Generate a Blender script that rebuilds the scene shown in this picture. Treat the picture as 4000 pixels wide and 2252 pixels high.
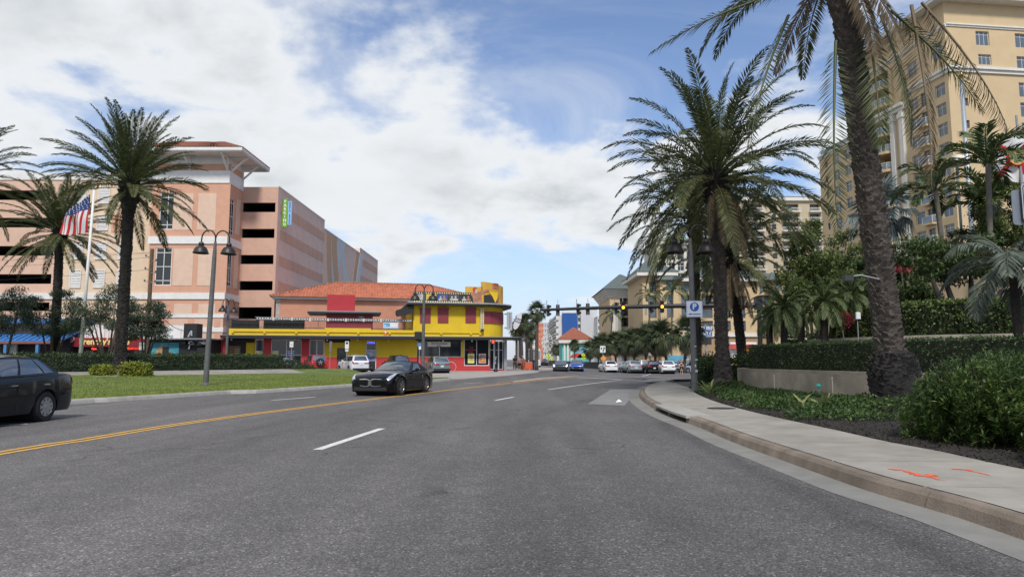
import bpy, math, random
import numpy as np
from mathutils import Vector, Matrix
R = math.radians
for o in list(bpy.data.objects): bpy.data.objects.remove(o)
SC = bpy.context.scene
COL = SC.collection
rnd = random.Random(7)
# ------------------------------------------------------------------ camera
F, CAMZ, HOR = 2660.0, 1.38, 1402.0          # focal length in photo pixels, eye height, horizon row
PITCH = math.atan((HOR-1126.0)/F)
cam = bpy.data.cameras.new('camera'); camo = bpy.data.objects.new('camera', cam); COL.objects.link(camo)
cam.sensor_width = 36; cam.lens = 36*F/4000; cam.clip_end = 6000; cam.clip_start = .05
camo.location = (0, 0, CAMZ); camo.rotation_euler = (R(90)+PITCH, 0, 0)
SC.camera = camo
# ------------------------------------------------------------------ light
SUN_EL, SUN_AZ = R(50), R(178)     # azimuth from +Y towards +X
SC.view_settings.view_transform = 'Standard'; SC.view_settings.look = 'None'
SC.view_settings.exposure = 0.5; SC.view_settings.gamma = 1.0
sl = bpy.data.lights.new('sun', 'SUN'); sl.energy = 2.4; sl.angle = R(9); sl.color = (1, .95, .88)
so = bpy.data.objects.new('sun', sl); COL.objects.link(so)
sdir = Vector((math.sin(SUN_AZ)*math.cos(SUN_EL), math.cos(SUN_AZ)*math.cos(SUN_EL), math.sin(SUN_EL)))
so.rotation_euler = sdir.to_track_quat('Z', 'Y').to_euler(); so.location = (0, 0, 60)
W = bpy.data.worlds.new('World'); SC.world = W; W.use_nodes = True
def build_world():
    nt = W.node_tree; nt.nodes.clear(); N = nt.nodes.new; L = nt.links.new
    def math_(op, a, b=None, c=None, clamp=False):
        n = N('ShaderNodeMath'); n.operation = op; n.use_clamp = clamp
        for i, v in enumerate((a, b, c)):
            if v is None: continue
            if isinstance(v, (int, float)): n.inputs[i].default_value = v
            else: L(v, n.inputs[i])
        return n.outputs[0]
    def ramp(v, lo, hi, a=0., b=1., smooth=True):
        n = N('ShaderNodeMapRange'); n.interpolation_type = 'SMOOTHSTEP' if smooth else 'LINEAR'
        n.inputs[1].default_value = lo; n.inputs[2].default_value = hi; n.inputs[3].default_value = a; n.inputs[4].default_value = b
        L(v, n.inputs[0]); return n.outputs[0]
    def noise(vec, scale, detail, rough, dist=0., off=(0, 0, 0)):
        m = N('ShaderNodeMapping'); m.inputs['Location'].default_value = off; L(vec, m.inputs['Vector'])
        n = N('ShaderNodeTexNoise'); n.inputs['Scale'].default_value = scale; n.inputs['Detail'].default_value = detail
        n.inputs['Roughness'].default_value = rough; n.inputs['Distortion'].default_value = dist
        L(m.outputs[0], n.inputs['Vector']); return n.outputs[0]
    sky = N('ShaderNodeTexSky'); sky.sky_type = 'NISHITA'; sky.sun_disc = False
    sky.sun_elevation = SUN_EL; sky.sun_rotation = SUN_AZ; sky.air_density = 1.1; sky.dust_density = .6; sky.ozone_density = 2.2
    tc = N('ShaderNodeTexCoord'); d = tc.outputs['Generated']
    sep = N('ShaderNodeSeparateXYZ'); L(d, sep.inputs[0]); x, y, z = sep.outputs
    zz = math_('MAXIMUM', z, 0.0)
    den = math_('ADD', zz, .27)
    px, py = math_('DIVIDE', x, den), math_('DIVIDE', y, den)
    cmb = N('ShaderNodeCombineXYZ'); L(px, cmb.inputs[0]); L(py, cmb.inputs[1]); pl = cmb.outputs[0]
    # cumulus decks: several octaves, heavier to the left of the road (where the big bank stands)
    n1 = noise(pl, 1.0, 2, .5, .0, CL1)
    n2 = noise(pl, 2.9, 12, .55, .15, CL2)
    bil = math_('SUBTRACT', 1., math_('ABSOLUTE', math_('MULTIPLY_ADD', noise(pl, 3.1, 5, .5, .0, CL3), 4., -2.)))     # billows
    bank = ramp(math_('SUBTRACT', math_('MULTIPLY', x, -1.), math_('MULTIPLY', y, CLS)), *CLR)
    hi = ramp(z, .02, .50)
    dens = math_('ADD', math_('ADD', math_('MULTIPLY', n1, .60), math_('MULTIPLY', n2, .46)), math_('MULTIPLY', bank, CLB))
    dens = math_('ADD', dens, math_('MULTIPLY', bil, .035))
    mask = ramp(dens, CLT, CLT+.085)
    thick = ramp(dens, CLT+.06, CLT+.24)
    # soft shading inside the clouds
    n3 = noise(pl, 1.1, 6, .5, .5, CL3)
    shade = math_('MULTIPLY', ramp(n3, .31, .53, .10, 1.), thick, clamp=True)
    mx = N('ShaderNodeMix'); mx.data_type = 'RGBA'; mx.inputs[6].default_value = CLW; mx.inputs[7].default_value = CLG; L(shade, mx.inputs[0])
    # haze veil near the horizon
    veil = ramp(z, .0, .22, .62, .0)
    m0 = N('ShaderNodeMix'); m0.data_type = 'RGBA'; L(sky.outputs[0], m0.inputs[6]); m0.inputs[7].default_value = (3.2, 3.9, 5.2, 1); L(veil, m0.inputs[0])
    sc = N('ShaderNodeMix'); sc.data_type = 'RGBA'; sc.blend_type = 'MULTIPLY'; sc.inputs[0].default_value = 1; L(m0.outputs[2], sc.inputs[6]); sc.inputs[7].default_value = SKYK
    wisp = math_('MULTIPLY', ramp(noise(pl, 1.2, 8, .6, 1.2, (3, 9, 1)), .42, .78), .62)
    m1 = N('ShaderNodeMix'); m1.data_type = 'RGBA'; L(wisp, m1.inputs[0]); L(sc.outputs[2], m1.inputs[6]); m1.inputs[7].default_value = CLW
    mm = N('ShaderNodeMix'); mm.data_type = 'RGBA'; L(math_('MULTIPLY', mask, ramp(z, .0, .10, .55, 1.)), mm.inputs[0]); L(m1.outputs[2], mm.inputs[6]); L(mx.outputs[2], mm.inputs[7])
    bg = N('ShaderNodeBackground'); bg.inputs[1].default_value = .10; L(mm.outputs[2], bg.inputs[0])
    out = N('ShaderNodeOutputWorld'); L(bg.outputs[0], out.inputs[0])
CL1, CL2, CL3 = (4.4, 3.7, 0), (4.4, 5.6, 0), (7.1, 8.8, 0)
CLS, CLR, CLB, CLT = .0, (-.38, .42), .09, .574
CLW, CLG = (6.1, 6.3, 6.5, 1), (2.75, 3.1, 3.25, 1)
SKYK = (1.06, 1.05, 1.14, 1)
build_world()
# ------------------------------------------------------------------ pixel -> place
def sstep(a, b, v):
    t = min(1., max(0., (v-a)/(b-a))); return t*t*(3-2*t)
def zg(X, Y):
    """height of the street surface: flat, falling gently to the gutter of the side street at the right"""
    return -.42*sstep(48, 84, Y)*sstep(3, 17, X)*(1-.0*Y)
CP, SP = math.cos(PITCH), math.sin(PITCH)
def ray(px, py):
    u, v = (px-2000)/F, (1126-py)/F
    return Vector((u, CP-v*SP, SP+v*CP))
def P(px, py, Y):
    d = ray(px, py); t = Y/d.y; return Vector((d.x*t, Y, CAMZ+d.z*t))
def Pz(px, py, z):
    d = ray(px, py); t = (z-CAMZ)/d.z; return Vector((d.x*t, d.y*t, z))
def G(px, py):
    z = 0.
    for _ in range(8):
        p = Pz(px, py, z); z = zg(p.x, p.y)
    return p
def GX(px, Y): return P(px, HOR, Y).x
# ------------------------------------------------------------------ materials
MATS = {}
def mat(name, col, rough=.8, var=.12, scale=4., bump=0., metal=0., spec=.5, dirt=0., coat=0., emit=0., trans=0., bscale=None, detail=5):
    if name in MATS: return MATS[name]
    m = bpy.data.materials.new(name); MATS[name] = m; m.use_nodes = True
    nt = m.node_tree; b = nt.nodes['Principled BSDF']; N = nt.nodes.new; L = nt.links.new
    b.inputs['Roughness'].default_value = rough; b.inputs['Metallic'].default_value = metal
    b.inputs['Specular IOR Level'].default_value = spec; b.inputs['Coat Weight'].default_value = coat
    b.inputs['Coat Roughness'].default_value = .03
    c = (*col, 1)
    if trans: b.inputs['Transmission Weight'].default_value = trans
    if emit:
        b.inputs['Emission Color'].default_value = c; b.inputs['Emission Strength'].default_value = emit
    b.inputs['Base Color'].default_value = c
    if var or bump:
        tc = N('ShaderNodeTexCoord')
        n = N('ShaderNodeTexNoise'); n.inputs['Scale'].default_value = scale; n.inputs['Detail'].default_value = detail; n.inputs['Roughness'].default_value = .6
        L(tc.outputs['Object'], n.inputs['Vector'])
        mr = N('ShaderNodeMapRange'); mr.inputs[1].default_value = .3; mr.inputs[2].default_value = .7
        mr.inputs[3].default_value = 1-var; mr.inputs[4].default_value = 1+var; L(n.outputs[0], mr.inputs[0])
        mx = N('ShaderNodeMix'); mx.data_type = 'RGBA'; mx.blend_type = 'MULTIPLY'; mx.inputs[0].default_value = 1
        mx.inputs[6].default_value = c; L(mr.outputs[0], mx.inputs[7])
        outc = mx.outputs[2]
        if dirt:
            n2 = N('ShaderNodeTexNoise'); n2.inputs['Scale'].default_value = scale*.23; n2.inputs['Detail'].default_value = 6
            mp = N('ShaderNodeMapping'); mp.inputs['Scale'].default_value = (1, 1, .25); L(tc.outputs['Object'], mp.inputs[0]); L(mp.outputs[0], n2.inputs['Vector'])
            r2 = N('ShaderNodeMapRange'); r2.inputs[1].default_value = .48; r2.inputs[2].default_value = .72; r2.inputs[4].default_value = dirt; L(n2.outputs[0], r2.inputs[0])
            m2 = N('ShaderNodeMix'); m2.data_type = 'RGBA'; L(r2.outputs[0], m2.inputs[0]); L(outc, m2.inputs[6]); m2.inputs[7].default_value = (col[0]*.45, col[1]*.42, col[2]*.38, 1)
            outc = m2.outputs[2]
        L(outc, b.inputs['Base Color'])
        if bump:
            n3 = n
            if bscale:
                n3 = N('ShaderNodeTexNoise'); n3.inputs['Scale'].default_value = bscale; n3.inputs['Detail'].default_value = 4; L(tc.outputs['Object'], n3.inputs['Vector'])
            bp = N('ShaderNodeBump'); bp.inputs['Strength'].default_value = bump; bp.inputs['Distance'].default_value = .02
            L(n3.outputs[0], bp.inputs['Height']); L(bp.outputs[0], b.inputs['Normal'])
    return m
def leafmat(name, c1, c2, c3=None, rough=.5, scale=1.5, trl=.25):
    """foliage: colour wanders over the plant and from leaf to leaf, a little light passes through"""
    if name in MATS: return MATS[name]
    m = bpy.data.materials.new(name); MATS[name] = m; m.use_nodes = True
    nt = m.node_tree; b = nt.nodes['Principled BSDF']; N = nt.nodes.new; L = nt.links.new
    tc = N('ShaderNodeTexCoord'); n = N('ShaderNodeTexNoise'); n.inputs['Scale'].default_value = scale; n.inputs['Detail'].default_value = 3
    L(tc.outputs['Object'], n.inputs['Vector'])
    g = N('ShaderNodeNewGeometry'); ad = N('ShaderNodeMath'); ad.operation = 'MULTIPLY_ADD'; ad.inputs[1].default_value = .5; L(g.outputs['Random Per Island'], ad.inputs[0]); L(n.outputs[0], ad.inputs[2])
    cr = N('ShaderNodeValToRGB'); e = cr.color_ramp.elements
    e[0].position = .42; e[0].color = (*c1, 1); e[1].position = .98; e[1].color = (*c2, 1)
    if c3: k = e.new(1.08 if False else .995); k.color = (*c3, 1)
    L(ad.outputs[0], cr.inputs[0]); L(cr.outputs[0], b.inputs['Base Color'])
    b.inputs['Roughness'].default_value = rough; b.inputs['Specular IOR Level'].default_value = .35
    tr = N('ShaderNodeBsdfTranslucent'); L(cr.outputs[0], tr.inputs[0])
    ms = N('ShaderNodeMixShader'); ms.inputs[0].default_value = trl; L(b.outputs[0], ms.inputs[1]); L(tr.outputs[0], ms.inputs[2])
    L(ms.outputs[0], nt.nodes['Material Output'].inputs[0])
    return m
# ------------------------------------------------------------------ mesh helpers
class MB:
    def __init__(s): s.v = []; s.f = []; s.m = []; s.mi = 0
    def add(s, vs, fs):
        o = len(s.v); s.v += [tuple(v) for v in vs]; s.f += [tuple(i+o for i in f) for f in fs]; s.m += [s.mi]*len(fs); return s
    def box(s, x0, x1, y0, y1, z0, z1):
        return s.add([(x, y, z) for z in (z0, z1) for y in (y0, y1) for x in (x0, x1)],
                     [(0, 2, 3, 1), (4, 5, 7, 6), (0, 1, 5, 4), (2, 6, 7, 3), (0, 4, 6, 2), (1, 3, 7, 5)])
    def bbox(s, x0, x1, y0, y1, z0, z1, b=.02):
        """box with chamfered vertical edges and top"""
        def ring(z, k): return [(x0+k+b, y0+k, z), (x1-k-b, y0+k, z), (x1-k, y0+k+b, z), (x1-k, y1-k-b, z), (x1-k-b, y1-k, z), (x0+k+b, y1-k, z), (x0+k, y1-k-b, z), (x0+k, y0+k+b, z)]
        vs = ring(z0, 0)+ring(z1-b, 0)+ring(z1, b); n = 8
        fs = [tuple(range(n-1, -1, -1)), tuple(range(2*n, 3*n))]
        for r in (0, n):
            fs += [(r+i, r+(i+1) % n, r+n+(i+1) % n, r+n+i) for i in range(n)]
        return s.add(vs, fs)
    def obox(s, c, ax, ay, az):
        c, ax, ay, az = map(Vector, (c, ax, ay, az))
        return s.add([c+i*ax+j*ay+k*az for k in (-1, 1) for j in (-1, 1) for i in (-1, 1)],
                     [(0, 2, 3, 1), (4, 5, 7, 6), (0, 1, 5, 4), (2, 6, 7, 3), (0, 4, 6, 2), (1, 3, 7, 5)])
    def beam(s, a, b, w, h=None, up=(0, 0, 1)):
        a, b = Vector(a), Vector(b); h = h or w; d = (b-a); l = d.length; d.normalize()
        u = Vector(up); sd = d.cross(u)
        if sd.length < 1e-4: sd = d.cross(Vector((1, 0, 0)))
        sd.normalize(); u = sd.cross(d)
        return s.obox((a+b)/2, d*l/2, sd*w/2, u*h/2)
    def quad(s, a, b, c, d): return s.add([a, b, c, d], [(0, 1, 2, 3)])
    def prism(s, poly, z0, z1):
        n = len(poly)
        if sum(poly[i][0]*poly[(i+1) % n][1]-poly[(i+1) % n][0]*poly[i][1] for i in range(n)) < 0: poly = poly[::-1]
        return s.add([(p[0], p[1], z0) for p in poly]+[(p[0], p[1], z1) for p in poly],
                     [tuple(range(n-1, -1, -1)), tuple(range(n, 2*n))]+[(i, (i+1) % n, n+(i+1) % n, n+i) for i in range(n)])
    def plate(s, poly, y0, y1):
        """polygon in the x,z plane, thickness along y (y0 is the front, smaller y)"""
        n = len(poly)
        if sum(poly[i][0]*poly[(i+1) % n][1]-poly[(i+1) % n][0]*poly[i][1] for i in range(n)) < 0: poly = poly[::-1]
        return s.add([(p[0], y0, p[1]) for p in poly]+[(p[0], y1, p[1]) for p in poly],
                     [tuple(range(n)), tuple(range(2*n-1, n-1, -1))]+[(i, n+i, n+(i+1) % n, (i+1) % n) for i in range(n)])
    def tube(s, path, rad, n=8, caps=True):
        path = [Vector(p) for p in path]; k = len(path)
        if isinstance(rad, (int, float)): rad = [rad]*k
        vs = []; fs = []; pu = None
        for i, p in enumerate(path):
            d = (path[min(i+1, k-1)]-path[max(i-1, 0)]).normalized()
            if pu is None:
                pu = Vector((0, 0, 1)) if abs(d.z) < .9 else Vector((1, 0, 0))
            a = d.cross(pu).normalized(); pu = a.cross(d).normalized()
            for j in range(n):
                t = 2*math.pi*j/n; vs.append(p+(a*math.cos(t)+pu*math.sin(t))*rad[i])
        for i in range(k-1):
            for j in range(n):
                fs.append((i*n+j, i*n+(j+1) % n, (i+1)*n+(j+1) % n, (i+1)*n+j))
        if caps: fs += [tuple(range(n-1, -1, -1)), tuple(range((k-1)*n, k*n))]
        return s.add(vs, fs)
    def lathe(s, prof, n=16, c=(0, 0, 0), axis='z'):
        vs = []; fs = []; k = len(prof)
        for r, z in prof:
            for j in range(n):
                t = 2*math.pi*j/n; a, b = r*math.cos(t), r*math.sin(t)
                vs.append({'z': (c[0]+a, c[1]+b, c[2]+z), 'y': (c[0]+a, c[1]+z, c[2]+b), 'x': (c[0]+z, c[1]+a, c[2]+b)}[axis])
        for i in range(k-1):
            for j in range(n): fs.append((i*n+j, i*n+(j+1) % n, (i+1)*n+(j+1) % n, (i+1)*n+j))
        fs += [tuple(range(n-1, -1, -1)), tuple(range((k-1)*n, k*n))]
        if axis == 'y': fs = [f[::-1] for f in fs]
        return s.add(vs, fs)
    def grid(s, rows):
        """rows: list of equally long point lists"""
        n = len(rows[0]); vs = [p for r in rows for p in r]
        return s.add(vs, [(i*n+j, i*n+j+1, (i+1)*n+j+1, (i+1)*n+j) for i in range(len(rows)-1) for j in range(n-1)])
    def np_add(s, V, Fc):
        return s.add(V.tolist(), Fc.tolist())
def tag(o, label=None, cat=None, group=None, kind=None):
    if label: o['label'] = label
    if cat: o['category'] = cat
    if group: o['group'] = group
    if kind: o['kind'] = kind
    return o
def mesh(name, mb, m, smooth=False):
    me = bpy.data.meshes.new(name); me.from_pydata(mb.v, [], mb.f)
    ms = m if isinstance(m, (list, tuple)) else [m]
    for k in ms: me.materials.append(k)
    if len(ms) > 1: me.polygons.foreach_set('material_index', mb.m)
    if smooth: me.polygons.foreach_set('use_smooth', [True]*len(me.polygons))
    if smooth and smooth is not True: me.set_sharp_from_angle(angle=R(smooth))
    me.update(); return me
def ob(name, mb, m, parent=None, loc=(0, 0, 0), rot=(0, 0, 0), smooth=False, **kw):
    me = mb if isinstance(mb, bpy.types.Mesh) else mesh(name, mb, m, smooth)
    o = bpy.data.objects.new(name, me); COL.objects.link(o)
    o.location = loc; o.rotation_euler = rot if not isinstance(rot, (int, float)) else (0, 0, rot)
    if parent: o.parent = parent
    tag(o, **kw); return o
def thing(name, label, cat, loc=(0, 0, 0), rz=0., group=None, kind=None):
    o = bpy.data.objects.new(name, None); COL.objects.link(o); o.empty_display_size = .3
    o.location = loc; o.rotation_euler = (0, 0, rz); return tag(o, label, cat, group, kind)
def copy_tree(o, parent=None):
    c = o.copy(); COL.objects.link(c); c.parent = parent
    for ch in [k for k in bpy.data.objects if k.parent == o]: copy_tree(ch, c)
    return c
def text_mesh(name, body, size, m, extrude=.01, align='CENTER', italic=0., bold=0., space=1.):
    cu = bpy.data.curves.new(name, 'FONT'); cu.body = body; cu.size = size; cu.extrude = extrude; cu.align_x = align; cu.align_y = 'CENTER'
    cu.shear = italic; cu.offset = bold; cu.space_line = space; cu.resolution_u = 2
    o = bpy.data.objects.new(name, cu); COL.objects.link(o)
    dg = bpy.context.evaluated_depsgraph_get(); me = bpy.data.meshes.new_from_object(o.evaluated_get(dg)); bpy.data.objects.remove(o)
    me.materials.clear(); me.materials.append(m); me.name = name; return me
def smooth_path(pts, step=.6):
    """Catmull-Rom through 2D points, resampled"""
    p = [Vector((a[0], a[1], 0)) for a in pts]; p = [2*p[0]-p[1]]+p+[2*p[-1]-p[-2]]; out = []
    for i in range(1, len(p)-2):
        n = max(2, int((p[i+1]-p[i]).length/step))
        for k in range(n):
            t = k/n; a, b, c, d = p[i-1:i+3]
            out.append(.5*((2*b)+(c-a)*t+(2*a-5*b+4*c-d)*t*t+(3*b-a-3*c+d)*t**3))
    out.append(p[-2]); return [(q.x, q.y) for q in out]
def offset(path, d):
    """shift a 2D path to its right by d"""
    o = []
    for i, p in enumerate(path):
        a, b = path[max(i-1, 0)], path[min(i+1, len(path)-1)]; tx, ty = b[0]-a[0], b[1]-a[1]; l = math.hypot(tx, ty) or 1
        o.append((p[0]+ty/l*d, p[1]-tx/l*d))
    return o
def cut(path, s0, s1):
    """piece of a path between two arc lengths"""
    out = []; s = 0
    def lerp(a, b, t): return (a[0]+(b[0]-a[0])*t, a[1]+(b[1]-a[1])*t)
    for a, b in zip(path, path[1:]):
        l = math.hypot(b[0]-a[0], b[1]-a[1])
        if s+l > s0 and s < s1:
            if not out: out.append(lerp(a, b, max(0, (s0-s)/l)))
            out.append(lerp(a, b, min(1, (s1-s)/l)))
        s += l
    return out
def plen(path): return sum(math.hypot(b[0]-a[0], b[1]-a[1]) for a, b in zip(path, path[1:]))
def ribbon(path, w, dz, mb=None, zf=zg):
    mb = mb or MB(); l, r = offset(path, -w/2), offset(path, w/2)
    mb.grid([[(a[0], a[1], zf(*a)+dz), (b[0], b[1], zf(*b)+dz)] for a, b in zip(l, r)][::-1]); return mb
def profile_sweep(path, prof, mb=None, zf=zg, closed=False):
    """sweep (offset, height) profile along a 2D path; profile runs left to right"""
    mb = mb or MB(); offs = [offset(path, d) for d, _ in prof]
    rows = [[(offs[k][i][0], offs[k][i][1], zf(*offs[k][i])+prof[k][1]) for k in range(len(prof))] for i in range(len(path))]
    mb.grid(rows[::-1])
    if closed:
        n = len(prof); mb.add(rows[0], [tuple(range(n))]); mb.add(rows[-1], [tuple(range(n-1, -1, -1))])
    return mb
# ================================================================== ground, road, kerbs
def asphalt_mat():
    m = bpy.data.materials.new('asphalt'); m.use_nodes = True; MATS['asphalt'] = m
    nt = m.node_tree; b = nt.nodes['Principled BSDF']; N = nt.nodes.new; L = nt.links.new
    tc = N('ShaderNodeTexCoord'); O = tc.outputs['Object']
    def noise(s, d=4, r=.6, sc=(1, 1, 1), dist=0):
        mp = N('ShaderNodeMapping'); mp.inputs['Scale'].default_value = sc; L(O, mp.inputs[0])
        n = N('ShaderNodeTexNoise'); n.inputs['Scale'].default_value = s; n.inputs['Detail'].default_value = d; n.inputs['Roughness'].default_value = r; n.inputs['Distortion'].default_value = dist
        L(mp.outputs[0], n.inputs['Vector']); return n.outputs[0]
    def rng(v, a, b_, c, d):
        n = N('ShaderNodeMapRange'); n.inputs[1].default_value = a; n.inputs[2].default_value = b_; n.inputs[3].default_value = c; n.inputs[4].default_value = d; L(v, n.inputs[0]); return n.outputs[0]
    def mul(a, b_):
        n = N('ShaderNodeMath'); n.operation = 'MULTIPLY'; L(a, n.inputs[0]); L(b_, n.inputs[1]); return n.outputs[0]
    big = rng(noise(.16, 6, .62, (1, .35, 1), .6), .3, .7, .70, 1.24)
    lane = rng(noise(.75, 3, .55, (1, .04, 1)), .3, .7, .82, 1.14)
    patch = rng(noise(2.5, 6, .65), .3, .7, .88, 1.12)
    v = N('ShaderNodeTexVoronoi'); v.inputs['Scale'].default_value = 95; L(O, v.inputs['Vector'])
    sep = N('ShaderNodeSeparateColor'); L(v.outputs['Color'], sep.inputs[0])
    ag = rng(sep.outputs[0], .0, 1., .42, 1.42)
    v2 = N('ShaderNodeTexVoronoi'); v2.inputs['Scale'].default_value = 62; L(O, v2.inputs['Vector'])
    sp2 = N('ShaderNodeSeparateColor'); L(v2.outputs['Color'], sp2.inputs[0])
    st = rng(sp2.outputs[1], .90, .93, 1., 1.95)
    k = mul(mul(mul(big, lane), patch), mul(ag, st))
    # fine cracks
    vc = N('ShaderNodeTexVoronoi'); vc.feature = 'DISTANCE_TO_EDGE'; vc.inputs['Scale'].default_value = .33
    mp = N('ShaderNodeMapping'); L(O, mp.inputs[0])
    nn = N('ShaderNodeTexNoise'); nn.inputs['Scale'].default_value = 1.4; nn.inputs['Detail'].default_value = 6; L(O, nn.inputs['Vector'])
    va = N('ShaderNodeVectorMath'); va.operation = 'MULTIPLY_ADD'; va.inputs[1].default_value = (1.3, 1.3, 0); L(nn.outputs['Color'], va.inputs[0]); L(O, va.inputs[2]); L(va.outputs[0], vc.inputs['Vector'])
    crk = rng(vc.outputs['Distance'], .0, .012, 0., 1.); where = rng(noise(.25, 3), .53, .58, 1., 0.)
    cm = N('ShaderNodeMath'); cm.operation = 'MAXIMUM'; L(crk, cm.inputs[0]); L(where, cm.inputs[1])
    k = mul(k, rng(cm.outputs[0], 0, 1, .45, 1.))
    # oil-drip strips and worn tyre tracks that follow the bend of the lanes
    def m_(op, a, b_):
        n = N('ShaderNodeMath'); n.operation = op
        for i_, q_ in enumerate((a, b_)):
            if isinstance(q_, (int, float)): n.inputs[i_].default_value = q_
            else: L(q_, n.inputs[i_])
        return n.outputs[0]
    sx = N('ShaderNodeSeparateXYZ'); L(O, sx.inputs[0]); d_ = m_('MAXIMUM', m_('SUBTRACT', sx.outputs[1], 12.), 0.)
    bent = m_('SUBTRACT', sx.outputs[0], m_('MULTIPLY', m_('MULTIPLY', d_, d_), .0186)); bent = m_('ADD', bent, m_('MULTIPLY', m_('SUBTRACT', noise(.5, 3), .5), .5))
    fade = rng(sx.outputs[1], 24, 34, 1., 0.); rag = rng(noise(1.1, 5, .65, (1, .25, 1)), .32, .62, .15, 1.)
    for c_, w_, a_ in ((-5.2, .55, .24), (.25, .6, .26), (-6.15, .32, .12), (-4.3, .32, .12), (-.75, .34, .13), (1.2, .34, .13), (-10.6, .6, .18), (3.05, .30, .30)):
        t_ = rng(m_('ABSOLUTE', m_('SUBTRACT', bent, c_), 0.), 0., w_, 1., 0.); k = mul(k, m_('SUBTRACT', 1., m_('MULTIPLY', m_('MULTIPLY', m_('MULTIPLY', t_, fade), rag), a_)))
    mx = N('ShaderNodeMix'); mx.data_type = 'RGBA'; mx.blend_type = 'MULTIPLY'; mx.inputs[0].default_value = 1
    mx.inputs[6].default_value = (.124, .117, .112, 1); L(k, mx.inputs[7]); L(mx.outputs[2], b.inputs['Base Color'])
    b.inputs['Roughness'].default_value = .82; b.inputs['Specular IOR Level'].default_value = .35
    bp = N('ShaderNodeBump'); bp.inputs['Strength'].default_value = .5; bp.inputs['Distance'].default_value = .006; L(sep.outputs[0], bp.inputs['Height']); L(bp.outputs[0], b.inputs['Normal'])
    return m
ASPH = asphalt_mat()
CONC = mat('concrete', (.34, .325, .29), .85, .16, 3.0, .35, dirt=.35, bscale=60)
WALKM = mat('walk_concrete', (.30, .28, .24), .88, .16, 2.2, .3, dirt=.42, bscale=80)
KERBM = mat('kerb_concrete', (.20, .162, .125), .88, .36, 2.2, .4, dirt=.7, bscale=50)
GUTM = mat('gutter_concrete', (.205, .20, .18), .85, .14, 2.5, .25, dirt=.35, bscale=60)
PAINTW = mat('road_paint_white', (.62, .61, .57), .75, .22, 9, dirt=.4)
PAINTY = mat('road_paint_yellow', (.62, .34, .055), .75, .16, 9, dirt=.25)
MULCH = mat('mulch', (.022, .018, .015), .95, .55, 30, 1.0)
SOIL = mat('soil', (.10, .085, .06), .95, .35, 3, .5)
def axis_pts(lo, hi, near, step):
    out = [lo*1.0]; 
    a = np.concatenate([np.geomspace(abs(lo), near, 14)*-1, np.arange(-near+step, near, step), np.geomspace(near, hi, 14)]) if lo < 0 else None
    return a
def ground_sheet(name, xs, ys, dz, m):
    mb = MB(); mb.grid([[(x, y, zg(x, y)+dz) for x in xs] for y in ys]); return ob(name, mb, m, kind='structure')
ground_sheet('ground', np.concatenate([[-3000, -1200, -500], np.arange(-200, 201, 20.), [500, 1200, 3000]]),
             np.concatenate([[-200, -40], np.arange(0, 121, 6.), [160, 240, 400, 800, 3000]]), -.45, mat('ground_soil', (.17, .155, .12), .95, .25, .6))
ground_sheet('road', np.concatenate([np.arange(-90, -30, 10.), np.arange(-30, 31, 2.), np.arange(40, 130, 10.)]),
             np.concatenate([np.arange(-16, 46, 6.), np.arange(48, 92, 2.), np.arange(96, 300, 20.), [340, 420, 560]]), 0., ASPH)
# --- right-hand kerb traced from the photograph onto the ground
kerb_px = [(4000, 2114), (3675, 2005), (3381, 1917), (3087, 1811), (2864, 1729), (2735, 1672), (2617, 1628), (2545, 1592), (2500, 1556), (2503, 1528), (2545, 1507), (2614, 1494), (2700, 1489)]
kp = [G(*p) for p in kerb_px]; kp = [(p.x, p.y) for p in kp]
KR = smooth_path([(kp[0][0]+.12, -6), (kp[0][0]+.05, 0)]+kp+[(kp[-1][0]+14, kp[-1][1]+1.0), (kp[-1][0]+40, kp[-1][1]+3)], .35)
SKR = plen(KR)
GUT_W = .40
INL0, INL1 = None, None
def s_at_y(path, y):
    s = 0
    for a, b in zip(path, path[1:]):
        if b[1] >= y: return s
        s += math.hypot(b[0]-a[0], b[1]-a[1])
    return s
INL0, INL1 = s_at_y(KR, G(2640, 1640).y)-.5, s_at_y(KR, G(2560, 1603).y)+.3
gut = ob('gutter', profile_sweep(KR, [(-GUT_W, .004), (-GUT_W*.5, .006), (0, .012)]), GUTM, kind='structure')
kerb = tag(bpy.data.objects.new('kerb', None), kind='structure'); COL.objects.link(kerb)
KPROF = [(0, -.05), (.0, .012), (.035, .115), (.07, .15), (.19, .155), (.20, -.05)]
s = .3; i = 0
while s < SKR-2:
    e = min(SKR, s+3.05)
    if s < INL0 < e: e = INL0
    if abs(s-INL0) < .01: e = INL1
    if abs(s-INL0) < .01:          # storm drain inlet: lintel on two stub walls over a dark throat
        c = cut(KR, s+.01, e-.01)
        inlet = thing('storm_drain_inlet', 'low concrete storm drain inlet set into the corner kerb', 'storm drain', (0, 0, 0))
        ob('lintel', profile_sweep(c, [(-.03, .115), (-.03, .165), (.55, .17), (.55, .115)], closed=True), CONC, inlet)
        ob('throat', profile_sweep(c, [(.32, -.05), (.33, .12)]), mat('inlet_dark', (.012, .011, .01), .95, 0), inlet)
        for k in (0.02, .5, .96):
            q = cut(c, plen(c)*k, plen(c)*k+.14); ob('support', profile_sweep(q, [(.03, -.02), (.03, .118), (.3, .118), (.3, -.02)], closed=True), KERBM, inlet)
    else:
        ob('kerb_stone', profile_sweep(cut(KR, s+.006, e-.006), KPROF, closed=True), KERBM, kerb)
    s = e
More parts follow.
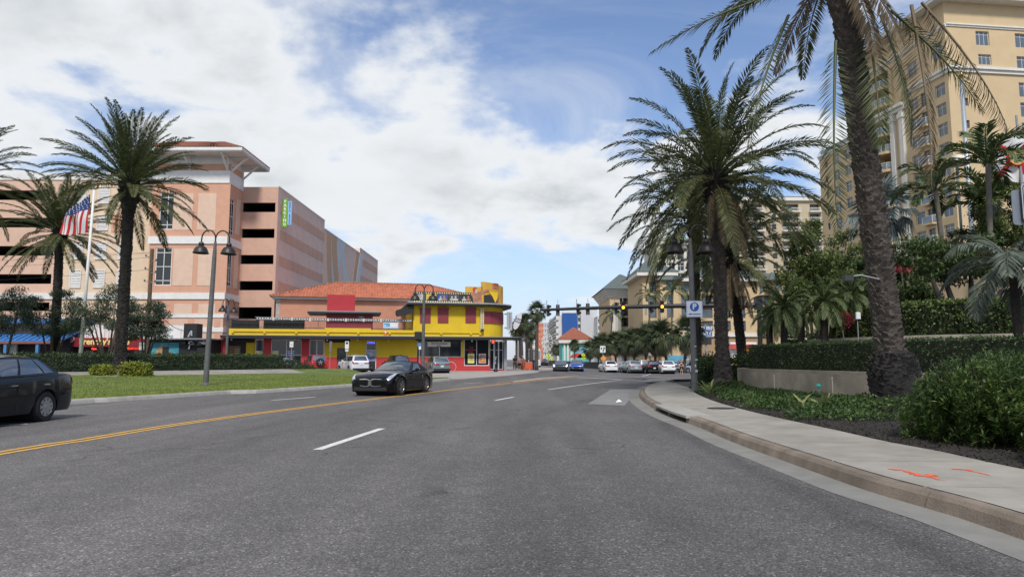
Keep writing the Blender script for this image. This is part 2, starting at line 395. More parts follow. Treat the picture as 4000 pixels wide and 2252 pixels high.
# --- pavement on the right, slab by slab
back_px = [(4000, 1838), (3675, 1767), (3469, 1729), (3264, 1682), (3058, 1638), (2911, 1603), (2790, 1568), (2715, 1535), (2690, 1512)]
bp_ = [Pz(p[0], p[1], .16) for p in back_px]; bp_ = [(p.x, p.y) for p in bp_]
BK = smooth_path([(bp_[0][0]+.75, -3)]+[(bp_[0][0]+.35, 2.5)]+bp_, .35)
walk = tag(bpy.data.objects.new('pavement', None), kind='structure'); COL.objects.link(walk)
fr = offset(KR, .205)
joints_y = [-2.5, -.5, 1.4, 3.3, 5.1, 6.75, 8.45, 10.3, 12.3, 14.6, 17.0, 19.6, 22.4, 25.6]
def at_y(path, y):
    for a, b in zip(path, path[1:]):
        if a[1] <= y <= b[1]: t = (y-a[1])/(b[1]-a[1]+1e-9); return (a[0]+(b[0]-a[0])*t, y)
    return path[-1]
def seg_y(path, y0, y1): return [at_y(path, y0)]+[p for p in path if y0+.05 < p[1] < y1-.05]+[at_y(path, y1)]
frs = [p for i, p in enumerate(fr) if p[1] < G(2500, 1552).y-1]
for y0, y1 in zip(joints_y, joints_y[1:]):
    if y1 > frs[-1][1]: y1 = frs[-1][1]
    if y0 >= y1-.2: break
    rows = []
    for k in range(5):
        y = y0+.02+(y1-y0-.04)*k/4; a, b = at_y(frs, y), at_y(BK, y-.25*(1 if k else 1))
        rows.append([(a[0]+(b[0]-a[0])*t, a[1]+(b[1]-a[1])*t, zg(*a)+.158+.02*t) for t in (0, .5, 1)])
    mb = MB(); mb.grid(rows[::-1])
    mb.grid([[rows[0][0], rows[0][1], rows[0][2]], [(p[0], p[1], .02) for p in rows[0]]][::-1])
    mb.grid([[(p[0], p[1], .02) for p in rows[-1]], rows[-1]][::-1])
    ob('slab', mb, WALKM, walk)
    yend = y1
# corner apron beyond the last joint: fan between the corner kerb and the back of the pavement
cor = [p for p in fr if p[1] >= yend-.02]; cor = [at_y(fr, yend)]+cor
bk = [at_y(BK, yend-.25)]+[p for p in BK if p[1] > yend]+[(BK[-1][0]+.25, BK[-1][1]+2.5), (BK[-1][0]+.9, BK[-1][1]+6), (BK[-1][0]+4, cor[-1][1]-2.2), (cor[-1][0], cor[-1][1]-2.4)]
bk = smooth_path(bk, .3)
def resamp(path, n):
    l = plen(path); return [cut(path, l*k/n*.9999, l*k/n*.9999+.002)[0] for k in range(n)]+[path[-1]]
na = 26; A_, B_ = resamp(cor, na), resamp(bk, na)
for k in range(0, na, 4):
    mb = MB(); rows = []
    for i in range(k, min(na, k+4)+1):
        t0 = (.0015 if i == k else -.0015 if i == min(na, k+4) else 0); a, b = A_[i], B_[i]
        rows.append([(a[0]+(b[0]-a[0])*t, a[1]+(b[1]-a[1])*t+t0*4, zg(*a)+.158+.02*t) for t in (0, .33, .66, 1)])
    mb.grid(rows[::-1]); ob('slab', mb, WALKM, walk)
# manhole lid and spray marks on the pavement
p = Pz(2818, 1594, .17)
mh = thing('manhole_cover', 'round dark iron manhole cover set in the pavement slab', 'manhole cover', (p.x, p.y, .168))
mbm = MB(); mbm.lathe([(.30, 0), (.30, .012), (.27, .016), (.0, .016)], 24); ob('lid', mbm, mat('cast_iron', (.045, .043, .04), .7, .25, 12, .3, metal=.3), mh)
mbm = MB(); mbm.lathe([(.35, 0), (.35, .010), (.305, .010), (.305, 0)], 24); ob('rim', mbm, MATS['cast_iron'], mh)
def spray(pts_px, w, zz=.176):
    mb = MB(); r2 = random.Random(len(pts_px)*13+int(w*100))
    pts = [Pz(a, b, zz) for a, b in pts_px]; path = smooth_path([(p.x, p.y) for p in pts], .03)
    for i, q in enumerate(path):
        t = i/max(1, len(path)-1); ww = w*(.5+.8*r2.random())*(1-.55*t)
        for _ in range(3):
            a = r2.uniform(0, 6.28); r_ = ww*(.25+.5*r2.random()); c = (q[0]+r2.gauss(0, ww*.35), q[1]+r2.gauss(0, ww*.35)); zt = PAVZ(*c)+.004+.0008*r2.random()
            mb.add([(c[0]+r_*math.cos(a+k*1.05), c[1]+r_*math.sin(a+k*1.05), zt) for k in range(6)], [tuple(range(6))])
    return mb
def PAVZ(x, y):
    a, b = at_y(frs, y), at_y(BK, y-.25); t = (x-a[0])/(b[0]-a[0]+1e-6); return .158+.02*t
ORG = mat('orange_spray', (.80, .12, .035), .8, .2, 30)
sm_ = thing('spray_marking', 'orange spray paint arrow marks on the pavement', 'marking', (0, 0, 0))
ob('stroke', spray([(3480, 1826), (3530, 1832), (3590, 1848), (3690, 1872)], .05), ORG, sm_)
ob('stroke', spray([(3650, 1850), (3600, 1852), (3560, 1845)], .06), ORG, sm_)
ob('stroke', spray([(3722, 1828), (3770, 1832), (3865, 1853)], .045), ORG, sm_)
# --- centre line, lane dashes, stop lines
YL_px = [(0, 1769), (300, 1722), (650, 1664), (1000, 1615), (1300, 1577), (1530, 1549), (1800, 1517), (2000, 1495)]
yl = [G(*p) for p in YL_px]; YL = smooth_path([(yl[0].x-.3, -12), (yl[0].x-.05, 2)]+[(p.x, p.y) for p in yl], .8)
mk = thing('centre_line', 'double yellow centre line painted along the road', 'road marking')
for d in (-.11, .11): ob('stripe', ribbon(offset(YL, d), .11, .006), PAINTY, mk)
def gline(px, w, name, label, m=PAINTW, cat='road marking', group=None):
    pts = [G(*p) for p in px]; path = smooth_path([(p.x, p.y) for p in pts], .8) if len(pts) > 2 else [(p.x, p.y) for p in pts]
    if len(path) == 2:
        path = [(path[0][0]+(path[1][0]-path[0][0])*t/6, path[0][1]+(path[1][1]-path[0][1])*t/6) for t in range(7)]
    return ob(name, ribbon(path, w, .006), m, label=label, cat=cat, group=group)
gline([(1240, 1756), (1492, 1673)], .15, 'lane_dash', 'thick white lane dash alone in the near lane')
gline([(1935, 1563), (2005, 1550)], .14, 'lane_dash', 'short white lane dash before the crossing with the side street')
gline([(1060, 1563), (1232, 1550)], .14, 'lane_dash', 'thin white lane dash beside the verge kerb')
gline([(-60, 1663), (108, 1655)], .14, 'lane_dash', 'thin white lane dash beside the black saloon')
gline([(1815, 1497), (1890, 1493)], .12, 'lane_dash', 'faint white lane dash behind the open sports car')
gline([(2141, 1521), (2290, 1500), (2434, 1482)], .15, 'lane_line', 'long white lane line bending to the stop line')
gline([(2255, 1473), (2434, 1482), (2620, 1494)], .30, 'stop_line', 'white stop line across the lanes at the junction')
for a, b in (((2510, 1467.5), (2520, 1465.2)), ((2522, 1464.5), (2532, 1462)), ((2535, 1461), (2546, 1458))):
    gline([a, b], .18, 'guide_dash', 'small white guide dash in the junction, '+{2510: 'nearest the stop line', 2522: 'between two others', 2535: 'nearest the parked crossovers'}[a[0]])
# painted median strip where the centre line ends
mpx = [(2000, 1496), (2130, 1481), (2262, 1470), (2215, 1470), (2100, 1477), (2010, 1488)]
q = [G(*p) for p in mpx]; mb = MB(); mb.prism([(p.x, p.y) for p in q], -.1, .035)
ob('median_strip', mb, mat('median_paving', (.30, .24, .18), .9, .15, 2, .3), kind='structure')
gline([(2003, 1497.5), (2130, 1482.5), (2258, 1471.6)], .12, 'median_edge_line', 'yellow edge line along the paved median tip', PAINTY)
gline([(1940, 1494), (2010, 1487)], .12, 'median_edge_line', 'short yellow line left of the paved median tip', PAINTY)
# lighter repair patch by the corner kerb
q = [G(*p) for p in [(2295, 1577), (2385, 1521), (2480, 1517), (2470, 1545), (2440, 1583)]]; mb = MB(); mb.add([(p.x, p.y, .004) for p in q], [(4, 3, 2, 1, 0)])
ob('road_patch', mb, mat('patch_concrete', (.21, .208, .20), .88, .13, 2, .2, dirt=.2, bscale=40), kind='structure')
p = G(2416, 1571); mb = MB(); rr = random.Random(3)
mb.add([(-.10, -.05, 0), (.11, -.04, .02), (.02, .07, .09), (-.03, .02, .03)], [(0, 1, 2), (0, 2, 3), (1, 3, 2), (0, 3, 1)]); ob('litter', mb, mat('white_paper', (.75, .74, .72), .8, .05), loc=(p.x, p.y, .014), label='scrap of white paper on the pale road patch', cat='litter')
# --- left verge: kerb, lawn, footpath
lk_px = [(281, 1579), (422, 1570), (699, 1552), (902, 1538), (1000, 1536), (1200, 1523), (1382, 1510), (1560, 1499), (1694, 1491), (1760, 1485)]
lk = [G(*p) for p in lk_px]; LK = smooth_path([(lk[0].x-1.2, -8), (lk[0].x-1.0, 6), (lk[0].x-.8, 14)]+[(p.x, p.y) for p in lk], .6)
lkerb = tag(bpy.data.objects.new('verge_kerb', None), kind='structure'); COL.objects.link(lkerb)
LKR = LK[::-1]      # reversed so that 'right' of the path is the verge side
sL = plen(LKR); s = 0
while s < sL-.3:
    e = min(sL, s+3.0); ob('kerb_stone', profile_sweep(cut(LKR, s+.008, e-.008), [(0, -.05), (0, .01), (.04, .10), (.08, .145), (.24, .15), (.25, -.05)], closed=True), CONC, lkerb); s = e
FP = smooth_path([(-46, 27), (-34, 32), (-24.3, 38.5), (-19.4, 45.0), (-15.7, 50.0)], .6); FPC = FP[::3]
def lawn_z(x, y):
    d = min(math.hypot(x-a[0], y-a[1]) for a in LK[::3])
    k = min(range(len(FPC)), key=lambda i: (x-FPC[i][0])**2+(y-FPC[i][1])**2); a, b = FPC[max(0, k-1)], FPC[min(len(FPC)-1, k+1)]
    tx, ty = b[0]-a[0], b[1]-a[1]; l = math.hypot(tx, ty); sd = ((x-FPC[k][0])*-ty+(y-FPC[k][1])*tx)/l
    return .13+(.27*sstep(0, 13, d)+.24*sstep(-1.2, 1.3, sd))*sstep(-4, -13, x) - .45*sstep(54, 62, y)*sstep(-26, -18, x)
bk2 = [(-60, 8), (-52, 22), (-44, 38), (-40, 46), (-36, 52), (-30, 56), (-24, 58), (-18, 58), (-13, 55), (-9.5, 50), (-7.2, 45), (LK[-1][0], LK[-1][1])]
BK2 = smooth_path(bk2, .5); FR2 = offset(LK, -.24)
nn = 90; A_, B_ = resamp(FR2, nn), resamp(BK2, nn); mb = MB()
mb.grid([[(a[0]+(b[0]-a[0])*t, a[1]+(b[1]-a[1])*t, lawn_z(a[0]+(b[0]-a[0])*t, a[1]+(b[1]-a[1])*t)) for t in np.linspace(0, 1, 22)] for a, b in zip(A_, B_)])
mb.grid([[(b[0], b[1], lawn_z(*b)) for b in B_], [(b[0]-.1, b[1]+.5, -.05) for b in B_]])
lawn = ob('lawn', mb, mat('lawn_turf', (.10, .135, .022), .95, .35, 1.3, .6, bscale=25), kind='structure')
def lawnpt(px, py):
    d = ray(px, py); t = 5.
    for _ in range(4000):
        q = d*t; z = CAMZ+q.z
        if z <= lawn_z(q.x, q.y): break
        t += .04
    return Vector((q.x, q.y, lawn_z(q.x, q.y)))
fp = tag(bpy.data.objects.new('footpath', None), kind='structure'); COL.objects.link(fp)
s = 0
while s < plen(FP)-.2:
    e = min(plen(FP), s+1.6); ob('slab', profile_sweep(cut(FP, s+.008, e-.008), [(-1.05, -.05), (-1.05, .03), (-.5, .03), (0, .03), (.5, .03), (1.05, .03), (1.05, -.05)], zf=lawn_z), WALKM, fp); s = e
# pavement apron round the corner bar and driveway
q = [G(*p) for p in [(1700, 1489), (1760, 1483), (1830, 1480), (1990, 1468), (2100, 1456), (2110, 1449)]]
mb = MB(); poly = [(p.x, p.y) for p in q]+[(8, 92), (4.5, 120), (-1, 120), (-2, 82), (-14, 79), (-13, 74)]
mb.prism(poly, -.1, .06); ob('corner_pavement', mb, mat('corner_concrete', (.33, .30, .27), .9, .15, .8, .2, dirt=.3), kind='structure')
def grass_blades(name, poly_fn, n, h, m, seed, zf):
    r = np.random.default_rng(seed); V = []; Fc = []
    pts = poly_fn(r, n)
    a = r.uniform(0, 6.283, len(pts)); hh = h*r.uniform(.5, 1.3, len(pts)); w = .012*r.uniform(.7, 1.4, len(pts))
    lx, ly = r.normal(0, .35, len(pts))*hh, r.normal(0, .35, len(pts))*hh
    z = np.array([zf(p[0], p[1]) for p in pts])
    V = np.empty((len(pts), 3, 3)); dx, dy = np.cos(a)*w, np.sin(a)*w
    V[:, 0] = np.c_[pts[:, 0]-dx, pts[:, 1]-dy, z-.01]; V[:, 1] = np.c_[pts[:, 0]+dx, pts[:, 1]+dy, z-.01]; V[:, 2] = np.c_[pts[:, 0]+lx, pts[:, 1]+ly, z+hh]
    me = bpy.data.meshes.new(name); k = len(pts)
    me.vertices.add(3*k); me.vertices.foreach_set('co', V.ravel()); me.loops.add(3*k); me.loops.foreach_set('vertex_index', np.arange(3*k, dtype=np.int32))
    me.polygons.add(k); me.polygons.foreach_set('loop_start', np.arange(0, 3*k, 3, dtype=np.int32)); me.update(calc_edges=True); me.materials.append(m)
    return ob(name, me, m)
GRASS = leafmat('grass_blade', (.10, .15, .02), (.27, .31, .07), rough=.6, scale=.5)
def lawn_pts(r, n):
    i = r.integers(0, nn, n); t = r.random(n)**1.6*.5; u = r.random(n)
    A, B = np.array(A_), np.array(B_); a = A[i]*(1-u[:, None])+A[i+1]*u[:, None]; b = B[i]*(1-u[:, None])+B[i+1]*u[:, None]
    p = a+(b-a)*t[:, None]; p = p[(p[:, 1] > 18) & (p[:, 1] < 52)]
    fpn = np.array(FP); k = np.array([((fpn-q)**2).sum(1).min() for q in p]); return p[k > 1.0]
tag(grass_blades('grass', lawn_pts, 90000, .075, GRASS, 5, lawn_z), 'short mown grass covering the verge', 'grass', kind='stuff')
# --- planting bed on the right: mulch rising from the pavement to the retaining wall
def bed_z(x, y):
    a = at_y(BK, min(y, BK[-1][1])); d = x-a[0]
    z = .15+.05*sstep(0, 3.2, d)
    for cx, cy, r_, h_ in ((9.18, 16.4, 1.35, .36), (8.55, 27.6, 1.0, .30)):
        z += h_*math.exp(-((x-cx)**2+(y-cy)**2)/(r_*r_*.6))
    return z
mb = MB(); rows = []; hz = np.random.default_rng(4)
for y in np.arange(-4, BK[-1][1]+2.5, .22):
    a = at_y(BK, min(y, BK[-1][1]))
    x0 = a[0]+(0 if y <= BK[-1][1] else (y-BK[-1][1])*.3)
    rows.append([(x0+d+.02*math.sin(y*9+d), y, (bed_z(x0+d, y)+(hz.normal(0, .012) if d > .1 else -.02))) for d in list(np.arange(-.04, 3.6, .2))+[5, 7, 10]])
mb.grid(rows); ob('planting_bed', mb, MULCH, kind='structure', smooth=True)
# ================================================================== plants
def nrm(v): return v/np.maximum(1e-9, np.linalg.norm(v, axis=-1, keepdims=True))
def bulk(name, V, tri, m):
    """fast mesh from arrays: V (n,3), tri (k,3)"""
    me = bpy.data.meshes.new(name); V = np.ascontiguousarray(V, dtype=np.float32); tri = np.ascontiguousarray(tri, dtype=np.int32); k = len(tri)
    me.vertices.add(len(V)); me.vertices.foreach_set('co', V.ravel()); me.loops.add(3*k); me.loops.foreach_set('vertex_index', tri.ravel())
    me.polygons.add(k); me.polygons.foreach_set('loop_start', np.arange(0, 3*k, 3, dtype=np.int32)); me.update(calc_edges=True)
    for q in (m if isinstance(m, list) else [m]): me.materials.append(q)
    return me
def leaves(P0, D, Nn, L, W, fold=.25, droop=.15):
    """pointed leaves: base points, directions, normals, lengths, widths -> V, tri (4 triangles each)"""
    n = len(P0); S = nrm(np.cross(D, Nn)); Nn = nrm(np.cross(S, D)); L = L[:, None]; W = W[:, None]
    mid = P0+D*L*.45; tip = P0+D*L-np.array([0, 0, 1])*L*droop
    V = np.stack([P0, mid+S*W/2+Nn*W*fold, mid-Nn*W*fold*.2, mid-S*W/2+Nn*W*fold, tip], 1).reshape(-1, 3)
    o = np.arange(n)[:, None]*5; t = np.array([[0, 1, 2], [0, 2, 3], [1, 4, 2], [2, 4, 3]])
    return V, (o[:, :, None]+t[None]).reshape(-1, 3)
def merge(parts):
    Vs, Ts, o = [], [], 0
    for V, T in parts: Vs.append(V); Ts.append(T+o); o += len(V)
    return np.concatenate(Vs), np.concatenate(Ts)
def frond_arrays(L, elev, seed, droop=1.0, pairs=58, leaf=.55, width=.032, vee=.35, dead=False, start=.16):
    """one feather frond along +X, rising at elev and curving down; rachis + leaflets"""
    r = np.random.default_rng(seed); n = 14; a = elev; p = np.zeros(3); pts = [p.copy()]; dirs = []
    for i in range(n):
        d = np.array([math.cos(a), 0, math.sin(a)]); dirs.append(d); p = p+d*L/n; pts.append(p.copy())
        a -= droop*(.022+.135*(i/n)**1.4)*max(.25, math.cos(a)+.25)
    dirs.append(dirs[-1]); pts = np.array(pts); dirs = np.array(dirs)
    side = np.array([0, 1., 0]); ups = np.cross(side, dirs)*-1; ups = np.where(ups[:, 2:3] < 0, ups, ups)
    ups = np.cross(dirs, side)
    # rachis
    rr = .032*(1-np.linspace(0, 1, n+1))+.006; V = []; T = []
    for i in range(n+1):
        for k in range(4):
            t = k*math.pi/2+.785; V.append(pts[i]+side*rr[i]*math.cos(t)*1.3+ups[i]*rr[i]*math.sin(t))
    for i in range(n):
        for k in range(4):
            q = (i*4+k, i*4+(k+1) % 4, i*4+4+(k+1) % 4, i*4+4+k); T += [(q[0], q[1], q[2]), (q[0], q[2], q[3])]
    parts = [(np.array(V), np.array(T))]
    t = np.linspace(start, .995, pairs); t = np.repeat(t, 2)+r.normal(0, .004, pairs*2); sgn = np.tile([1., -1.], pairs)
    x = np.clip(t*n, 0, n-.001); i = x.astype(int); f = (x-i)[:, None]
    P0 = pts[i]*(1-f)+pts[i+1]*f; D0 = nrm(dirs[i]*(1-f)+dirs[np.minimum(i+1, n)]*f); U0 = nrm(ups[i]*(1-f)+ups[np.minimum(i+1, n)]*f)
    ll = leaf*np.clip(np.sin(np.pi*np.clip((t-start)/(1-start)*.86+.12, 0, 1))**.6, .25, 1)*r.uniform(.85, 1.12, len(t))
    fwd = .62+.75*t+r.normal(0, .08, len(t)); ve = vee*r.uniform(.3, 1.4, len(t))+r.normal(0, .12, len(t))
    if dead: ve -= .7
    D = nrm(D0*fwd[:, None]+side*sgn[:, None]+U0*ve[:, None]-np.array([0, 0, 1.])*.25*r.random((len(t), 1)))
    parts.append(leaves(P0, D, U0, ll, np.full(len(t), width)*r.uniform(.8, 1.2, len(t)), .3, .12))
    return merge(parts)
PALM_G = leafmat('date_frond', (.034, .050, .020), (.150, .170, .070), rough=.5, scale=.7, trl=.22)
PALM_Y = leafmat('date_frond_olive', (.070, .085, .030), (.20, .20, .085), rough=.55, scale=.7, trl=.25)
PALM_D = leafmat('date_frond_dry', (.115, .085, .05), (.30, .235, .15), rough=.75, scale=.7, trl=.2)
BARK = mat('palm_bark', (.075, .062, .052), .95, .45, 7, .9)
BARKL = mat('palm_bark_pale', (.155, .135, .115), .95, .40, 8, .9)
BARKD = mat('palm_bark_dark', (.030, .026, .023), .95, .45, 9, 1.0)
ELEVS = [82, 68, 54, 40, 26, 10, -8, -28]
FRONDS = {}
def frond_mesh(k, var, L, mt, dead=False, leaf=.56, pairs=80, droop=1., width=.052, vee=.35):
    key = (k, var, mt.name, dead, round(leaf, 2), pairs, droop)
    if key not in FRONDS:
        V, T = frond_arrays(1.*L, R(ELEVS[k]) if k < 8 else R(-62), 100*k+var*7+3, droop, pairs, leaf, width, vee, dead); FRONDS[key] = bulk('frond', V, T, mt)
    return FRONDS[key]
def trunk_mb(path, rad, n=14, rough=.06, seed=1):
    mb = MB(); r_ = random.Random(seed); mb.tube(path, rad, n); mb.v = [(v[0]+r_.uniform(-1, 1)*rough*.3, v[1]+r_.uniform(-1, 1)*rough*.3, v[2]) for v in mb.v]; return mb
def boots(path, rad, z0, z1, size, seed, out=.5, jag=.3):
    """old leaf bases in spiral rows over the trunk"""
    r_ = random.Random(seed); mb = MB(); path = [Vector(p) for p in path]; zs = [p.z for p in path]
    def at(z):
        for i in range(len(path)-1):
            if zs[i] <= z <= zs[i+1]: t = (z-zs[i])/(zs[i+1]-zs[i]); return path[i].lerp(path[i+1], t), rad[i]+(rad[i+1]-rad[i])*t
        return path[-1], rad[-1]
    z = z0; row = 0
    while z < z1:
        c, rr = at(z); n = max(6, int(2*math.pi*rr/(size*.82)))
        for k in range(n):
            a = 2*math.pi*(k+(row % 2)*.5)/n+r_.uniform(-.08, .08); s_ = size*r_.uniform(.65, 1.3); o_ = s_*out*r_.uniform(.6, 1.3)
            e = Vector((math.cos(a), math.sin(a), 0)); tt = Vector((-math.sin(a), math.cos(a), 0)); zz_ = z+r_.uniform(-.25, .25)*size
            b = c+e*(rr*.93); b.z = zz_
            mb.add([b-tt*s_*.52-Vector((0, 0, s_*.35)), b+tt*s_*.52-Vector((0, 0, s_*.35)), b+tt*s_*.30+e*o_+Vector((0, 0, s_*(.30+r_.uniform(0, jag)))), b-tt*s_*.30+e*o_+Vector((0, 0, s_*(.30+r_.uniform(0, jag)))), b+tt*s_*.25+Vector((0, 0, s_*.55))-e*.02, b-tt*s_*.25+Vector((0, 0, s_*.55))-e*.02],
                   [(0, 1, 2, 3), (3, 2, 4, 5), (1, 4, 2), (0, 3, 5)])
        z += size*.62*r_.uniform(.85, 1.15); row += 1
    return mb
def date_palm(label, loc, top, base_r, trunk_r, L, nf, seed, ball=None, wind=0., bark=None, boot=.13, droopk=1., dry=6, low=True, flare=1.35, group='date palms', upper=0, fm=None, bend=.0, up_bias=1.0, avoid=None):
    """loc: base; top: crown position relative to the base"""
    t = thing('date_palm', label, 'palm tree', loc, group=None); r_ = random.Random(seed); top = Vector(top); H = top.z
    zs = [-.3, .15, .5, 1.0]+list(np.linspace(1.5, H-1.0, 9))+[H-.55, H-.15, H+.2]; path = []; rad = []
    for z in zs:
        k = max(0, z)/H; path.append(Vector((top.x*k**1.15+bend*math.sin(math.pi*k), top.y*k**1.15, z)))
        rr = trunk_r*(1.06-.10*k) if z > 1.2 else trunk_r+(base_r-trunk_r)*max(0, 1-z/1.2)
        if z > H-1.1: rr = trunk_r*flare*(1.0 if z < H else .75)
        rad.append(rr)
    ob('trunk', trunk_mb(path, rad, 16, .04, seed), bark or BARK, t, smooth=True)
    ob('leaf_bases', boots(path, rad, (ball or .2), H-1.1, boot, seed, .42), bark or BARK, t, kind='stuff')
    ob('crown_boots', boots(path, rad, H-1.15, H+.15, boot*1.35, seed+1, .85, .9), BARKD, t, kind='stuff')
    # fronds, each its own leaf
    for i in range(nf):
        u = (i+.5)/nf; 
        if low: k = min(7, int(8*u**up_bias))
        else: k = min(6, int(7*u**up_bias))
        az = i*2.39996+r_.uniform(-.25, .25); s_ = r_.uniform(.88, 1.08)*(.82 if k == 0 else 1.); old = k >= 6 and r_.random() < .45
        m = PALM_Y if old else (fm or PALM_G)
        me = frond_mesh(k, r_.randrange(3), L, m, droop=droopk)
        # wind pushes the crown to +X
        o = bpy.data.objects.new('frond', me); COL.objects.link(o); o.parent = t; o.location = top+Vector((math.cos(az)*trunk_r*.6, math.sin(az)*trunk_r*.6, .1*(3-k)))
        o.rotation_euler = (r_.uniform(-.25, .25), r_.uniform(-.12, .12)-wind*math.cos(az), az+wind*math.sin(-az)*.5); o.scale = (s_, s_, s_)
        if avoid:      # the wind keeps the flag's corner of the crown open
            mw = Matrix.Translation(Vector(loc)+o.location) @ o.rotation_euler.to_matrix().to_4x4() @ Matrix.Scale(s_, 4)
            for q in (26, 32, 38, 44, 50, 56):
                w = mw @ me.vertices[q].co; xx, yy, zz_ = w.x, w.y*CP+(w.z-CAMZ)*SP, -w.y*SP+(w.z-CAMZ)*CP
                if avoid[0] < 2000+F*xx/yy < avoid[1] and avoid[2] < 1126-F*zz_/yy < avoid[3]: bpy.data.objects.remove(o); break
    for i in range(dry):
        az = r_.uniform(0, 6.28); me = frond_mesh(8, i % 2, L*.85, PALM_D, True, droop=.6); o = bpy.data.objects.new('dry_frond', me); COL.objects.link(o); o.parent = t
        o.location = top+Vector((math.cos(az)*trunk_r*.9, math.sin(az)*trunk_r*.9, -.35)); o.rotation_euler = (r_.uniform(-.2, .2), r_.uniform(-.15, .25), az); s_ = r_.uniform(.6, .95); o.scale = (s_, s_, s_)
    return t
# near palm with the swollen root ball
def near_palm():
    loc = Vector((9.18, 16.5, .52)); top = P(3262, -215, 16.7)-loc
    t = date_palm('big near date palm with a swollen black root ball above the pavement bed', loc, top, .38, .285, 4.5, 34, 11, ball=.95, wind=.06, boot=.15, droopk=1.05, dry=3, flare=1.45, bark=BARK, up_bias=1.15, low=False)
    # root mass
    mb = MB(); rows = []; r_ = random.Random(5); prof = [(-.14, .48), (.04, .53), (.30, .56), (.55, .545), (.78, .50), (.95, .41), (1.06, .35)]
    for z, rr in prof: rows.append([((rr+r_.uniform(-.06, .05))*math.cos(a)*1.0, (rr+r_.uniform(-.06, .05))*math.sin(a), z+r_.uniform(-.04, .04)) for a in np.linspace(0, 2*math.pi, 29)[:-1]])
    for r2 in rows: r2.append(r2[0])
    mb.grid(rows); ob('root_mass', mb, mat('root_mass_dark', (.020, .018, .017), .95, .5, 14, 1.2), t, smooth=True)
    ob('root_knobs', boots([Vector((0, 0, z)) for z, _ in prof], [rr for _, rr in prof], -.05, 1.0, .12, 8, .45, .5), MATS['root_mass_dark'], t, kind='stuff')
    # long hanging fronds that the photograph shows left and right of the trunk
    for px, py, tipx, tipy, m in ((3265, 160, 3270, 880, PALM_G), (3080, 60, 2930, 560, PALM_G), (3480, 40, 3830, 420, PALM_G), (3440, 60, 3560, 540, PALM_G), (3560, 20, 3640, 700, PALM_D), (3150, -60, 2560, 190, PALM_G), (3600, 10, 3930, 480, PALM_D), (3390, 90, 3440, 560, PALM_G)):
        a = P(px, py, 16.3)-loc; b = P(tipx, tipy, 15.9)-loc; d = b-a; key = (3, 'h', px)
        V, T = frond_arrays(d.length*1.04, .10, px, .28, 66, .62, .03, .15, m is PALM_D, .05); me = bulk('frond', V, T, m)
        o = bpy.data.objects.new('frond' if m is PALM_G else 'dry_frond', me); COL.objects.link(o); o.parent = t; o.location = a
        q = d.to_track_quat('X', 'Z'); o.rotation_euler = q.to_euler()
    # strap with a lamp on the trunk
    mb = MB(); mb.tube([P(3290+k*18, 1082-(0 if k < 4 else (k-4)*-6)-k*2, 16.05)-loc for k in range(9)], .018, 6); ob('cable', mb, mat('cable_grey', (.30, .30, .29), .6, .1), t)
    mb = MB(); q = P(3318, 1090, 16.0)-loc; mb.box(q.x-.16, q.x+.05, q.y-.12, q.y+.02, q.z-.05, q.z+.09); ob('tree_light', mb, mat('fixture_dark', (.03, .03, .03), .5, .1), t)
    return t
near_palm()
p2 = Vector((8.55, 27.8, .4)); date_palm('full crowned date palm beside the parking sign post', p2, P(2795, 680, 27.8)-p2, .40, .235, 5.0, 74, 21, wind=.05, boot=.14, droopk=1.0, dry=7, flare=1.6, bark=BARK, up_bias=.85)
p3 = Vector((GX(2722, 38), 38, .3)); date_palm('slim date palm half hidden behind the full crowned one', p3, P(2712, 850, 38)-p3, .36, .225, 4.6, 52, 31, wind=.05, dry=5, boot=.13, bark=BARK)
p4 = Vector((GX(2905, 36), 36, .5)); date_palm('leaning dark trunked date palm between the full palm and the hedge', p4, P(2850, 985, 36)-p4, .34, .22, 3.9, 48, 41, wind=.08, dry=6, boot=.13, bark=BARKD, droopk=1.1)
p5 = Vector((GX(470, 41), 41, .60)); date_palm('tall dark date palm rising from the verge hedge beside the flag', p5, P(508, 715, 41)-p5, .40, .29, 4.75, 84, 51, wind=.02, dry=0, boot=.15, droopk=.72, flare=1.6, bark=BARKD, low=True, up_bias=1.1, avoid=(205, 372, 790, 960))
p6 = Vector((GX(212, 53), 53, .5)); date_palm('second date palm behind the flag pole in front of the garage wing', p6, P(235, 900, 53)-p6, .40, .28, 4.8, 76, 61, wind=.02, dry=0, boot=.15, droopk=.75, flare=1.4, bark=BARKD)
p7 = Vector((GX(-150, 42), 42, .5)); date_palm('date palm at the edge with only frond tips reaching past the garage', p7, P(-150, 690, 42)-p7, .40, .32, 4.6, 50, 71, wind=.02, dry=0, boot=.15, droopk=.9, bark=BARKD)
# ------------------------------------------------------------------ fan palms along the street
SABAL = leafmat('fan_leaf', (.028, .042, .020), (.10, .125, .058), rough=.55, scale=.6, trl=.2)
SABALD = leafmat('fan_leaf_dry', (.07, .058, .04), (.17, .145, .10), rough=.8, scale=.6, trl=.15)
def fan_arrays(seed, Lp=.75, Rf=.85, seg=22, droop=.5, hang=0.):
    r = np.random.default_rng(seed); a = np.linspace(-1.9, 1.9, seg)+r.normal(0, .03, seg); tip = np.array([Lp, 0, 0])
    D = np.c_[np.cos(a)*.9+.15, np.sin(a), np.full(seg, .12)+.15*np.abs(np.sin(a))]; D = nrm(D)
    L = Rf*(.75+.25*np.cos(a))*r.uniform(.85, 1.1, seg)
    V, T = leaves(np.tile(tip, (seg, 1)), D, np.tile([0, 0, 1.], (seg, 1)), L, np.full(seg, .085), .2, droop)
    pv = np.array([[0, -.02, 0], [0, .02, 0], [Lp, .015, 0], [Lp, -.015, 0]]); return merge([(V, T), (pv, np.array([[0, 1, 2], [0, 2, 3]]))])
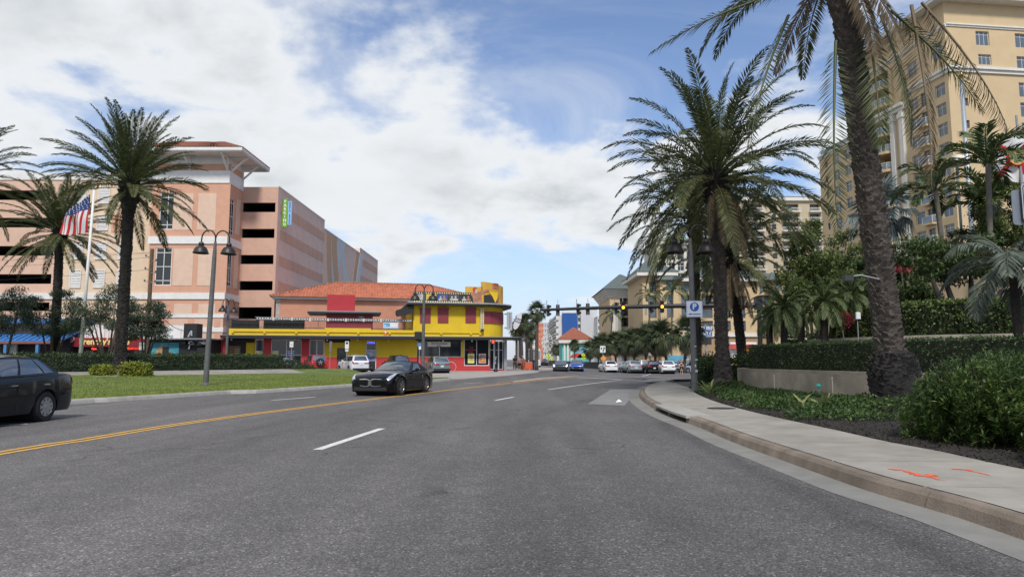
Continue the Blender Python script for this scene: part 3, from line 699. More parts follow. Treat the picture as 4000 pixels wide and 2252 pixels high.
def rotmat(az, el, roll=0.):
    ca, sa, ce, se = math.cos(az), math.sin(az), math.cos(el), math.sin(el)
    Rz = np.array([[ca, -sa, 0], [sa, ca, 0], [0, 0, 1]]); Ry = np.array([[ce, 0, -se], [0, 1, 0], [se, 0, ce]]); cr, sr = math.cos(roll), math.sin(roll); Rx = np.array([[1, 0, 0], [0, cr, -sr], [0, sr, cr]])
    return Rz@Ry@Rx
def fan_crown(seed, n=34, s=1., dry=False):
    r_ = random.Random(seed); parts = []
    for i in range(n):
        u = (i+.5)/n; el = R(85-135*u) if not dry else R(-55-30*r_.random()); V, T = fan_arrays(seed*50+i, .7*r_.uniform(.8, 1.15), .8*r_.uniform(.85, 1.15), 20, .35+.5*u)
        az = i*2.39996+r_.uniform(-.3, .3); parts.append(((V@rotmat(az, el, r_.uniform(-.5, .5)).T)*s, T))
    return merge(parts)
FANS = [bulk('crown', *fan_crown(k), SABAL) for k in range(4)]; SKIRT = [bulk('skirt', *fan_crown(20+k, 14, 1., True), SABALD) for k in range(2)]
def fan_palm(label, loc, h, s, seed, group, lean=(0, 0), tr=.17, skirt=True, bark=None):
    t = thing('fan_palm', label, 'palm tree', loc, group=group); r_ = random.Random(seed); top = Vector((lean[0], lean[1], h)); path = [Vector((top.x*(k/8)**1.5, top.y*(k/8)**1.5, h*k/8-(.2 if k == 0 else 0))) for k in range(9)]
    ob('trunk', trunk_mb(path, [tr*1.25]+[tr]*7+[tr*1.15], 10, .03, seed), bark or BARK, t, smooth=True)
    o = bpy.data.objects.new('crown', FANS[seed % 4]); COL.objects.link(o); o.parent = t; o.location = top; o.scale = (s,)*3; o.rotation_euler = (0, 0, r_.uniform(0, 6.28))
    if skirt: o = bpy.data.objects.new('skirt', SKIRT[seed % 2]); COL.objects.link(o); o.parent = t; o.location = top; o.scale = (s*.95,)*3; o.rotation_euler = (0, 0, r_.uniform(0, 6.28))
    return t
def px_palm(label, px, pytop, Y, crown_px, seed, group, lean=0., tr=.17, **kw):
    b = Vector((GX(px, Y), Y, zg(GX(px, Y), Y))); s = crown_px/2*Y/F/1.55; zc = P(px, pytop+crown_px*.42, Y).z-b.z; return fan_palm(label, b, zc, s, seed, group, (lean, 0), tr, **kw)
GR = 'fan palms along the street on the hotel side'; LR_ = 'fan palms along the street by the bar'
right_row = [(2305, 1328, 190, 88, 0), (2338, 1310, 172, 105, 0), (2362, 1300, 160, 110, -.3), (2405, 1290, 135, 125, 0), (2440, 1285, 128, 130, .2), (2478, 1275, 118, 140, 0), (2520, 1262, 112, 150, .4), (2560, 1252, 104, 165, 0), (2608, 1245, 97, 175, -.8), (2672, 1225, 90, 190, .6)]
RLAB = ['fan palm nearest the turquoise shop on the hotel side', 'fan palm just behind the keep right sign', 'fan palm behind the passing white hatchback', 'fan palm before the white columns of the pavilion', 'fan palm behind the small silver saloon', 'fan palm behind the silver crossover', 'fan palm behind the black crossover', 'fan palm beside the small parking notice', 'leaning fan palm behind the last white crossover', 'large shaggy fan palm by the person in black shorts']
for i, (px, py, Y, c, l) in enumerate(right_row): px_palm(RLAB[i], px, py, Y, c, i, GR, l, .2)
px_palm('fan palm behind the fence before the turquoise shop', 2245, 1322, 200, 62, 3, None); px_palm('short fan palm just left of the turquoise shop columns', 2218, 1338, 230, 60, 5, 'short fan palms down the street'); px_palm('short fan palm before the banded side of the blue ended hotel', 2190, 1340, 260, 58, 6, 'short fan palms down the street')
px_palm('short fan palm beside the small crossing sign down the street', 2173, 1342, 280, 55, 7, 'short fan palms down the street')
left_row = [(2096, 1176, 82, 100, .1), (2058, 1220, 86, 96, 0), (2040, 1226, 92, 92, -.2), (2030, 1245, 99, 86, 0), (2018, 1262, 108, 80, 0), (2075, 1262, 104, 78, 0), (2066, 1290, 120, 70, 0)]
for i, (px, py, Y, c, l) in enumerate(left_row):
    lab = 'tallest fan palm at the street corner by the bar' if i == 0 else ('second', 'third', 'fourth', 'fifth', 'sixth', 'last')[i-1]+' dark fan palm of the row beginning at the bar corner'
    px_palm(lab, px, py, Y, c, i+2, None if i == 0 else LR_, l, .2, skirt=True)
# coconut and royal style palms against the hotel
def feather_crown(seed, n, L, elo=-30, ehi=75, leaf=.5, width=.05, pairs=34, vee=.1, droop=1.2):
    r_ = random.Random(seed); parts = []
    for i in range(n):
        u = (i+.5)/n; V, T = frond_arrays(L*r_.uniform(.85, 1.1), R(ehi+(elo-ehi)*u), seed*31+i, droop, pairs, leaf, width, vee); parts.append((V@rotmat(i*2.39996+r_.uniform(-.3, .3), 0, r_.uniform(-.3, .3)).T, T))
    return merge(parts)
FEATH = leafmat('feather_leaf', (.034, .060, .022), (.145, .19, .07), rough=.45, scale=.8, trl=.25)
COCO = [bulk('crown', *feather_crown(3+k, 13, 2.6, -35, 70, .6, .07, 30, -.1, 1.5), FEATH) for k in range(2)]
def feather_palm(label, loc, h, s, seed, crown, group=None, lean=(0, 0), tr=.13, bark=None, name='feather_palm'):
    t = thing(name, label, 'palm tree', loc, group=group); path = [Vector((lean[0]*(k/8)**1.3, lean[1]*(k/8)**1.3, h*k/8-(.3 if k == 0 else 0))) for k in range(9)]
    ob('trunk', trunk_mb(path, [tr*1.3]+[tr]*8, 10, .02, seed), bark or mat('grey_bark', (.13, .12, .10), .9, .25, 6, .4), t, smooth=True)
    o = bpy.data.objects.new('crown', crown); COL.objects.link(o); o.parent = t; o.location = (lean[0], lean[1], h); o.scale = (s,)*3; o.rotation_euler = (0, 0, seed*1.7); return t
for lab, px, py, Y, s, k in (('coconut palm leaning in front of the beige hotel wing', 2540, 1150, 150, 1.5, 0), ('round topped palm in front of the hotel wing columns', 2622, 1130, 140, 1.7, 1), ('wind bent coconut palm between the white block and the pavilion', 2385, 1222, 190, 1.7, 1)):
    b = Vector((GX(px, Y), Y, zg(GX(px, Y), Y))); feather_palm(lab, b, P(px, py, Y).z-b.z, s, k+2, COCO[k], None, (.6 if k else 0, 0), .2)
# ------------------------------------------------------------------ hedges, shrubs, broadleaf trees
def surf_leaves(n, seed, box, leaf, width, m, name, round_=.15, updir=.5):
    """leafy skin over a box-like hedge path: box = list of (cx, cy, hx, hy, z0, z1, ang)"""
    r = np.random.default_rng(seed); P_, N_ = [], []
    areas = np.array([(2*(b[2]+b[3])*2*(b[5]-b[4])+4*b[2]*b[3]) for b in box]); cnt = (n*areas/areas.sum()).astype(int)
    for b, c in zip(box, cnt):
        cx, cy, hx, hy, z0, z1, ang = b; h = z1-z0; A = np.array([4*hx*hy*1.3, 2*hx*h, 2*hx*h, 2*hy*h, 2*hy*h]); k = r.choice(5, c, p=A/A.sum()); u, v = r.uniform(-1, 1, c), r.uniform(0, 1, c); w = r.uniform(-1, 1, c)
        q = np.zeros((c, 3)); nn_ = np.zeros((c, 3))
        top = k == 0; q[top] = np.c_[u[top]*hx, w[top]*hy, np.full(top.sum(), z1)]; nn_[top] = (0, 0, 1)
        for kk, ax, sg in ((1, 1, -1), (2, 1, 1), (3, 0, -1), (4, 0, 1)):
            s_ = k == kk; z = z0+v[s_]*h
            if ax == 1: q[s_] = np.c_[u[s_]*hx, np.full(s_.sum(), sg*hy), z]; nn_[s_] = (0, sg, 0)
            else: q[s_] = np.c_[np.full(s_.sum(), sg*hx), w[s_]*hy, z]; nn_[s_] = (sg, 0, 0)
        # soften the shape: inward wobble
        wob = .5*np.sin(q[:, 0]*3.1+seed)+.5*np.sin(q[:, 1]*3.7+q[:, 2]*4)
        q += nn_*(wob[:, None]*round_*.35+r.normal(0, round_*.45, (c, 1)))
        ca, sa = math.cos(ang), math.sin(ang); Rz = np.array([[ca, -sa, 0], [sa, ca, 0], [0, 0, 1]]); P_.append(q@Rz.T+np.array([cx, cy, 0])); N_.append(nn_@Rz.T)
    P_, N_ = np.concatenate(P_), np.concatenate(N_); D = nrm(N_*r.uniform(.2, 1.0, (len(P_), 1))+r.normal(0, .6, P_.shape)+np.array([0, 0, updir])); up = nrm(N_+r.normal(0, .5, P_.shape))
    V, T = leaves(P_-D*leaf*.3, D, up, leaf*r.uniform(.6, 1.3, len(P_)), width*r.uniform(.7, 1.3, len(P_)), .2, .15); return bulk(name, V, T, m)
def path_boxes(path, step, hw, z0f, h, segs=None):
    out = []; L_ = plen(path); n = max(1, int(L_/step))
    for i in range(n):
        c = cut(path, L_*i/n, L_*(i+1)/n); a, b = c[0], c[-1]; m_ = ((a[0]+b[0])/2, (a[1]+b[1])/2); ang = math.atan2(b[1]-a[1], b[0]-a[0]); z = z0f(*m_); out.append((m_[0], m_[1], math.hypot(b[0]-a[0], b[1]-a[1])/2*1.06, hw, z-.05, z+h, ang))
    return out
def hedge(label, boxes, n, leaf, width, m, core_m, seed, cat='hedge', round_=.12):
    c0 = boxes[len(boxes)//2]; loc = Vector((c0[0], c0[1], c0[4])); t = thing('hedge', label, cat, loc)
    bx = [(b[0]-loc.x, b[1]-loc.y, b[2], b[3], b[4]-loc.z, b[5]-loc.z, b[6]) for b in boxes]
    mb = MB()
    for b in bx:
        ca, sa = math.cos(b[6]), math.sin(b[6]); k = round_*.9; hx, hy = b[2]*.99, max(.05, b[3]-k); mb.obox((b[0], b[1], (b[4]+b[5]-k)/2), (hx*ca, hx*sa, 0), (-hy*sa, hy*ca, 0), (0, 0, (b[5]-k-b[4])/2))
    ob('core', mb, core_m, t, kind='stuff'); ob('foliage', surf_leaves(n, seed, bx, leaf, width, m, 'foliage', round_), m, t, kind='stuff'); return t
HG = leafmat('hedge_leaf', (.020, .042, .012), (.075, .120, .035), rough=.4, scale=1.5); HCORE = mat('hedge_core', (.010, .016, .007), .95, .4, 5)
HGY = leafmat('hedge_leaf_yellow', (.09, .13, .02), (.33, .34, .05), rough=.45, scale=2); HGD = leafmat('juniper_leaf', (.018, .036, .018), (.065, .100, .045), rough=.6, scale=1.2)
HGL = leafmat('hedge_leaf_light', (.032, .062, .016), (.13, .185, .045), rough=.4, scale=1.2)
# verge hedge on the left, behind the footpath
HV = offset(FP, -2.35); hv = cut(HV, 2, plen(HV))
hedge('long clipped dark hedge behind the footpath on the verge', path_boxes(hv, 1.6, .75, lawn_z, 1.02), 26000, .10, .06, HG, HCORE, 5)
jv = offset(FP, -1.45); hedge('low spreading juniper border in front of the verge hedge', path_boxes(cut(jv, 1.5, plen(jv)), 1.3, .45, lawn_z, .42), 16000, .12, .045, HGD, HCORE, 6, round_=.25)
hb = [(-16.2, 52.6, .9, .7, .2, .80, .8), (-17.3, 52.6, .9, .8, .25, 1.15, .8)]
hedge('low bushy end of the verge hedge before the parked cars', hb, 4000, .12, .06, HGD, HCORE, 7, round_=.2)
for lab, px, Y, w, h, sd in (('yellow green croton shrub at the foot of the verge palm', 535, 39.6, .66, .62, 1), ('small yellow green shrub left of the verge palm', 408, 39.2, .40, .38, 2)):
    x = GX(px, Y); z = lawn_z(x, Y); hedge(lab, [(x, Y, w, .5, z, z+h, 0)], 2600, .13, .08, HGY, HCORE, 20+sd, 'shrub', .18)
def broadleaf(name, label, loc, limbs, clumps, n, leaf, width, m, seed, tr=.14, bark=None, cat='tree', group=None):
    """trunk and limbs as tubes; leaves spread through overlapping clumps"""
    t = thing(name, label, cat, loc, group=group); mb = MB()
    for path, r0, r1 in limbs: mb.tube(path, list(np.linspace(r0, r1, len(path))), 8)
    ob('trunk', mb, bark or mat('tree_bark', (.085, .07, .055), .95, .35, 6, .7), t, smooth=True)
    r = np.random.default_rng(seed); P_ = []; vol = np.array([c[3]*c[4]*c[5] for c in clumps])**.8; cnt = (n*vol/vol.sum()).astype(int)
    for c, k in zip(clumps, cnt):
        d = nrm(r.normal(0, 1, (k, 3))); q = d*(r.random((k, 1))**.28)*np.array([c[3], c[4], c[5]])+np.array(c[:3]); P_.append(q+r.normal(0, .06, q.shape))
    P_ = np.concatenate(P_); D = nrm(r.normal(0, 1, P_.shape)+np.array([0, 0, .25])); up = nrm(r.normal(0, .6, P_.shape)+np.array([0, 0, 1.]))
    V, T = leaves(P_, D, up, leaf*r.uniform(.6, 1.3, len(P_)), width*r.uniform(.7, 1.3, len(P_)), .2, .2); o = ob('crown', bulk('crown', V, T, m), m, t); return t
SEA = leafmat('buttonwood_leaf', (.032, .050, .030), (.12, .155, .095), rough=.6, scale=1.2, trl=.2)
def verge_tree(label, px, Y, wpx, topy, seed, lean):
    x = GX(px, Y); loc = Vector((x, Y, .3)); h = P(px, topy, Y).z-.3; w = wpx/2*Y/F; r_ = random.Random(seed); limbs = []; cl = []
    for k in range(7):
        a = r_.uniform(0, 6.28); e = Vector((w*r_.uniform(.3, .85)*math.cos(a)+lean*w, w*.5*math.sin(a), h*r_.uniform(.5, .8))); b = Vector((lean*.3*k/7, 0, .1)); mid = b.lerp(e, .5)+Vector((lean*.4, 0, -.25+.3*r_.random()))
        limbs.append(([b, mid, e], .10, .03))
    for k in range(34):
        a = r_.uniform(0, 6.28); rr = w*math.sqrt(r_.random()); zz_ = h*(.42+.5*r_.random()*(1-.45*(rr/w))); cl.append((lean*w*.6+rr*math.cos(a), rr*.6*math.sin(a), zz_, r_.uniform(.35, .8), r_.uniform(.35, .7), r_.uniform(.25, .5)))
    broadleaf('verge_tree', label, loc, limbs, cl, 9000, .15, .075, SEA, seed)
verge_tree('grey green bushy tree right of the flag pole', 415, 50, 330, 1065, 3, .1)
verge_tree('grey green bushy tree left of the flag pole in front of the garage', 205, 52, 330, 1090, 4, -.1)
verge_tree('grey green bushy tree above the black saloon', 15, 49, 250, 1060, 5, -.1)
verge_tree('thin leafy tree by the utility pole', 560, 53, 150, 1135, 6, .1)
# ------------------------------------------------------------------ terraces on the right
CAPM = mat('wall_cap', (.30, .255, .20), .85, .18, 3, .3, dirt=.4); WALLM = mat('retaining_wall_render', (.33, .285, .225), .9, .28, 1.6, .5, dirt=.75, bscale=25)
def terrace_wall(label, path, z0, z1, cap=.30, m=None, capm=None):
    t = thing('retaining_wall', label, 'wall', (path[0][0], path[0][1], z0)); o = t.location
    loc = [(p[0]-o.x, p[1]-o.y) for p in path]; zf = lambda x, y: 0.
    ob('wall', profile_sweep(loc, [(-.15, -.5), (-.15, z1-z0), (.15, z1-z0), (.15, -.5)], zf=zf, closed=True), m or WALLM, t, smooth=35)
    ob('coping', profile_sweep(loc, [(-cap*.55, z1-z0+.002), (-cap*.68, z1-z0+.05), (-cap*.55, z1-z0+.11), (cap*.5, z1-z0+.11), (cap*.5, z1-z0+.002)], zf=zf, closed=True), capm or CAPM, t, smooth=50); return t
W1 = smooth_path([(12.5, 31.5), (10.6, 30.2), (9.55, 28.6), (9.5, 26.5), (9.95, 23.5), (10.4, 20.2), (11.1, 18.2), (12.3, 16.2), (14.2, 14.2), (17, 12), (21, 9)], .4)
W1r = W1[::-1]
terrace_wall('low curved stained retaining wall behind the planting bed', W1, .1, .90)
W2 = smooth_path([(13.6, 31.2), (14.0, 29.0), (14.6, 27.0), (15.6, 25.2), (18.5, 23.2), (24, 21), (30, 19)], .5)
terrace_wall('second terrace wall with rounded coping between two hedges', W2, .9, 2.16, capm=mat('second_cap', (.38, .34, .28), .85, .15, 3))
W3 = smooth_path([(17.6, 34.5), (18.9, 31.4), (21.5, 29.2), (26, 27.6), (33, 26)], .6)
terrace_wall('upper sand coloured terrace wall behind the flat topped hedge', W3, 1.5, 4.75, m=mat('upper_wall_render', (.44, .35, .235), .9, .1, 1.2, .2, dirt=.2), capm=mat('upper_cap', (.40, .31, .20), .8, .12, 2))
def fill(name, a, b, z, m):
    n = 24; A, B = resamp(a, n), resamp(b, n); mb = MB(); mb.grid([[(p[0], p[1], z), (q[0], q[1], z+.03)] for p, q in zip(A, B)]); mb.grid([[(q[0], q[1], z+.03) for q in B], [(q[0], q[1], -.4) for q in B]]); return ob(name, mb, m, kind='structure')
TS = mat('terrace_soil', (.05, .04, .03), .95, .4, 6, .6)
fill('lower_terrace', offset(W1, -.1), offset(smooth_path([(14.5, 34), (16, 31), (17, 29), (19, 27), (23, 25), (28, 22), (34, 16)], .5), 0), .80, TS)
fill('middle_terrace', offset(W2, -.1), smooth_path([(19, 39), (23, 36), (26, 34), (33, 32), (42, 29)], .5), 1.9, TS)
h1 = offset(W1[:], -.75); h1 = cut(h1, 2.6, plen(h1))
hedge('clipped dark green hedge on top of the low curved wall', path_boxes(h1, 1.1, .48, lambda x, y: .86, 1.06), 30000, .07, .045, HG, HCORE, 31, round_=.06)
q = h1[0]; hedge('bright yellow green end of the wall hedge', [(h1[0][0]+.05, h1[0][1]+.35, .40, .35, .86, 1.66, 0)], 1500, .09, .06, HGY, HCORE, 32, 'shrub', .12)
h2 = offset(W2, -.85); h2 = cut(h2, 1.2, plen(h2)); hedge('tall flat topped hedge with lighter tips on the second terrace', path_boxes(h2, 1.3, .6, lambda x, y: 2.05, 1.48), 26000, .12, .075, HGL, HCORE, 33, round_=.12)
hedge('rounded hedge block at the left end of the second terrace', [(13.9, 32.0, .9, .8, .85, 2.45, 0)], 3500, .09, .06, HG, HCORE, 34, round_=.2)
hedge('dark shrub clump behind the full crowned date palm', [(10.6, 33.5, 1.5, .8, -.05, 1.35, .2), (9.35, 32.2, .45, .5, -.05, 1.25, .2)], 7000, .12, .07, HG, HCORE, 35, 'shrub', .3)
# planted bank behind: pygmy palms, broadleaf shrubs, bougainvillea
PYG = [bulk('crown', *feather_crown(11+k, 34, 1.35, -55, 80, .24, .022, 34, .15, 1.5), FEATH) for k in range(3)]
for i, (px, py, Y, s) in enumerate(((3062, 1195, 27.5, 1.15), (3222, 1175, 27.5, 1.1), (3330, 1150, 29, 1.1), (3005, 1235, 31, .9), (3130, 1225, 30, .9))):
    b = Vector((GX(px, Y), Y, .85)); feather_palm(('dwarf palm with the broadest crown above the wall hedge', 'dwarf palm before the rounded hedge block', 'dwarf palm right beside the near palm trunk', 'small dwarf palm beside the leaning date palm', 'small dwarf palm between two broader ones')[i], b, P(px, py, Y).z-b.z, s, i, PYG[i % 3], 'dwarf palms on the lower terrace', (.1, 0), .14, BARKD, 'dwarf_palm')
ADO = [bulk('crown', *feather_crown(41+k, 13, 2.1, 5, 78, .62, .085, 30, .45, 1.75), FEATH) for k in range(2)]
for i, (lab, px, py, Y, s, lean) in enumerate((('slender leaning palm with arched fronds against the hotel columns', 3655, 745, 33, 1.05, -1.0), ('tall arching palm beside the red crossed flag', 3860, 640, 28.5, 1.15, -.4), ('arching palm low on the bank below the flag', 3830, 800, 34, 1.2, .3))):
    b = Vector((GX(px+ (70 if i == 0 else 30), Y), Y, 1.95)); top = P(px, py, Y); feather_palm(lab, b, top.z-b.z, s, i, ADO[i % 2], None, (top.x-b.x, 0), .11, None, 'arching_palm')
BIS = leafmat('silver_fan', (.12, .155, .15), (.27, .32, .30), rough=.6, scale=1, trl=.15); bc = bulk('crown', *fan_crown(77, 22, 1.35), BIS)
b = Vector((GX(3480, 36), 36, 1.9)); t = thing('silver_fan_palm', 'silvery blue fan palm behind the near palm trunk', 'palm tree', b); mb = trunk_mb([(0, 0, -.3), (0, 0, 3.5), (0, 0, P(3480, 830, 36).z-b.z)], [.3, .25, .25], 10); ob('trunk', mb, BARK, t); o = ob('crown', bc, BIS, t, (0, 0, P(3480, 830, 36).z-b.z)); o.scale = (1.15,)*3
b = Vector((GX(3985, 21), 21, 1.2)); feather_palm('near palm with long grey drooping fronds before the upper wall', b, P(3985, 1030, 21).z-b.z, 1.2, 5, bulk('crown', *feather_crown(91, 16, 2.2, -40, 60, .55, .05, 36, -.3, 1.5), leafmat('grey_frond', (.055, .075, .055), (.17, .20, .155), rough=.6, scale=1)), None, (0, 0), .13, BARKD, 'drooping_palm')
BANK = leafmat('bank_leaf', (.022, .044, .014), (.105, .155, .050), rough=.45, scale=.9); BANK2 = leafmat('bank_leaf_light', (.042, .075, .020), (.18, .225, .07), rough=.45, scale=.9)
BOUG = leafmat('bougainvillea', (.20, .015, .035), (.50, .06, .10), rough=.6, scale=2)
bank = [('dark dense shrub tree high on the bank behind the flat topped hedge', 3660, 1090, 34, 520, 220, 0), ('dense leafy shrub on the bank right of the near palm', 3490, 1100, 31, 300, 260, 0), ('broad leafed bush left of the near palm trunk', 3330, 1060, 34, 280, 280, 1), ('leafy tree left on the bank beneath the hotel', 3215, 985, 37, 300, 240, 1), ('big shadowy tree on the bank below the flag', 3880, 990, 35, 380, 330, 0), ('loose shrub over the hedge beside the dwarf palms', 3400, 1180, 30, 260, 190, 0), ('light green bush behind the dwarf palms', 3170, 1100, 35, 240, 200, 1), ('dark bush low behind the flat topped hedge', 3590, 1150, 31.5, 330, 170, 0), ('palm like thicket under the sign at the right', 3930, 830, 33, 260, 300, 1)]
for i, (lab, px, py, Y, w, h, kind) in enumerate(bank):
    c = P(px, py, Y); zb = 1.9 if px > 3300 else .85; loc = Vector((c.x, Y, zb)); hw, hh = w/2*Y/F, h/2*Y/F; zc = c.z-zb; r_ = random.Random(i+60); limbs = []; cl = []
    for k in range(5):
        a = r_.uniform(0, 6.28); e = Vector((hw*.6*math.cos(a), hw*.4*math.sin(a), max(.5, zc+hh*.2))); limbs.append(([Vector((0, 0, -.2)), Vector((e.x*.35, e.y*.35, e.z*.45)), e], .12, .03))
    for k in range(40):
        a = r_.uniform(0, 6.28); rr = math.sqrt(r_.random()); zz_ = r_.uniform(-1, 1)*math.sqrt(1-rr*rr*.8); cl.append((hw*rr*math.cos(a), hw*.55*rr*math.sin(a), max(.3, zc+hh*zz_), r_.uniform(.25, .65), r_.uniform(.25, .6), r_.uniform(.18, .42)))
    broadleaf('bank_shrub', lab, loc, limbs, cl, 9000, .19, .075, (BANK, BANK2)[kind], i+90, cat='shrub')
for i, (px, py, Y) in enumerate(((3520, 1045, 30.4), (3655, 985, 32.5), (3285, 1245, 28.2), (3720, 965, 32.8), (3840, 1005, 33))):
    c = P(px, py, Y); zb = 1.9 if px > 3300 else .85; r_ = random.Random(i); cl = [(r_.uniform(-.4, .4), r_.uniform(-.3, .3), c.z-zb+r_.uniform(-.2, .2), .3, .25, .2) for _ in range(6)]
    broadleaf('bougainvillea', ('magenta blossom spray beside the near palm trunk', 'faded red blossom spray under the hotel windows', 'small pink blossom spray above the lower hedge', 'thin red blossom twig high on the bank', 'rusty red leaf spray in the dark shrub')[i], Vector((c.x, Y, zb)), [([Vector((0, 0, -.2)), Vector((.1, 0, (c.z-zb)*.5)), Vector((0, 0, c.z-zb))], .05, .02)], cl, 350, .10, .07, BOUG, i+7, cat='flowers')
b = Vector((GX(3790, 27.5), 27.5, 1.95)); r_ = random.Random(1)
limbs = [([Vector((0, 0, -.1)), Vector((dx*.5, 0, dz*.35)), Vector((dx, r_.uniform(-.4, .4), dz))], .22, .08) for dx, dz in ((-1.5, 2.6), (-.7, 2.9), (.4, 2.9), (1.3, 2.2), (2.0, 2.5))]
broadleaf('spreading_tree', 'dark many stemmed tree spreading over the flat topped hedge', b, limbs, [(r_.uniform(-2.2, 2.2), r_.uniform(-.8, .8), r_.uniform(2.7, 4.2), .6, .5, .3) for _ in range(22)], 6000, .17, .08, BANK, 44, bark=mat('dark_bark', (.028, .024, .02), .9, .3, 5, .5))
# ------------------------------------------------------------------ planting bed: podocarpus bush, ground cover, striped agaves
POD = leafmat('podocarpus_leaf', (.022, .050, .014), (.115, .175, .040), rough=.4, scale=1.1, trl=.25)
def pod_bush(label, loc, hw, hd, h, n, seed):
    t = thing('podocarpus_bush', label, 'shrub', loc); r = np.random.default_rng(seed); r_ = random.Random(seed); mb = MB()
    for k in range(26):
        a = r_.uniform(0, 6.28); rr = math.sqrt(r_.random()); e = Vector((hw*rr*math.cos(a), hd*rr*math.sin(a), h*r_.uniform(.55, .95))); mb.tube([Vector((e.x*.4, e.y*.4, -.1)), Vector((e.x*.8, e.y*.8, e.z*.5)), e], [.022, .016, .006], 5)
    ob('stems', mb, mat('stem_brown', (.06, .05, .03), .9, .3, 8), t, kind='stuff')
    # upright sprays of narrow leaves
    ns = n//26; P_, D_ = [], []
    a = r.uniform(0, 6.283, ns); rr = r.random(ns)**.42*(1+.10*np.sin(a*5)+.07*np.sin(a*9+1)); x, y = hw*rr*np.cos(a), hd*rr*np.sin(a)
    zt = h*(1-.45*rr**3)*r.uniform(.12, 1.02, ns); ax = nrm(np.c_[np.cos(a)*.35*rr+r.normal(0, .42, ns), np.sin(a)*.45*rr+r.normal(0, .42, ns), np.ones(ns)*.75])
    Lsp = r.uniform(.16, .32, ns); base = np.c_[x, y, zt]-ax*Lsp[:, None]
    for j in range(26):
        f = (j+.5)/26; p = base+ax*(Lsp*f)[:, None]; th = j*2.4+r.uniform(0, 6.28, ns); s1 = nrm(np.cross(ax, np.array([0.3, 1., .1]))); s2 = np.cross(ax, s1); d = nrm(s1*np.cos(th)[:, None]+s2*np.sin(th)[:, None]+ax*(.2+.75*f)); P_.append(p); D_.append(d)
    P_, D_ = np.concatenate(P_), np.concatenate(D_); V, T = leaves(P_, D_, np.tile([0, 0, 1.], (len(P_), 1))+r.normal(0, .3, P_.shape), r.uniform(.06, .12, len(P_)), r.uniform(.016, .028, len(P_)), .1, .10); ob('foliage', bulk('foliage', V, T, POD), POD, t, kind='stuff'); return t
pod_bush('big soft podocarpus bush at the edge of the mulch bed', Vector((7.55, 10.3, bed_z(7.55, 10.3))), 1.35, 1.5, 1.32, 62000, 3)
pod_bush('podocarpus bush set back behind the larger one', Vector((9.3, 12.2, bed_z(9.3, 12.2))), 1.4, 1.4, 1.35, 40000, 4)
pod_bush('podocarpus bush nearest the pavement beside the sign', Vector((7.2, 7.7, bed_z(7.2, 7.7))), 1.0, 1.1, 1.15, 36000, 5)
def ground_cover(name, label, fn, n, leaf, width, m, seed, h):
    r = np.random.default_rng(seed); pts = fn(r, n); z = np.array([bed_z(*p) for p in pts]); hh = h*r.random(len(pts))**.7; P_ = np.c_[pts, z+hh]; D = nrm(r.normal(0, 1, P_.shape)+np.array([0, 0, .35])); V, T = leaves(P_, D, np.tile([0, 0, 1.], (len(P_), 1))+r.normal(0, .4, P_.shape), leaf*r.uniform(.6, 1.3, len(P_)), width*r.uniform(.7, 1.3, len(P_)), .2, .1); tag(ob(name, bulk(name, V, T, m), m), label, 'ground cover', kind='stuff')
def gc_pts(r, n):
    """patchy band in the bed between the mulch edge and the wall"""
    y = r.uniform(13.4, 28.5, n); o = np.array([at_y(BK, min(v, BK[-1][1]))[0] for v in y]); w = np.array([min(10.1 if v < 20 else 9.9-.1*(v-20), 9.2 if v > 25 else 99) for v in y]); lo = o+.55+.35*np.sin(y*2.1)+.25*np.sin(y*5.3); x = lo+(w-lo)*r.random(n)**.9
    keep = (w > lo) & (np.hypot(x-9.18, y-16.5) > .75) & (np.hypot(x-8.55, y-27.8) > .6) & ((np.sin(x*2.7+y)+np.sin(y*1.9-x*1.3)) > -1.15); keep &= ~((y < 15.4) & (x > 8.6)); return np.c_[x, y][keep]
GCV = leafmat('ground_cover_leaf', (.022, .050, .012), (.085, .145, .035), rough=.5, scale=1.5)
ground_cover('ground_cover', 'low green ground cover spreading over the mulch bed', gc_pts, 30000, .085, .045, GCV, 8, .13)
def chip_pts(r, n):
    y = r.uniform(5.5, 27, n); o = np.array([at_y(BK, min(v, BK[-1][1]))[0] for v in y]); return np.c_[o+.03+r.random(n)**1.5*3.2, y]
ground_cover('mulch_chips', 'dark bark chips scattered on the planting bed', chip_pts, 16000, .05, .02, mat('bark_chip', (.035, .027, .021), .95, .5, 20), 12, .012)
AGV = leafmat('striped_blade', (.07, .12, .04), (.34, .36, .15), rough=.5, scale=4)
def agave(label, loc, n, L, seed):
    t = thing('striped_agave', label, 'plant', loc); r_ = random.Random(seed)
    for i in range(n):
        az = i*2.4+r_.uniform(-.3, .3); el = r_.uniform(.35, 1.35); l = L*r_.uniform(.7, 1.1); mb = MB(); rows = []
        for k in range(6):
            f = k/5; w = .045*math.sin(math.pi*(.15+.85*(1-f)))*(1 if k < 5 else .05); a = el-.55*f*f; p = Vector((l*f*math.cos(el-.3*f), 0, l*f*math.sin(el-.35*f))); rows.append([p+Vector((0, -w, .01)), p, p+Vector((0, w, .01))])
        mb.grid(rows); ob('blade', mb, AGV, t, rot=(0, 0, az))
for lab, px, py, n, L, sd in (('green and cream striped agave in front of the stained wall', 3218, 1573, 16, .55, 1), ('smaller striped agave left of the wall agave', 3135, 1566, 12, .46, 2), ('striped agave beside the parking sign post', 2770, 1520, 16, .75, 3), ('thin striped agave below the palm mound', 2905, 1545, 10, .42, 4)):
    p = Pz(px, py, .32); agave(lab, Vector((p.x, p.y, bed_z(p.x, p.y)-.02)), n, L, sd)
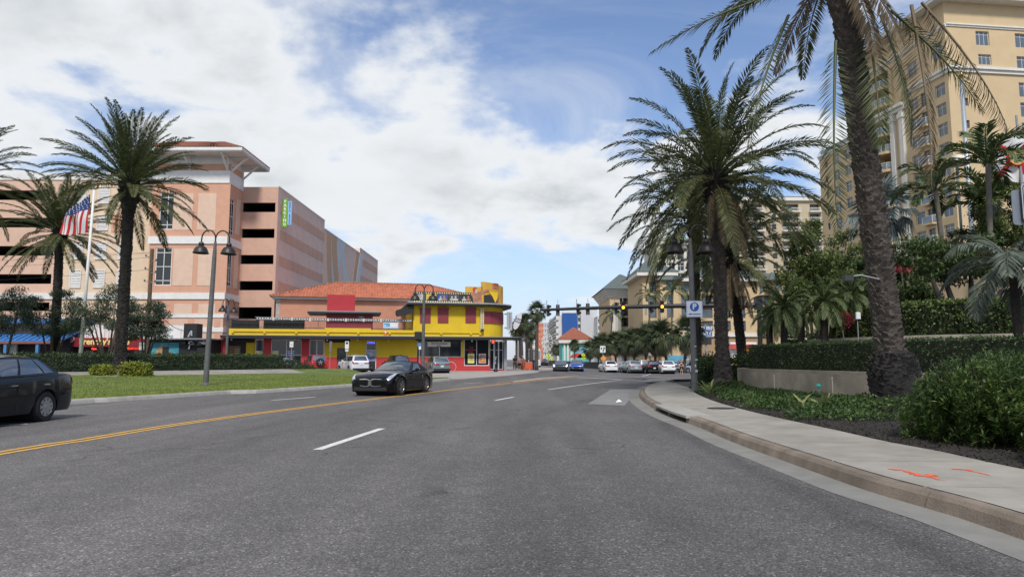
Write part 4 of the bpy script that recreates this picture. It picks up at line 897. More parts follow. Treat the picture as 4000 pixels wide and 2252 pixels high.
# ================================================================== buildings
class Face:
    """vertical wall plane inside a thing: origin, direction u along the wall (left to right seen from outside), inward normal"""
    def __init__(s, base, o, u):
        s.b = Vector(base); s.o = Vector((o[0], o[1], 0)); s.u = Vector((u[0], u[1], 0)).normalized(); s.n = Vector((-s.u.y, s.u.x, 0))
    def pt(s, u, d, z): p = s.o+s.u*u+s.n*d; return (p.x, p.y, z)
    def fp(s, px, py, d=0.):
        o = s.b+s.o+s.n*d; r = ray(px, py); c = Vector((0, 0, CAMZ)); t = (o-c).dot(s.n)/r.dot(s.n); q = c+r*t
        return ((q-o).dot(s.u), q.z-s.b.z)
    def U(s, px, d=0.): return s.fp(px, HOR, d)[0]
    def Z(s, px, py, d=0.): return s.fp(px, py, d)[1]
    def box(s, mb, u0, u1, d0, d1, z0, z1):
        vs = [s.pt(u, d, z) for z in (z0, z1) for d in (d0, d1) for u in (u0, u1)]
        return mb.add(vs, [(0, 2, 3, 1), (4, 5, 7, 6), (0, 1, 5, 4), (2, 6, 7, 3), (0, 4, 6, 2), (1, 3, 7, 5)])
    def pbox(s, mb, px0, px1, py0, py1, d0, d1):
        (u0, z1), (u1, z0) = s.fp(px0, py0, d0), s.fp(px1, py1, d0); return s.box(mb, u0, u1, d0, d1, z0, z1)
    def plate(s, mb, poly, d0, d1):
        n = len(poly)
        if sum(poly[i][0]*poly[(i+1) % n][1]-poly[(i+1) % n][0]*poly[i][1] for i in range(n)) < 0: poly = poly[::-1]
        return mb.add([s.pt(p[0], d0, p[1]) for p in poly]+[s.pt(p[0], d1, p[1]) for p in poly],
                      [tuple(range(n)), tuple(range(2*n-1, n-1, -1))]+[(i, n+i, n+(i+1) % n, (i+1) % n) for i in range(n)])
def wall(mb, fc, u0, u1, z0, z1, holes=(), depth=.25, d0=0.):
    """wall face with real openings and their reveals"""
    us = sorted({u0, u1, *[h[0] for h in holes], *[h[1] for h in holes]}); zs = sorted({z0, z1, *[h[2] for h in holes], *[h[3] for h in holes]})
    us = [u for u in us if u0 <= u <= u1]; zs = [z for z in zs if z0 <= z <= z1]
    for a, b in zip(us, us[1:]):
        for c, d in zip(zs, zs[1:]):
            mu, mz = (a+b)/2, (c+d)/2
            if any(h[0] < mu < h[1] and h[2] < mz < h[3] for h in holes): continue
            mb.quad(fc.pt(a, d0, c), fc.pt(b, d0, c), fc.pt(b, d0, d), fc.pt(a, d0, d))
    for a, b, c, d in holes:
        e = d0+depth
        mb.quad(fc.pt(a, d0, c), fc.pt(a, d0, d), fc.pt(a, e, d), fc.pt(a, e, c)); mb.quad(fc.pt(b, d0, c), fc.pt(b, e, c), fc.pt(b, e, d), fc.pt(b, d0, d))
        mb.quad(fc.pt(a, d0, c), fc.pt(a, e, c), fc.pt(b, e, c), fc.pt(b, d0, c)); mb.quad(fc.pt(a, d0, d), fc.pt(b, d0, d), fc.pt(b, e, d), fc.pt(a, e, d))
    return mb
GLASS = mat('window_glass', (.018, .024, .03), .06, 0, spec=.7)
GLASSB = mat('window_glass_pale', (.10, .125, .15), .08, .25, .6, spec=.7)
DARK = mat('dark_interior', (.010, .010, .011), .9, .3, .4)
WHITE = mat('white_trim', (.70, .69, .66), .7, .06, 2, dirt=.15)
def window(par, fc, u0, u1, z0, z1, d, cols=2, rows=(.5,), fm=None, gm=None, fw=.07, name='window', proud=.06):
    fm = fm or WHITE; mb = MB()
    fc.box(mb, u0, u1, d-proud, d, z0, z0+fw); fc.box(mb, u0, u1, d-proud, d, z1-fw, z1)
    fc.box(mb, u0, u0+fw, d-proud, d, z0+fw, z1-fw); fc.box(mb, u1-fw, u1, d-proud, d, z0+fw, z1-fw)
    for k in range(1, cols):
        u = u0+(u1-u0)*k/cols; fc.box(mb, u-fw*.4, u+fw*.4, d-proud*.8, d, z0+fw, z1-fw)
    for r_ in rows:
        z = z0+(z1-z0)*r_; us = [u0+(u1-u0)*k/cols for k in range(cols+1)]
        for a, b in zip(us, us[1:]): fc.box(mb, a+fw*.6, b-fw*.6, d-proud*.7, d, z-fw*.4, z+fw*.4)
    w = ob(name, mb, fm, par)
    mb = MB(); mb.quad(fc.pt(u0+.01, d-.008, z0+.01), fc.pt(u1-.01, d-.008, z0+.01), fc.pt(u1-.01, d-.008, z1-.01), fc.pt(u0+.01, d-.008, z1-.01))
    ob('pane', mb, gm or GLASS, w); return w
def put_text(par, fc, body, u, z, size, m, d=-.05, **kw):
    me = text_mesh('lettering', body, size, m, **kw); o = bpy.data.objects.new('lettering', me); COL.objects.link(o); o.parent = par
    zax = -fc.n; o.matrix_local = Matrix(((fc.u.x, 0, zax.x, 0), (fc.u.y, 0, zax.y, 0), (0, 1, 0, 0), (0, 0, 0, 1))); o.location = fc.pt(u, d, z); return o
def shutter(par, fc, u0, u1, z0, z1, m, d=0., n=11):
    mb = MB(); fw = .09
    fc.box(mb, u0, u1, d-.12, d-.003, z0, z0+fw); fc.box(mb, u0, u1, d-.12, d-.003, z1-fw, z1); fc.box(mb, u0, u0+fw, d-.12, d-.003, z0+fw, z1-fw); fc.box(mb, u1-fw, u1, d-.12, d-.003, z0+fw, z1-fw)
    s = ob('louvre_shutter', mb, m, par); h = (z1-z0-2*fw)/n
    for k in range(n):
        mb = MB(); za = z0+fw+h*k
        mb.add([fc.pt(u0+fw, d-.10, za+.01), fc.pt(u1-fw, d-.10, za+.01), fc.pt(u1-fw, d-.02, za+h*.85), fc.pt(u0+fw, d-.02, za+h*.85),
                fc.pt(u0+fw, d-.10, za+.03), fc.pt(u1-fw, d-.10, za+.03), fc.pt(u1-fw, d-.02, za+h*.85+.02), fc.pt(u0+fw, d-.02, za+h*.85+.02)],
               [(0, 3, 2, 1), (4, 5, 6, 7), (0, 1, 5, 4), (3, 7, 6, 2), (0, 4, 7, 3), (1, 2, 6, 5)])
        ob('slat', mb, m, s)
# ------------------------------------------------------------------ parking garage
PEACH = mat('stucco_peach', (.62, .42, .315), .9, .06, 1.2, .12, dirt=.10, bscale=14)
ORANGE = mat('stucco_orange', (.58, .32, .215), .9, .06, 1.2, .12, dirt=.12, bscale=14)
CREAM = mat('stucco_cream', (.66, .51, .36), .9, .06, 1.2, .12, dirt=.10, bscale=14)
PALEP = mat('stucco_pale_peach', (.64, .46, .35), .9, .06, 1.2, .12, dirt=.08, bscale=14)
MAUVE = mat('stucco_mauve', (.66, .50, .43), .9, .07, .9, .1, dirt=.14, bscale=14)
BANDM = mat('stucco_band', (.56, .35, .26), .9, .07, .9, .1, dirt=.14, bscale=14)
TILE = mat('clay_tile', (.34, .13, .075), .75, .28, 5, dirt=.25)
def garage():
    base = Vector((-36.1, 85, 0)); g = thing('parking_garage', 'tall peach and orange parking garage with white bands and a tower', 'parking garage', base)
    A = Face(base, (-9.7, 0), (1, 0)); zf = lambda y: A.Z(700, y)
    # tower
    w3 = A.U(871)
    ux = lambda p: A.U(p)
    hol = [(ux(592), ux(656), zf(896), zf(752)), (ux(587), ux(651), zf(1114), zf(967)), (ux(590), ux(634), zf(1224), zf(1186))]
    mb = MB(); wall(mb, A, 0, w3, zf(923), zf(715), hol[:1], .3); wall(mb, A, 0, w3, zf(1143), zf(952), hol[1:2], .3); wall(mb, A, 0, w3, zf(1225), zf(1168), hol[2:], .3)
    wall(mb, A, 0, w3, zf(667), zf(640))
    S = Face(base, (0, 0), (0, 1)); 
    hs = [(.65, 1.95, 17.2, 22.0), (.65, 1.95, 10.6, 15.3), (.65, 1.95, 6.9, 8.4)]
    wall(mb, S, 0, 4.5, zf(923), zf(715), hs[:1], .3); wall(mb, S, 0, 4.5, zf(1143), zf(952), hs[1:2], .3); wall(mb, S, 0, 4.5, zf(1225), zf(1168), hs[2:], .3); wall(mb, S, 0, 4.5, zf(667), zf(640))
    ob('tower_wall', mb, ORANGE, g)
    for i, h in enumerate(hol): window(g, A, *h, .12, 2, (.13, .5, .87) if i < 2 else (.5,), gm=GLASS, fw=.1)
    for h in hs: window(g, S, *h, .12, 2, (.13, .5, .87), gm=GLASS, fw=.09)
    for (y0, y1) in ((754, 898), (970, 1115), (1186, 1224)):
        for (a, b) in ((680, 749), (776, 840)):
            mb = MB(); A.pbox(mb, a, b, y0, y1, -.035, .02); ob('wall_panel', mb, PALEP, g)
    for y0, y1 in ((754, 898), (970, 1115)):
        mb = MB(); S.box(mb, 2.7, 3.9, -.035, .02, zf(y1), zf(y0)); ob('wall_panel', mb, PALEP, g)
    def band(y0, y1, pr, m=WHITE, nm='band'):
        mb = MB(); z0, z1 = zf(y1), zf(y0); h = (z1-z0)
        mb.prism([(-9.7-pr, .0), (-9.7-pr, -pr), (pr, -pr), (pr, 4.5), (-.3, 4.5), (-.3, .0)][::-1], z0, z1)
        ob(nm, mb, m, g)
    band(667, 715, .10); band(923, 952, .14); band(1143, 1168, .14); band(1225, 1240, .12); band(1278, 1296, .12); band(1330, 1346, .12)
    band(1240, 1278, .02, PEACH, 'wall_course'); band(1296, 1330, .02, PEACH, 'wall_course'); band(1346, 1446, .02, PEACH, 'wall_course')
    for px in (645, 745, 848):
        for y0, y1 in ((1243, 1276), (1298, 1328), (1348, 1400)):
            mb = MB(); A.pbox(mb, px-11, px+11, y0, y1, -.06, 0); ob('corner_block', mb, ORANGE, g)
    # louvred lantern under the eave, brackets, roof
    mb = MB(); mb.prism([(-9.7, 0), (0, 0), (0, 4.5), (-9.7, 4.5)], zf(640), 27.11); ob('lantern_wall', mb, WHITE, g)
    for k in range(5):
        mb = MB(); z = zf(640)+.1+k*.24; A.box(mb, .2, w3-.1, -.05, -.003, z, z+.10); S.box(mb, .2, 4.4, -.05, -.003, z, z+.10); ob('louvre', mb, WHITE, g)
    ez = 27.12; ov = 2.4
    mb = MB(); mb.box(-12.1, ov, -ov, 7.2, ez, ez+.12); ob('soffit', mb, WHITE, g)
    mb = MB(); mb.box(-12.2, ov+.1, -ov-.1, 7.3, ez+.123, ez+.50); ob('fascia', mb, WHITE, g)
    for bx, by, dx, dy in ((-.2, 0, 0, -1), (-5, 0, 0, -1), (-9.5, 0, 0, -1), (0, .3, 1, 0), (0, 4.1, 1, 0)):
        mb = MB(); p0 = Vector((bx, by, ez-1.9)); p1 = Vector((bx+dx*2.0, by+dy*2.0, ez-.12)); mb.beam(p0+Vector((dx, dy, 0))*.08, p1, .16, .22)
        mb.beam(Vector((bx+dx*.1, by+dy*.1, ez-2.2)), Vector((bx+dx*.1, by+dy*.1, ez-.01)), .18, .18); mb.beam(Vector((bx, by, ez-.14)), Vector((bx+dx*2.2, by+dy*2.2, ez-.14)), .17, .22); ob('bracket', mb, WHITE, g)
    mb = MB(); x0, x1, y0, y1, zr = -12.2, ov+.1, -ov-.1, 7.3, ez+.505; zt = zr+2.2; ym = (y0+y1)/2
    cs = [(x0, y0, zr), (x1, y0, zr), (x1, y1, zr), (x0, y1, zr)]; r0, r1 = (x0+4.4, ym, zt), (x1-4.4, ym, zt)
    def tiles(a, b, c, d, n, rows):
        a, b, c, d = map(Vector, (a, b, c, d)); nn_ = (b-a).cross(d-a).normalized()
        for i in range(n):
            for j in range(rows):
                t0, t1, v0, v1 = i/n, (i+1)/n, j/rows, (j+1)/rows
                def q(t, v, o): return a.lerp(b, t).lerp(d.lerp(c, t), v)+nn_*o
                tm = (t0+t1)/2
                mb.add([q(t0, v0, .02), q(tm, v0, .16), q(t1, v0, .02), q(t1, v1, .0), q(tm, v1, .10), q(t0, v1, .0)], [(0, 1, 4, 5), (1, 2, 3, 4)])
    tiles(cs[0], cs[1], r1, r0, 40, 10); tiles(cs[1], cs[2], r1, r1, 26, 10); tiles(cs[2], cs[3], r0, r1, 40, 4); tiles(cs[3], cs[0], r0, r0, 26, 4)
    ob('roof_tiles', mb, TILE, g, kind='stuff')
    # left wing
    B = Face(base, (-38, 1.5), (1, 0)); e = 28.3; zb = lambda y: B.Z(300, y)
    rows_ = [(743, 781), (850, 888), (960, 998), (1070, 1108), (1180, 1214)]
    op = [(.3, B.U(178), zb(b), zb(a)) for a, b in rows_]; op[0] = (op[0][0], op[0][1]-1.5, op[0][2], op[0][3]); op[3] = (op[3][0], op[3][1], op[3][2], op[3][3])
    mb = MB(); wall(mb, B, 0, B.U(195), 0, zb(703), op, .4); ob('wing_wall', mb, PEACH, g)
    mb = MB(); wall(mb, B, B.U(195), e, 0, zb(703), [], .3); ob('wing_wall', mb, CREAM, g, label='cream part of the wing wall with white louvres')
    mb = MB(); B.box(mb, 0, e, -.12, .5, zb(703), zb(676)); ob('parapet', mb, WHITE, g)
    mb = MB(); B.box(mb, 0, e, -.18, -.002, zb(1168), zb(1145)); ob('band', mb, WHITE, g)
    for a, b, c, d in op:
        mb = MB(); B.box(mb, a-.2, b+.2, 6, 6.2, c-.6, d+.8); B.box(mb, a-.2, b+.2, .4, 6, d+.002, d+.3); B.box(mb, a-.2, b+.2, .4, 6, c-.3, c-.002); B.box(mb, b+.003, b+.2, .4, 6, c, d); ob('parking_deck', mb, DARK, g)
    for z in (zb(880), zb(990)):
        mb = MB(); B.box(mb, B.U(195), e, -.012, -.002, z, z+.04); ob('joint', mb, ORANGE, g)
    for (a, b) in ((252, 297), (346, 391), (438, 482)):
        for (y0, y1) in ((730, 795), (840, 900), (945, 1013), (1054, 1124)):
            if a > 430 and y0 == 840:
                mb = MB(); B.pbox(mb, a, b, y0-4, y1+6, -.06, -.002); f_ = ob('art_panel', mb, ORANGE, g, label='painted red and cream wall panel')
                for k in range(6):
                    mb = MB(); r_ = random.Random(k); u_, z_ = B.fp(a+8+k % 3*13, y0+12+k//3*28); B.plate(mb, [(u_+r_.uniform(-.3, .3), z_+r_.uniform(-.6, .6)) for _ in range(3)], -.08, -.062); ob('painted_shape', mb, mat('brick_red', (.42, .12, .08), .8, .1), f_)
                continue
            shutter(g, B, B.U(a), B.U(b), zb(y1), zb(y0), WHITE, 0., 10)
    # slab with open decks between the tower and the long wall
    C = Face(base, (0, 4.5), (1, 0)); wS = C.U(1064); zc = lambda y: C.Z(1000, y)
    oc = [(.02, C.U(1054), zc(b), zc(a)) for a, b in ((791, 828), (893, 929), (995, 1031), (1097, 1133), (1199, 1246))]
    mb = MB(); wall(mb, C, 0, wS, 0, zc(730), oc, .35); ob('deck_wall', mb, BANDM, g)
    for a, b, c, d in oc:
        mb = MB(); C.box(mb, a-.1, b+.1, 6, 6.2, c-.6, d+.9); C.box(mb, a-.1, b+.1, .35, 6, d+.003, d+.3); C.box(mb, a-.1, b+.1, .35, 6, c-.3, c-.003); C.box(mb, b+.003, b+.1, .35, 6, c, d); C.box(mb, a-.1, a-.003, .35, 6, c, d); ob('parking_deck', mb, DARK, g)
    for k in (1,):
        u_, z_ = C.fp(945, 903, 1.2); mb = MB(); mb.lathe([(.02, .16), (.12, .14), (.17, .03), (.14, 0)], 12, C.pt(u_, 1.2, z_-.06)); ob('deck_lamp', mb, mat('deck_lamp_glow', (1, .62, .15), .5, 0, emit=1.6), g)
    # long receding wall
    D = Face(base, (wS, 4.5), (0, 1)); zt1, zt2, zt3 = zc(730), zc(730)-1.35, zc(730)-.25
    s1, s2, s3 = D.U(1253), D.U(1396), D.U(1468)
    for a, b, zt in ((0, s1, zt1), (s1, s2, zt2), (s2, s3, zt3)):
        mb = MB(); wall(mb, D, a, b, 0, zt); mb.quad(D.pt(a, 0, zt), D.pt(b, 0, zt), D.pt(b, 14, zt), D.pt(a, 14, zt)); mb.quad(D.pt(b, 0, 0), D.pt(b, 14, 0), D.pt(b, 14, zt), D.pt(b, 0, zt)) if b == s3 else None; mb.quad(D.pt(a, 0, zt-2), D.pt(a, 0, zt), D.pt(a, 14, zt), D.pt(a, 14, zt-2)) if a == s2 else None; mb.quad(D.pt(b, 0, zt-2), D.pt(b, 14, zt-2), D.pt(b, 14, zt), D.pt(b, 0, zt)) if b == s1 else None; ob('long_wall', mb, MAUVE, g)
        mb = MB(); D.box(mb, a+.01, b-.01, -.06, .3, zt+.003, zt+.16); ob('coping', mb, WHITE, g)
    mb = MB(); mb.quad(C.pt(0, 0, zt1), C.pt(wS, 0, zt1), C.pt(wS, 14, zt1), C.pt(0, 14, zt1)); ob('deck_roof', mb, MAUVE, g)
    for (a, b, c, d) in oc:
        mb = MB(); D.box(mb, .9, s1-(0 if c > 20 else .4), -.03, -.002, c, d+.1); ob('painted_band', mb, BANDM, g)
        mb = MB(); D.box(mb, s2+.6, s3-.3, -.03, -.002, c, d+.1); ob('painted_band', mb, BANDM, g)
    ABL = mat('mural_pale_blue', (.52, .56, .58), .9, .06, 1); ATAN = mat('mural_tan', (.52, .34, .22), .9, .06, 1); AGR = mat('mural_grey', (.48, .42, .38), .9, .06, 1)
    def arch(u0, z0, u1, z1, wid, m, dd):
        pts = []; 
        for t in np.linspace(0, 1, 9): pts.append((u0+(u1-u0)*t**1.9, z0+(z1-z0)*t))
        mb = MB(); n_ = len(pts)
        D.plate(mb, [(u, z) for u, z in pts]+[(u+wid, z) for u, z in pts[::-1]], -dd, -.002); ob('mural_arch', mb, m, g)
    zt = zt2-.05
    for k, (u0, z0, u1, z1, w_, m) in enumerate(((s1+1.2, 8.2, s1+9, zt, 5.5, ABL), (s1+16, 8, s1+9, zt, 3.0, ABL), (s1+4.5, zt, s1+12.5, 8, 3.6, ATAN), (s1+19.5, 8, s1+23.5, zt, 2.4, ATAN), (s1+22, 8, s1+27, zt, 3, ABL), (s1+1, zt, s1+6.2, 8, 3.0, ATAN))):
        arch(u0, z0, u1, z1, w_, m, .02+.008*k)
    return g, C
garage_, GC = garage()
def parking_sign():
    base = Vector((-36.1+GC.U(1064)+.02, 91.2, 0)); fc = Face(base, (0, 0), (1, 0)); z1, z0 = fc.Z(1092, 776), fc.Z(1092, 887)
    t = thing('parking_sign', 'green and blue vertical parking blade sign on the garage wall', 'sign', base)
    u0, u1 = fc.U(1082), fc.U(1103); u2 = fc.U(1118); off = -min(0, u0-.02)
    mb = MB(); fc.box(mb, .02, u1, 0, .3, z0, z1); ob('green_panel', mb, mat('sign_green', (.16, .36, .03), .5, .05), t)
    mb = MB(); fc.box(mb, u1-.03, u2, .12, .42, z0+.35, z1-.3); ob('blue_panel', mb, mat('sign_light_blue', (.28, .50, .72), .5, .05), t)
    wl = mat('sign_white', (.85, .85, .82), .5, 0); h = (z1-z0-.3)/7
    for i, ch in enumerate('PARKING'): put_text(t, fc, ch, (u1+.02)/2, z1-.15-h*(i+.5), h*1.05, wl, -.012, bold=.012)
    h2 = (z1-z0-.8)/11; db = mat('sign_dark_blue', (.03, .12, .32), .5, 0)
    for i, ch in enumerate('NORTH BEACH'): put_text(t, fc, ch, (u1+u2)/2+.02, z1-.38-h2*(i+.5), h2*1.1, db, .105, bold=.01)
    for z in (z0+.5, z1-.5):
        mb = MB(); fc.box(mb, -.02, .019, .1, .2, z-.06, z+.06); ob('mounting_bracket', mb, mat('steel_grey', (.3, .3, .31), .5, .05, metal=.6), t)
parking_sign()
# ------------------------------------------------------------------ corner bar
YEL = mat('paint_yellow', (.62, .425, .012), .75, .07, .8, .08, dirt=.12, bscale=10)
REDP = mat('paint_red', (.46, .035, .035), .7, .07, .8, .05, dirt=.12)
MAROON = mat('paint_maroon', (.24, .035, .045), .6, .08, 1)
BLK = mat('paint_black', (.014, .014, .015), .6, .15, 2)
GREYM = mat('metal_grey', (.28, .29, .30), .5, .08, 3, metal=.3)
ALU = mat('aluminium', (.55, .56, .57), .4, .05, 3, metal=.5)
def corner_bar():
    A0, B0 = P(880, HOR, 72), P(1985, HOR, 79); base = Vector((A0.x, A0.y, 0)); dv = Vector((B0.x-A0.x, B0.y-A0.y, 0)); Lb = dv.length
    t = thing('corner_bar', 'yellow and red two storey corner bar with maroon shutters and roof terrace', 'bar building', base)
    f = Face(base, (0, 0), dv); z = lambda px, y, d=0.: f.Z(px, y, d); U = f.U
    zc1, zc0 = 3.86, 3.55                      # canopy
    # ground floor walls
    hol = [(U(877), U(992), .0, 3.5), (U(994), U(1030), .05, 3.5), (U(1056), U(1178), .05, 3.5), (U(1206), U(1266), .05, 3.5), (U(1316), U(1351), .02, z(1330, 1358)),
           (U(1428), U(1470), .02, z(1450, 1331)), (U(1628), U(1804), z(1700, 1394), z(1700, 1325)), (U(1813), U(1912), z(1860, 1428), z(1860, 1322))]
    mb = MB(); zr = z(1500, 1394); wall(mb, f, 0, U(1914), zr, 3.9, [(a, b, max(zr, c), d) for a, b, c, d in hol if d > zr], .3); ob('wall', mb, YEL, t)
    mb = MB(); wall(mb, f, 0, U(1914), -.2, zr, [(a, b, c, zr) for a, b, c, d in hol if c < zr], .3, -.02); ob('wall_base', mb, REDP, t)
    for a, b in ((862, 876), (1031, 1055), (1179, 1205)):
        mb = MB(); f.pbox(mb, a, b, 1312, 1450, -.06, .3); ob('pier', mb, REDP, t)
    # bays
    mb = MB(); f.box(mb, *hol[0][:2], .3, .35, 0, 3.5); b0 = ob('entrance_recess', mb, BLK, t)
    mb = MB(); f.pbox(mb, 962, 990, 1335, 1450, .05, .29); ob('yellow_panel', mb, YEL, t)
    mb = MB(); f.pbox(mb, 893, 936, 1350, 1450, .1, .28); gp = ob('menu_wall', mb, mat('brown_board', (.20, .12, .05), .8, .3, 6), t)
    for k in range(5):
        for j in range(3):
            mb = MB(); f.pbox(mb, 918+j*6, 922+j*6, 1360+k*8, 1364+k*8, .085, .099); ob('notice', mb, mat('notice_grey', (.45, .42, .38), .7, .1), gp)
    def glazing(h, cols, rows, fm=ALU):
        a, b, c, d = h; window(t, f, a+.01, b-.01, c+.01, d-.01, .2, cols, rows, fm, GLASS, .08, 'shopfront')
    glazing(hol[1], 1, (.52,)); glazing(hol[2], 2, (.52,)); glazing(hol[3], 2, (.52,)); 
    mb = MB(); f.box(mb, hol[4][0], hol[4][1], .18, .24, 0, hol[4][3]); dr = ob('service_door', mb, mat('scribbled_door', (.10, .10, .10), .7, .9, 5, detail=2), t)
    glazing(hol[5], 1, (.70,), WHITE); glazing(hol[6], 2, (), WHITE); glazing(hol[7], 2, (), WHITE)
    pm = [mat('poster_blue', (.12, .18, .42), .6, .6, 3), mat('poster_cream', (.62, .52, .36), .6, .5, 3), mat('poster_yellow', (.70, .66, .06), .6, .2, 4), mat('poster_red', (.55, .20, .10), .6, .5, 3)]
    for (a, b, c, d, m) in ((998, 1024, 1371, 1392, 1), (1060, 1086, 1371, 1392, 1), (1121, 1147, 1371, 1394, 0), (1437, 1462, 1372, 1407, 0), (1829, 1851, 1382, 1416, 2), (1872, 1896, 1382, 1416, 3)):
        mb = MB(); f.pbox(mb, a-1.5, b+1.5, c-1.5, d+1.5, .13, .14); p_ = ob('poster', mb, WHITE, t); mb = MB(); f.pbox(mb, a, b, c, d, .124, .129); ob('print', mb, pm[m], p_)
        for k in range(3):
            mb = MB(); f.pbox(mb, a+2+k*4, b-3, c+5+k*8, c+9+k*8, .12, .1235); ob('print', mb, pm[(m+k+1) % 4], p_)
    u_, z_ = f.fp(1449, 1338); put_text(t, f, 'OPEN', u_, z_, .32, mat('neon_blue', (.12, .12, 1), .5, 0, emit=1.8), .17)
    u_, z_ = f.fp(1841, 1366); put_text(t, f, 'THE\nHANGOUT\nBAR', u_, z_, .27, mat('decal_red', (.5, .05, .06), .5, 0), .12)
    mb = MB(); f.pbox(mb, 1670, 1760, 1334, 1353, .1, .13); bn = ob('window_banner', mb, WHITE, t)
    u_, z_ = f.fp(1715, 1341); put_text(t, f, 'The Restaurant', u_, z_, .30, BLK, .09, italic=.3); put_text(t, f, '& Bar', u_, z_-.27, .24, BLK, .09, italic=.3)
    # black headers under the canopy
    for a, b in ((877, 993), (1270, 1368), (1625, 1806)):
        mb = MB(); f.pbox(mb, a, b, 1317, 1337 if a < 1600 else 1332, -.05, .0); ob('header_panel', mb, BLK, t)
    # canopy with rounded street end
    uT0, uT1 = U(1612), Lb
    def rounded(u0, u1, d0, d1, r, n=8):
        p_ = [(u0, d1), (u0, d0), (u1-r, d0)]+[(u1-r+r*math.sin(a), d0+r-r*math.cos(a)) for a in np.linspace(0, math.pi/2, n)[1:]]+[(u1, d1)]
        return [f.pt(u, d, 0)[:2] for u, d in p_]
    mb = MB(); mb.prism(rounded(U(868), Lb+1.5, -1.7, .0, 1.7), zc0, zc1-.03); ob('canopy', mb, BLK, t)
    mb = MB(); mb.prism(rounded(U(868)-.03, Lb+1.55, -1.75, .0, 1.72), zc1-.027, zc1+.04); ob('canopy_edge', mb, GREYM, t)
    for px in (904, 1027, 1152, 1278, 1397, 1517, 1731, 1844, 1968):
        u_, z_ = f.fp(px, 1319, -.6); mb = MB(); mb.lathe([(.05, .18), (.07, .17), (.10, 0), (.06, -.02)], 10, f.pt(u_, -.6, zc0-.19)); ob('canopy_lamp', mb, mat('lamp_opal', (.85, .82, .75), .4, 0), t)
    # terrace parapet, yellow
    mb = MB(); f.box(mb, 0, uT0, -.04, .3, zc1+.045, z(1000, 1283)); f.box(mb, U(1265), U(1447), -.07, .3, z(1300, 1296), z(1300, 1280)); ob('terrace_parapet', mb, YEL, t)
    mb = MB(); f.box(mb, 0, uT0, .3, 13, 3.87, 4.1); ob('terrace_floor', mb, GREYM, t)
    mb = MB(); mb.tube([f.pt(U(900), -.14, z(1000, 1293)), f.pt(uT0, -.14, z(1000, 1293)-.0)], .05, 8); ob('conduit', mb, YEL, t)
    for px in (905, 1030, 1154, 1278, 1397, 1520):
        mb = MB(); u_ = U(px); f.box(mb, u_-.12, u_+.12, -.22, -.04, z(1000, 1300), z(1000, 1293)+.07); ob('conduit_box', mb, YEL, t)
    zr0, zr1 = z(1000, 1283)+.02, z(1000, 1283)+1.08
    def railing(u0, u1, nm):
        mb = MB(); f.box(mb, u0, u1, -.02, .04, zr1-.06, zr1); f.box(mb, u0, u1, -.02, .04, zr0+.08, zr0+.13); r_ = ob(nm, mb, BLK, t)
        n = int((u1-u0)/.13)
        for k in range(n+1):
            u_ = u0+.02+(u1-u0-.04)*k/n; mb = MB(); w = .03 if k % 14 == 0 else .011; f.box(mb, u_-w, u_+w, -.005 if w < .02 else -.03, .025 if w < .02 else .05, zr0, zr1-.062); ob('baluster', mb, BLK, r_)
    railing(U(885), U(1264), 'terrace_railing'); railing(U(1448), uT0-.1, 'terrace_railing')
    for a, b, d in ((895, 1005, .5), (1022, 1185, .4)):
        mb = MB(); f.box(mb, U(a), U(b), d, d+.04, zr0, zr1-.12); ob('wind_screen', mb, mat('black_mesh', (.02, .02, .022), .8, .4, 8), t)
    # hut on the terrace
    h0 = 2.2; mb = MB(); f.box(mb, U(1270, h0), U(1453, h0), h0, h0+3.2, 4.1, f.Z(1350, 1226, h0)); hut = ob('terrace_hut', mb, MAROON, t)
    mb = MB(); za = f.Z(1350, 1226, h0)
    f.box(mb, U(1195, h0-.9), U(1485, h0-.9), h0-.9, h0+4, za+.003, za+.18); hr_ = ob('hut_roof', mb, BLK, t)
    mb = MB(); f.box(mb, U(1200, h0-.8), U(1480, h0-.8), h0-.85, h0+3.9, za+.183, za+.30); ob('roof_sheet', mb, GREYM, hr_)
    mb = MB(); f.box(mb, U(1272, h0), U(1382, h0), h0+.1, h0+2.2, za+.302, f.Z(1320, 1150, h0)); ob('red_box', mb, mat('box_red', (.40, .025, .035), .7, .1, 1), t)
    mb = MB(); f.box(mb, U(1398, h0), U(1416, h0), h0-.03, h0-.002, za-.75, za-.2); ob('hut_window', mb, GLASSB, t)
    # string of small letter flags along the railing
    word = 'CORONA '*12; k = 0; fm = [mat('flag_dark', (.02, .025, .045), .7, .1), mat('flag_pale', (.5, .5, .42), .7, .2)]
    bun = thing('flag_string', 'string of small black and white letter flags along the terrace railing', 'bunting', base)
    mb = MB(); mb.tube([f.pt(U(990), -.09, zr1+.17), f.pt(U(1300), -.09, zr1+.12), f.pt(uT0-.1, -.09, zr1+.13)], .012, 5); ob('cord', mb, WHITE, bun)
    u_ = U(995); lm = mat('flag_letter', (.8, .8, .76), .6, 0)
    while u_ < uT0-.35:
        ch = word[k]; zz_ = zr1+.13+(.03 if u_ < U(1200) else 0); mb = MB()
        f.plate(mb, [(u_+.01, zz_), (u_+.25, zz_), (u_+.25, zz_-.30), (u_+.13, zz_-.34), (u_+.01, zz_-.30)], -.10, -.09); fl = ob('pennant', mb, fm[0 if ch != ' ' else 1], bun)
        if ch != ' ':
            o_ = put_text(bun, f, ch, u_+.13, zz_-.16, .26, lm, -.106, bold=.008); o_.parent = fl
        u_ += .27; k += 1
    # black awning at the stair
    mb = MB(); u0, u1 = U(1548, -1), uT0; zt_, zb_ = f.Z(1600, 1190, -1), f.Z(1560, 1236, -1)
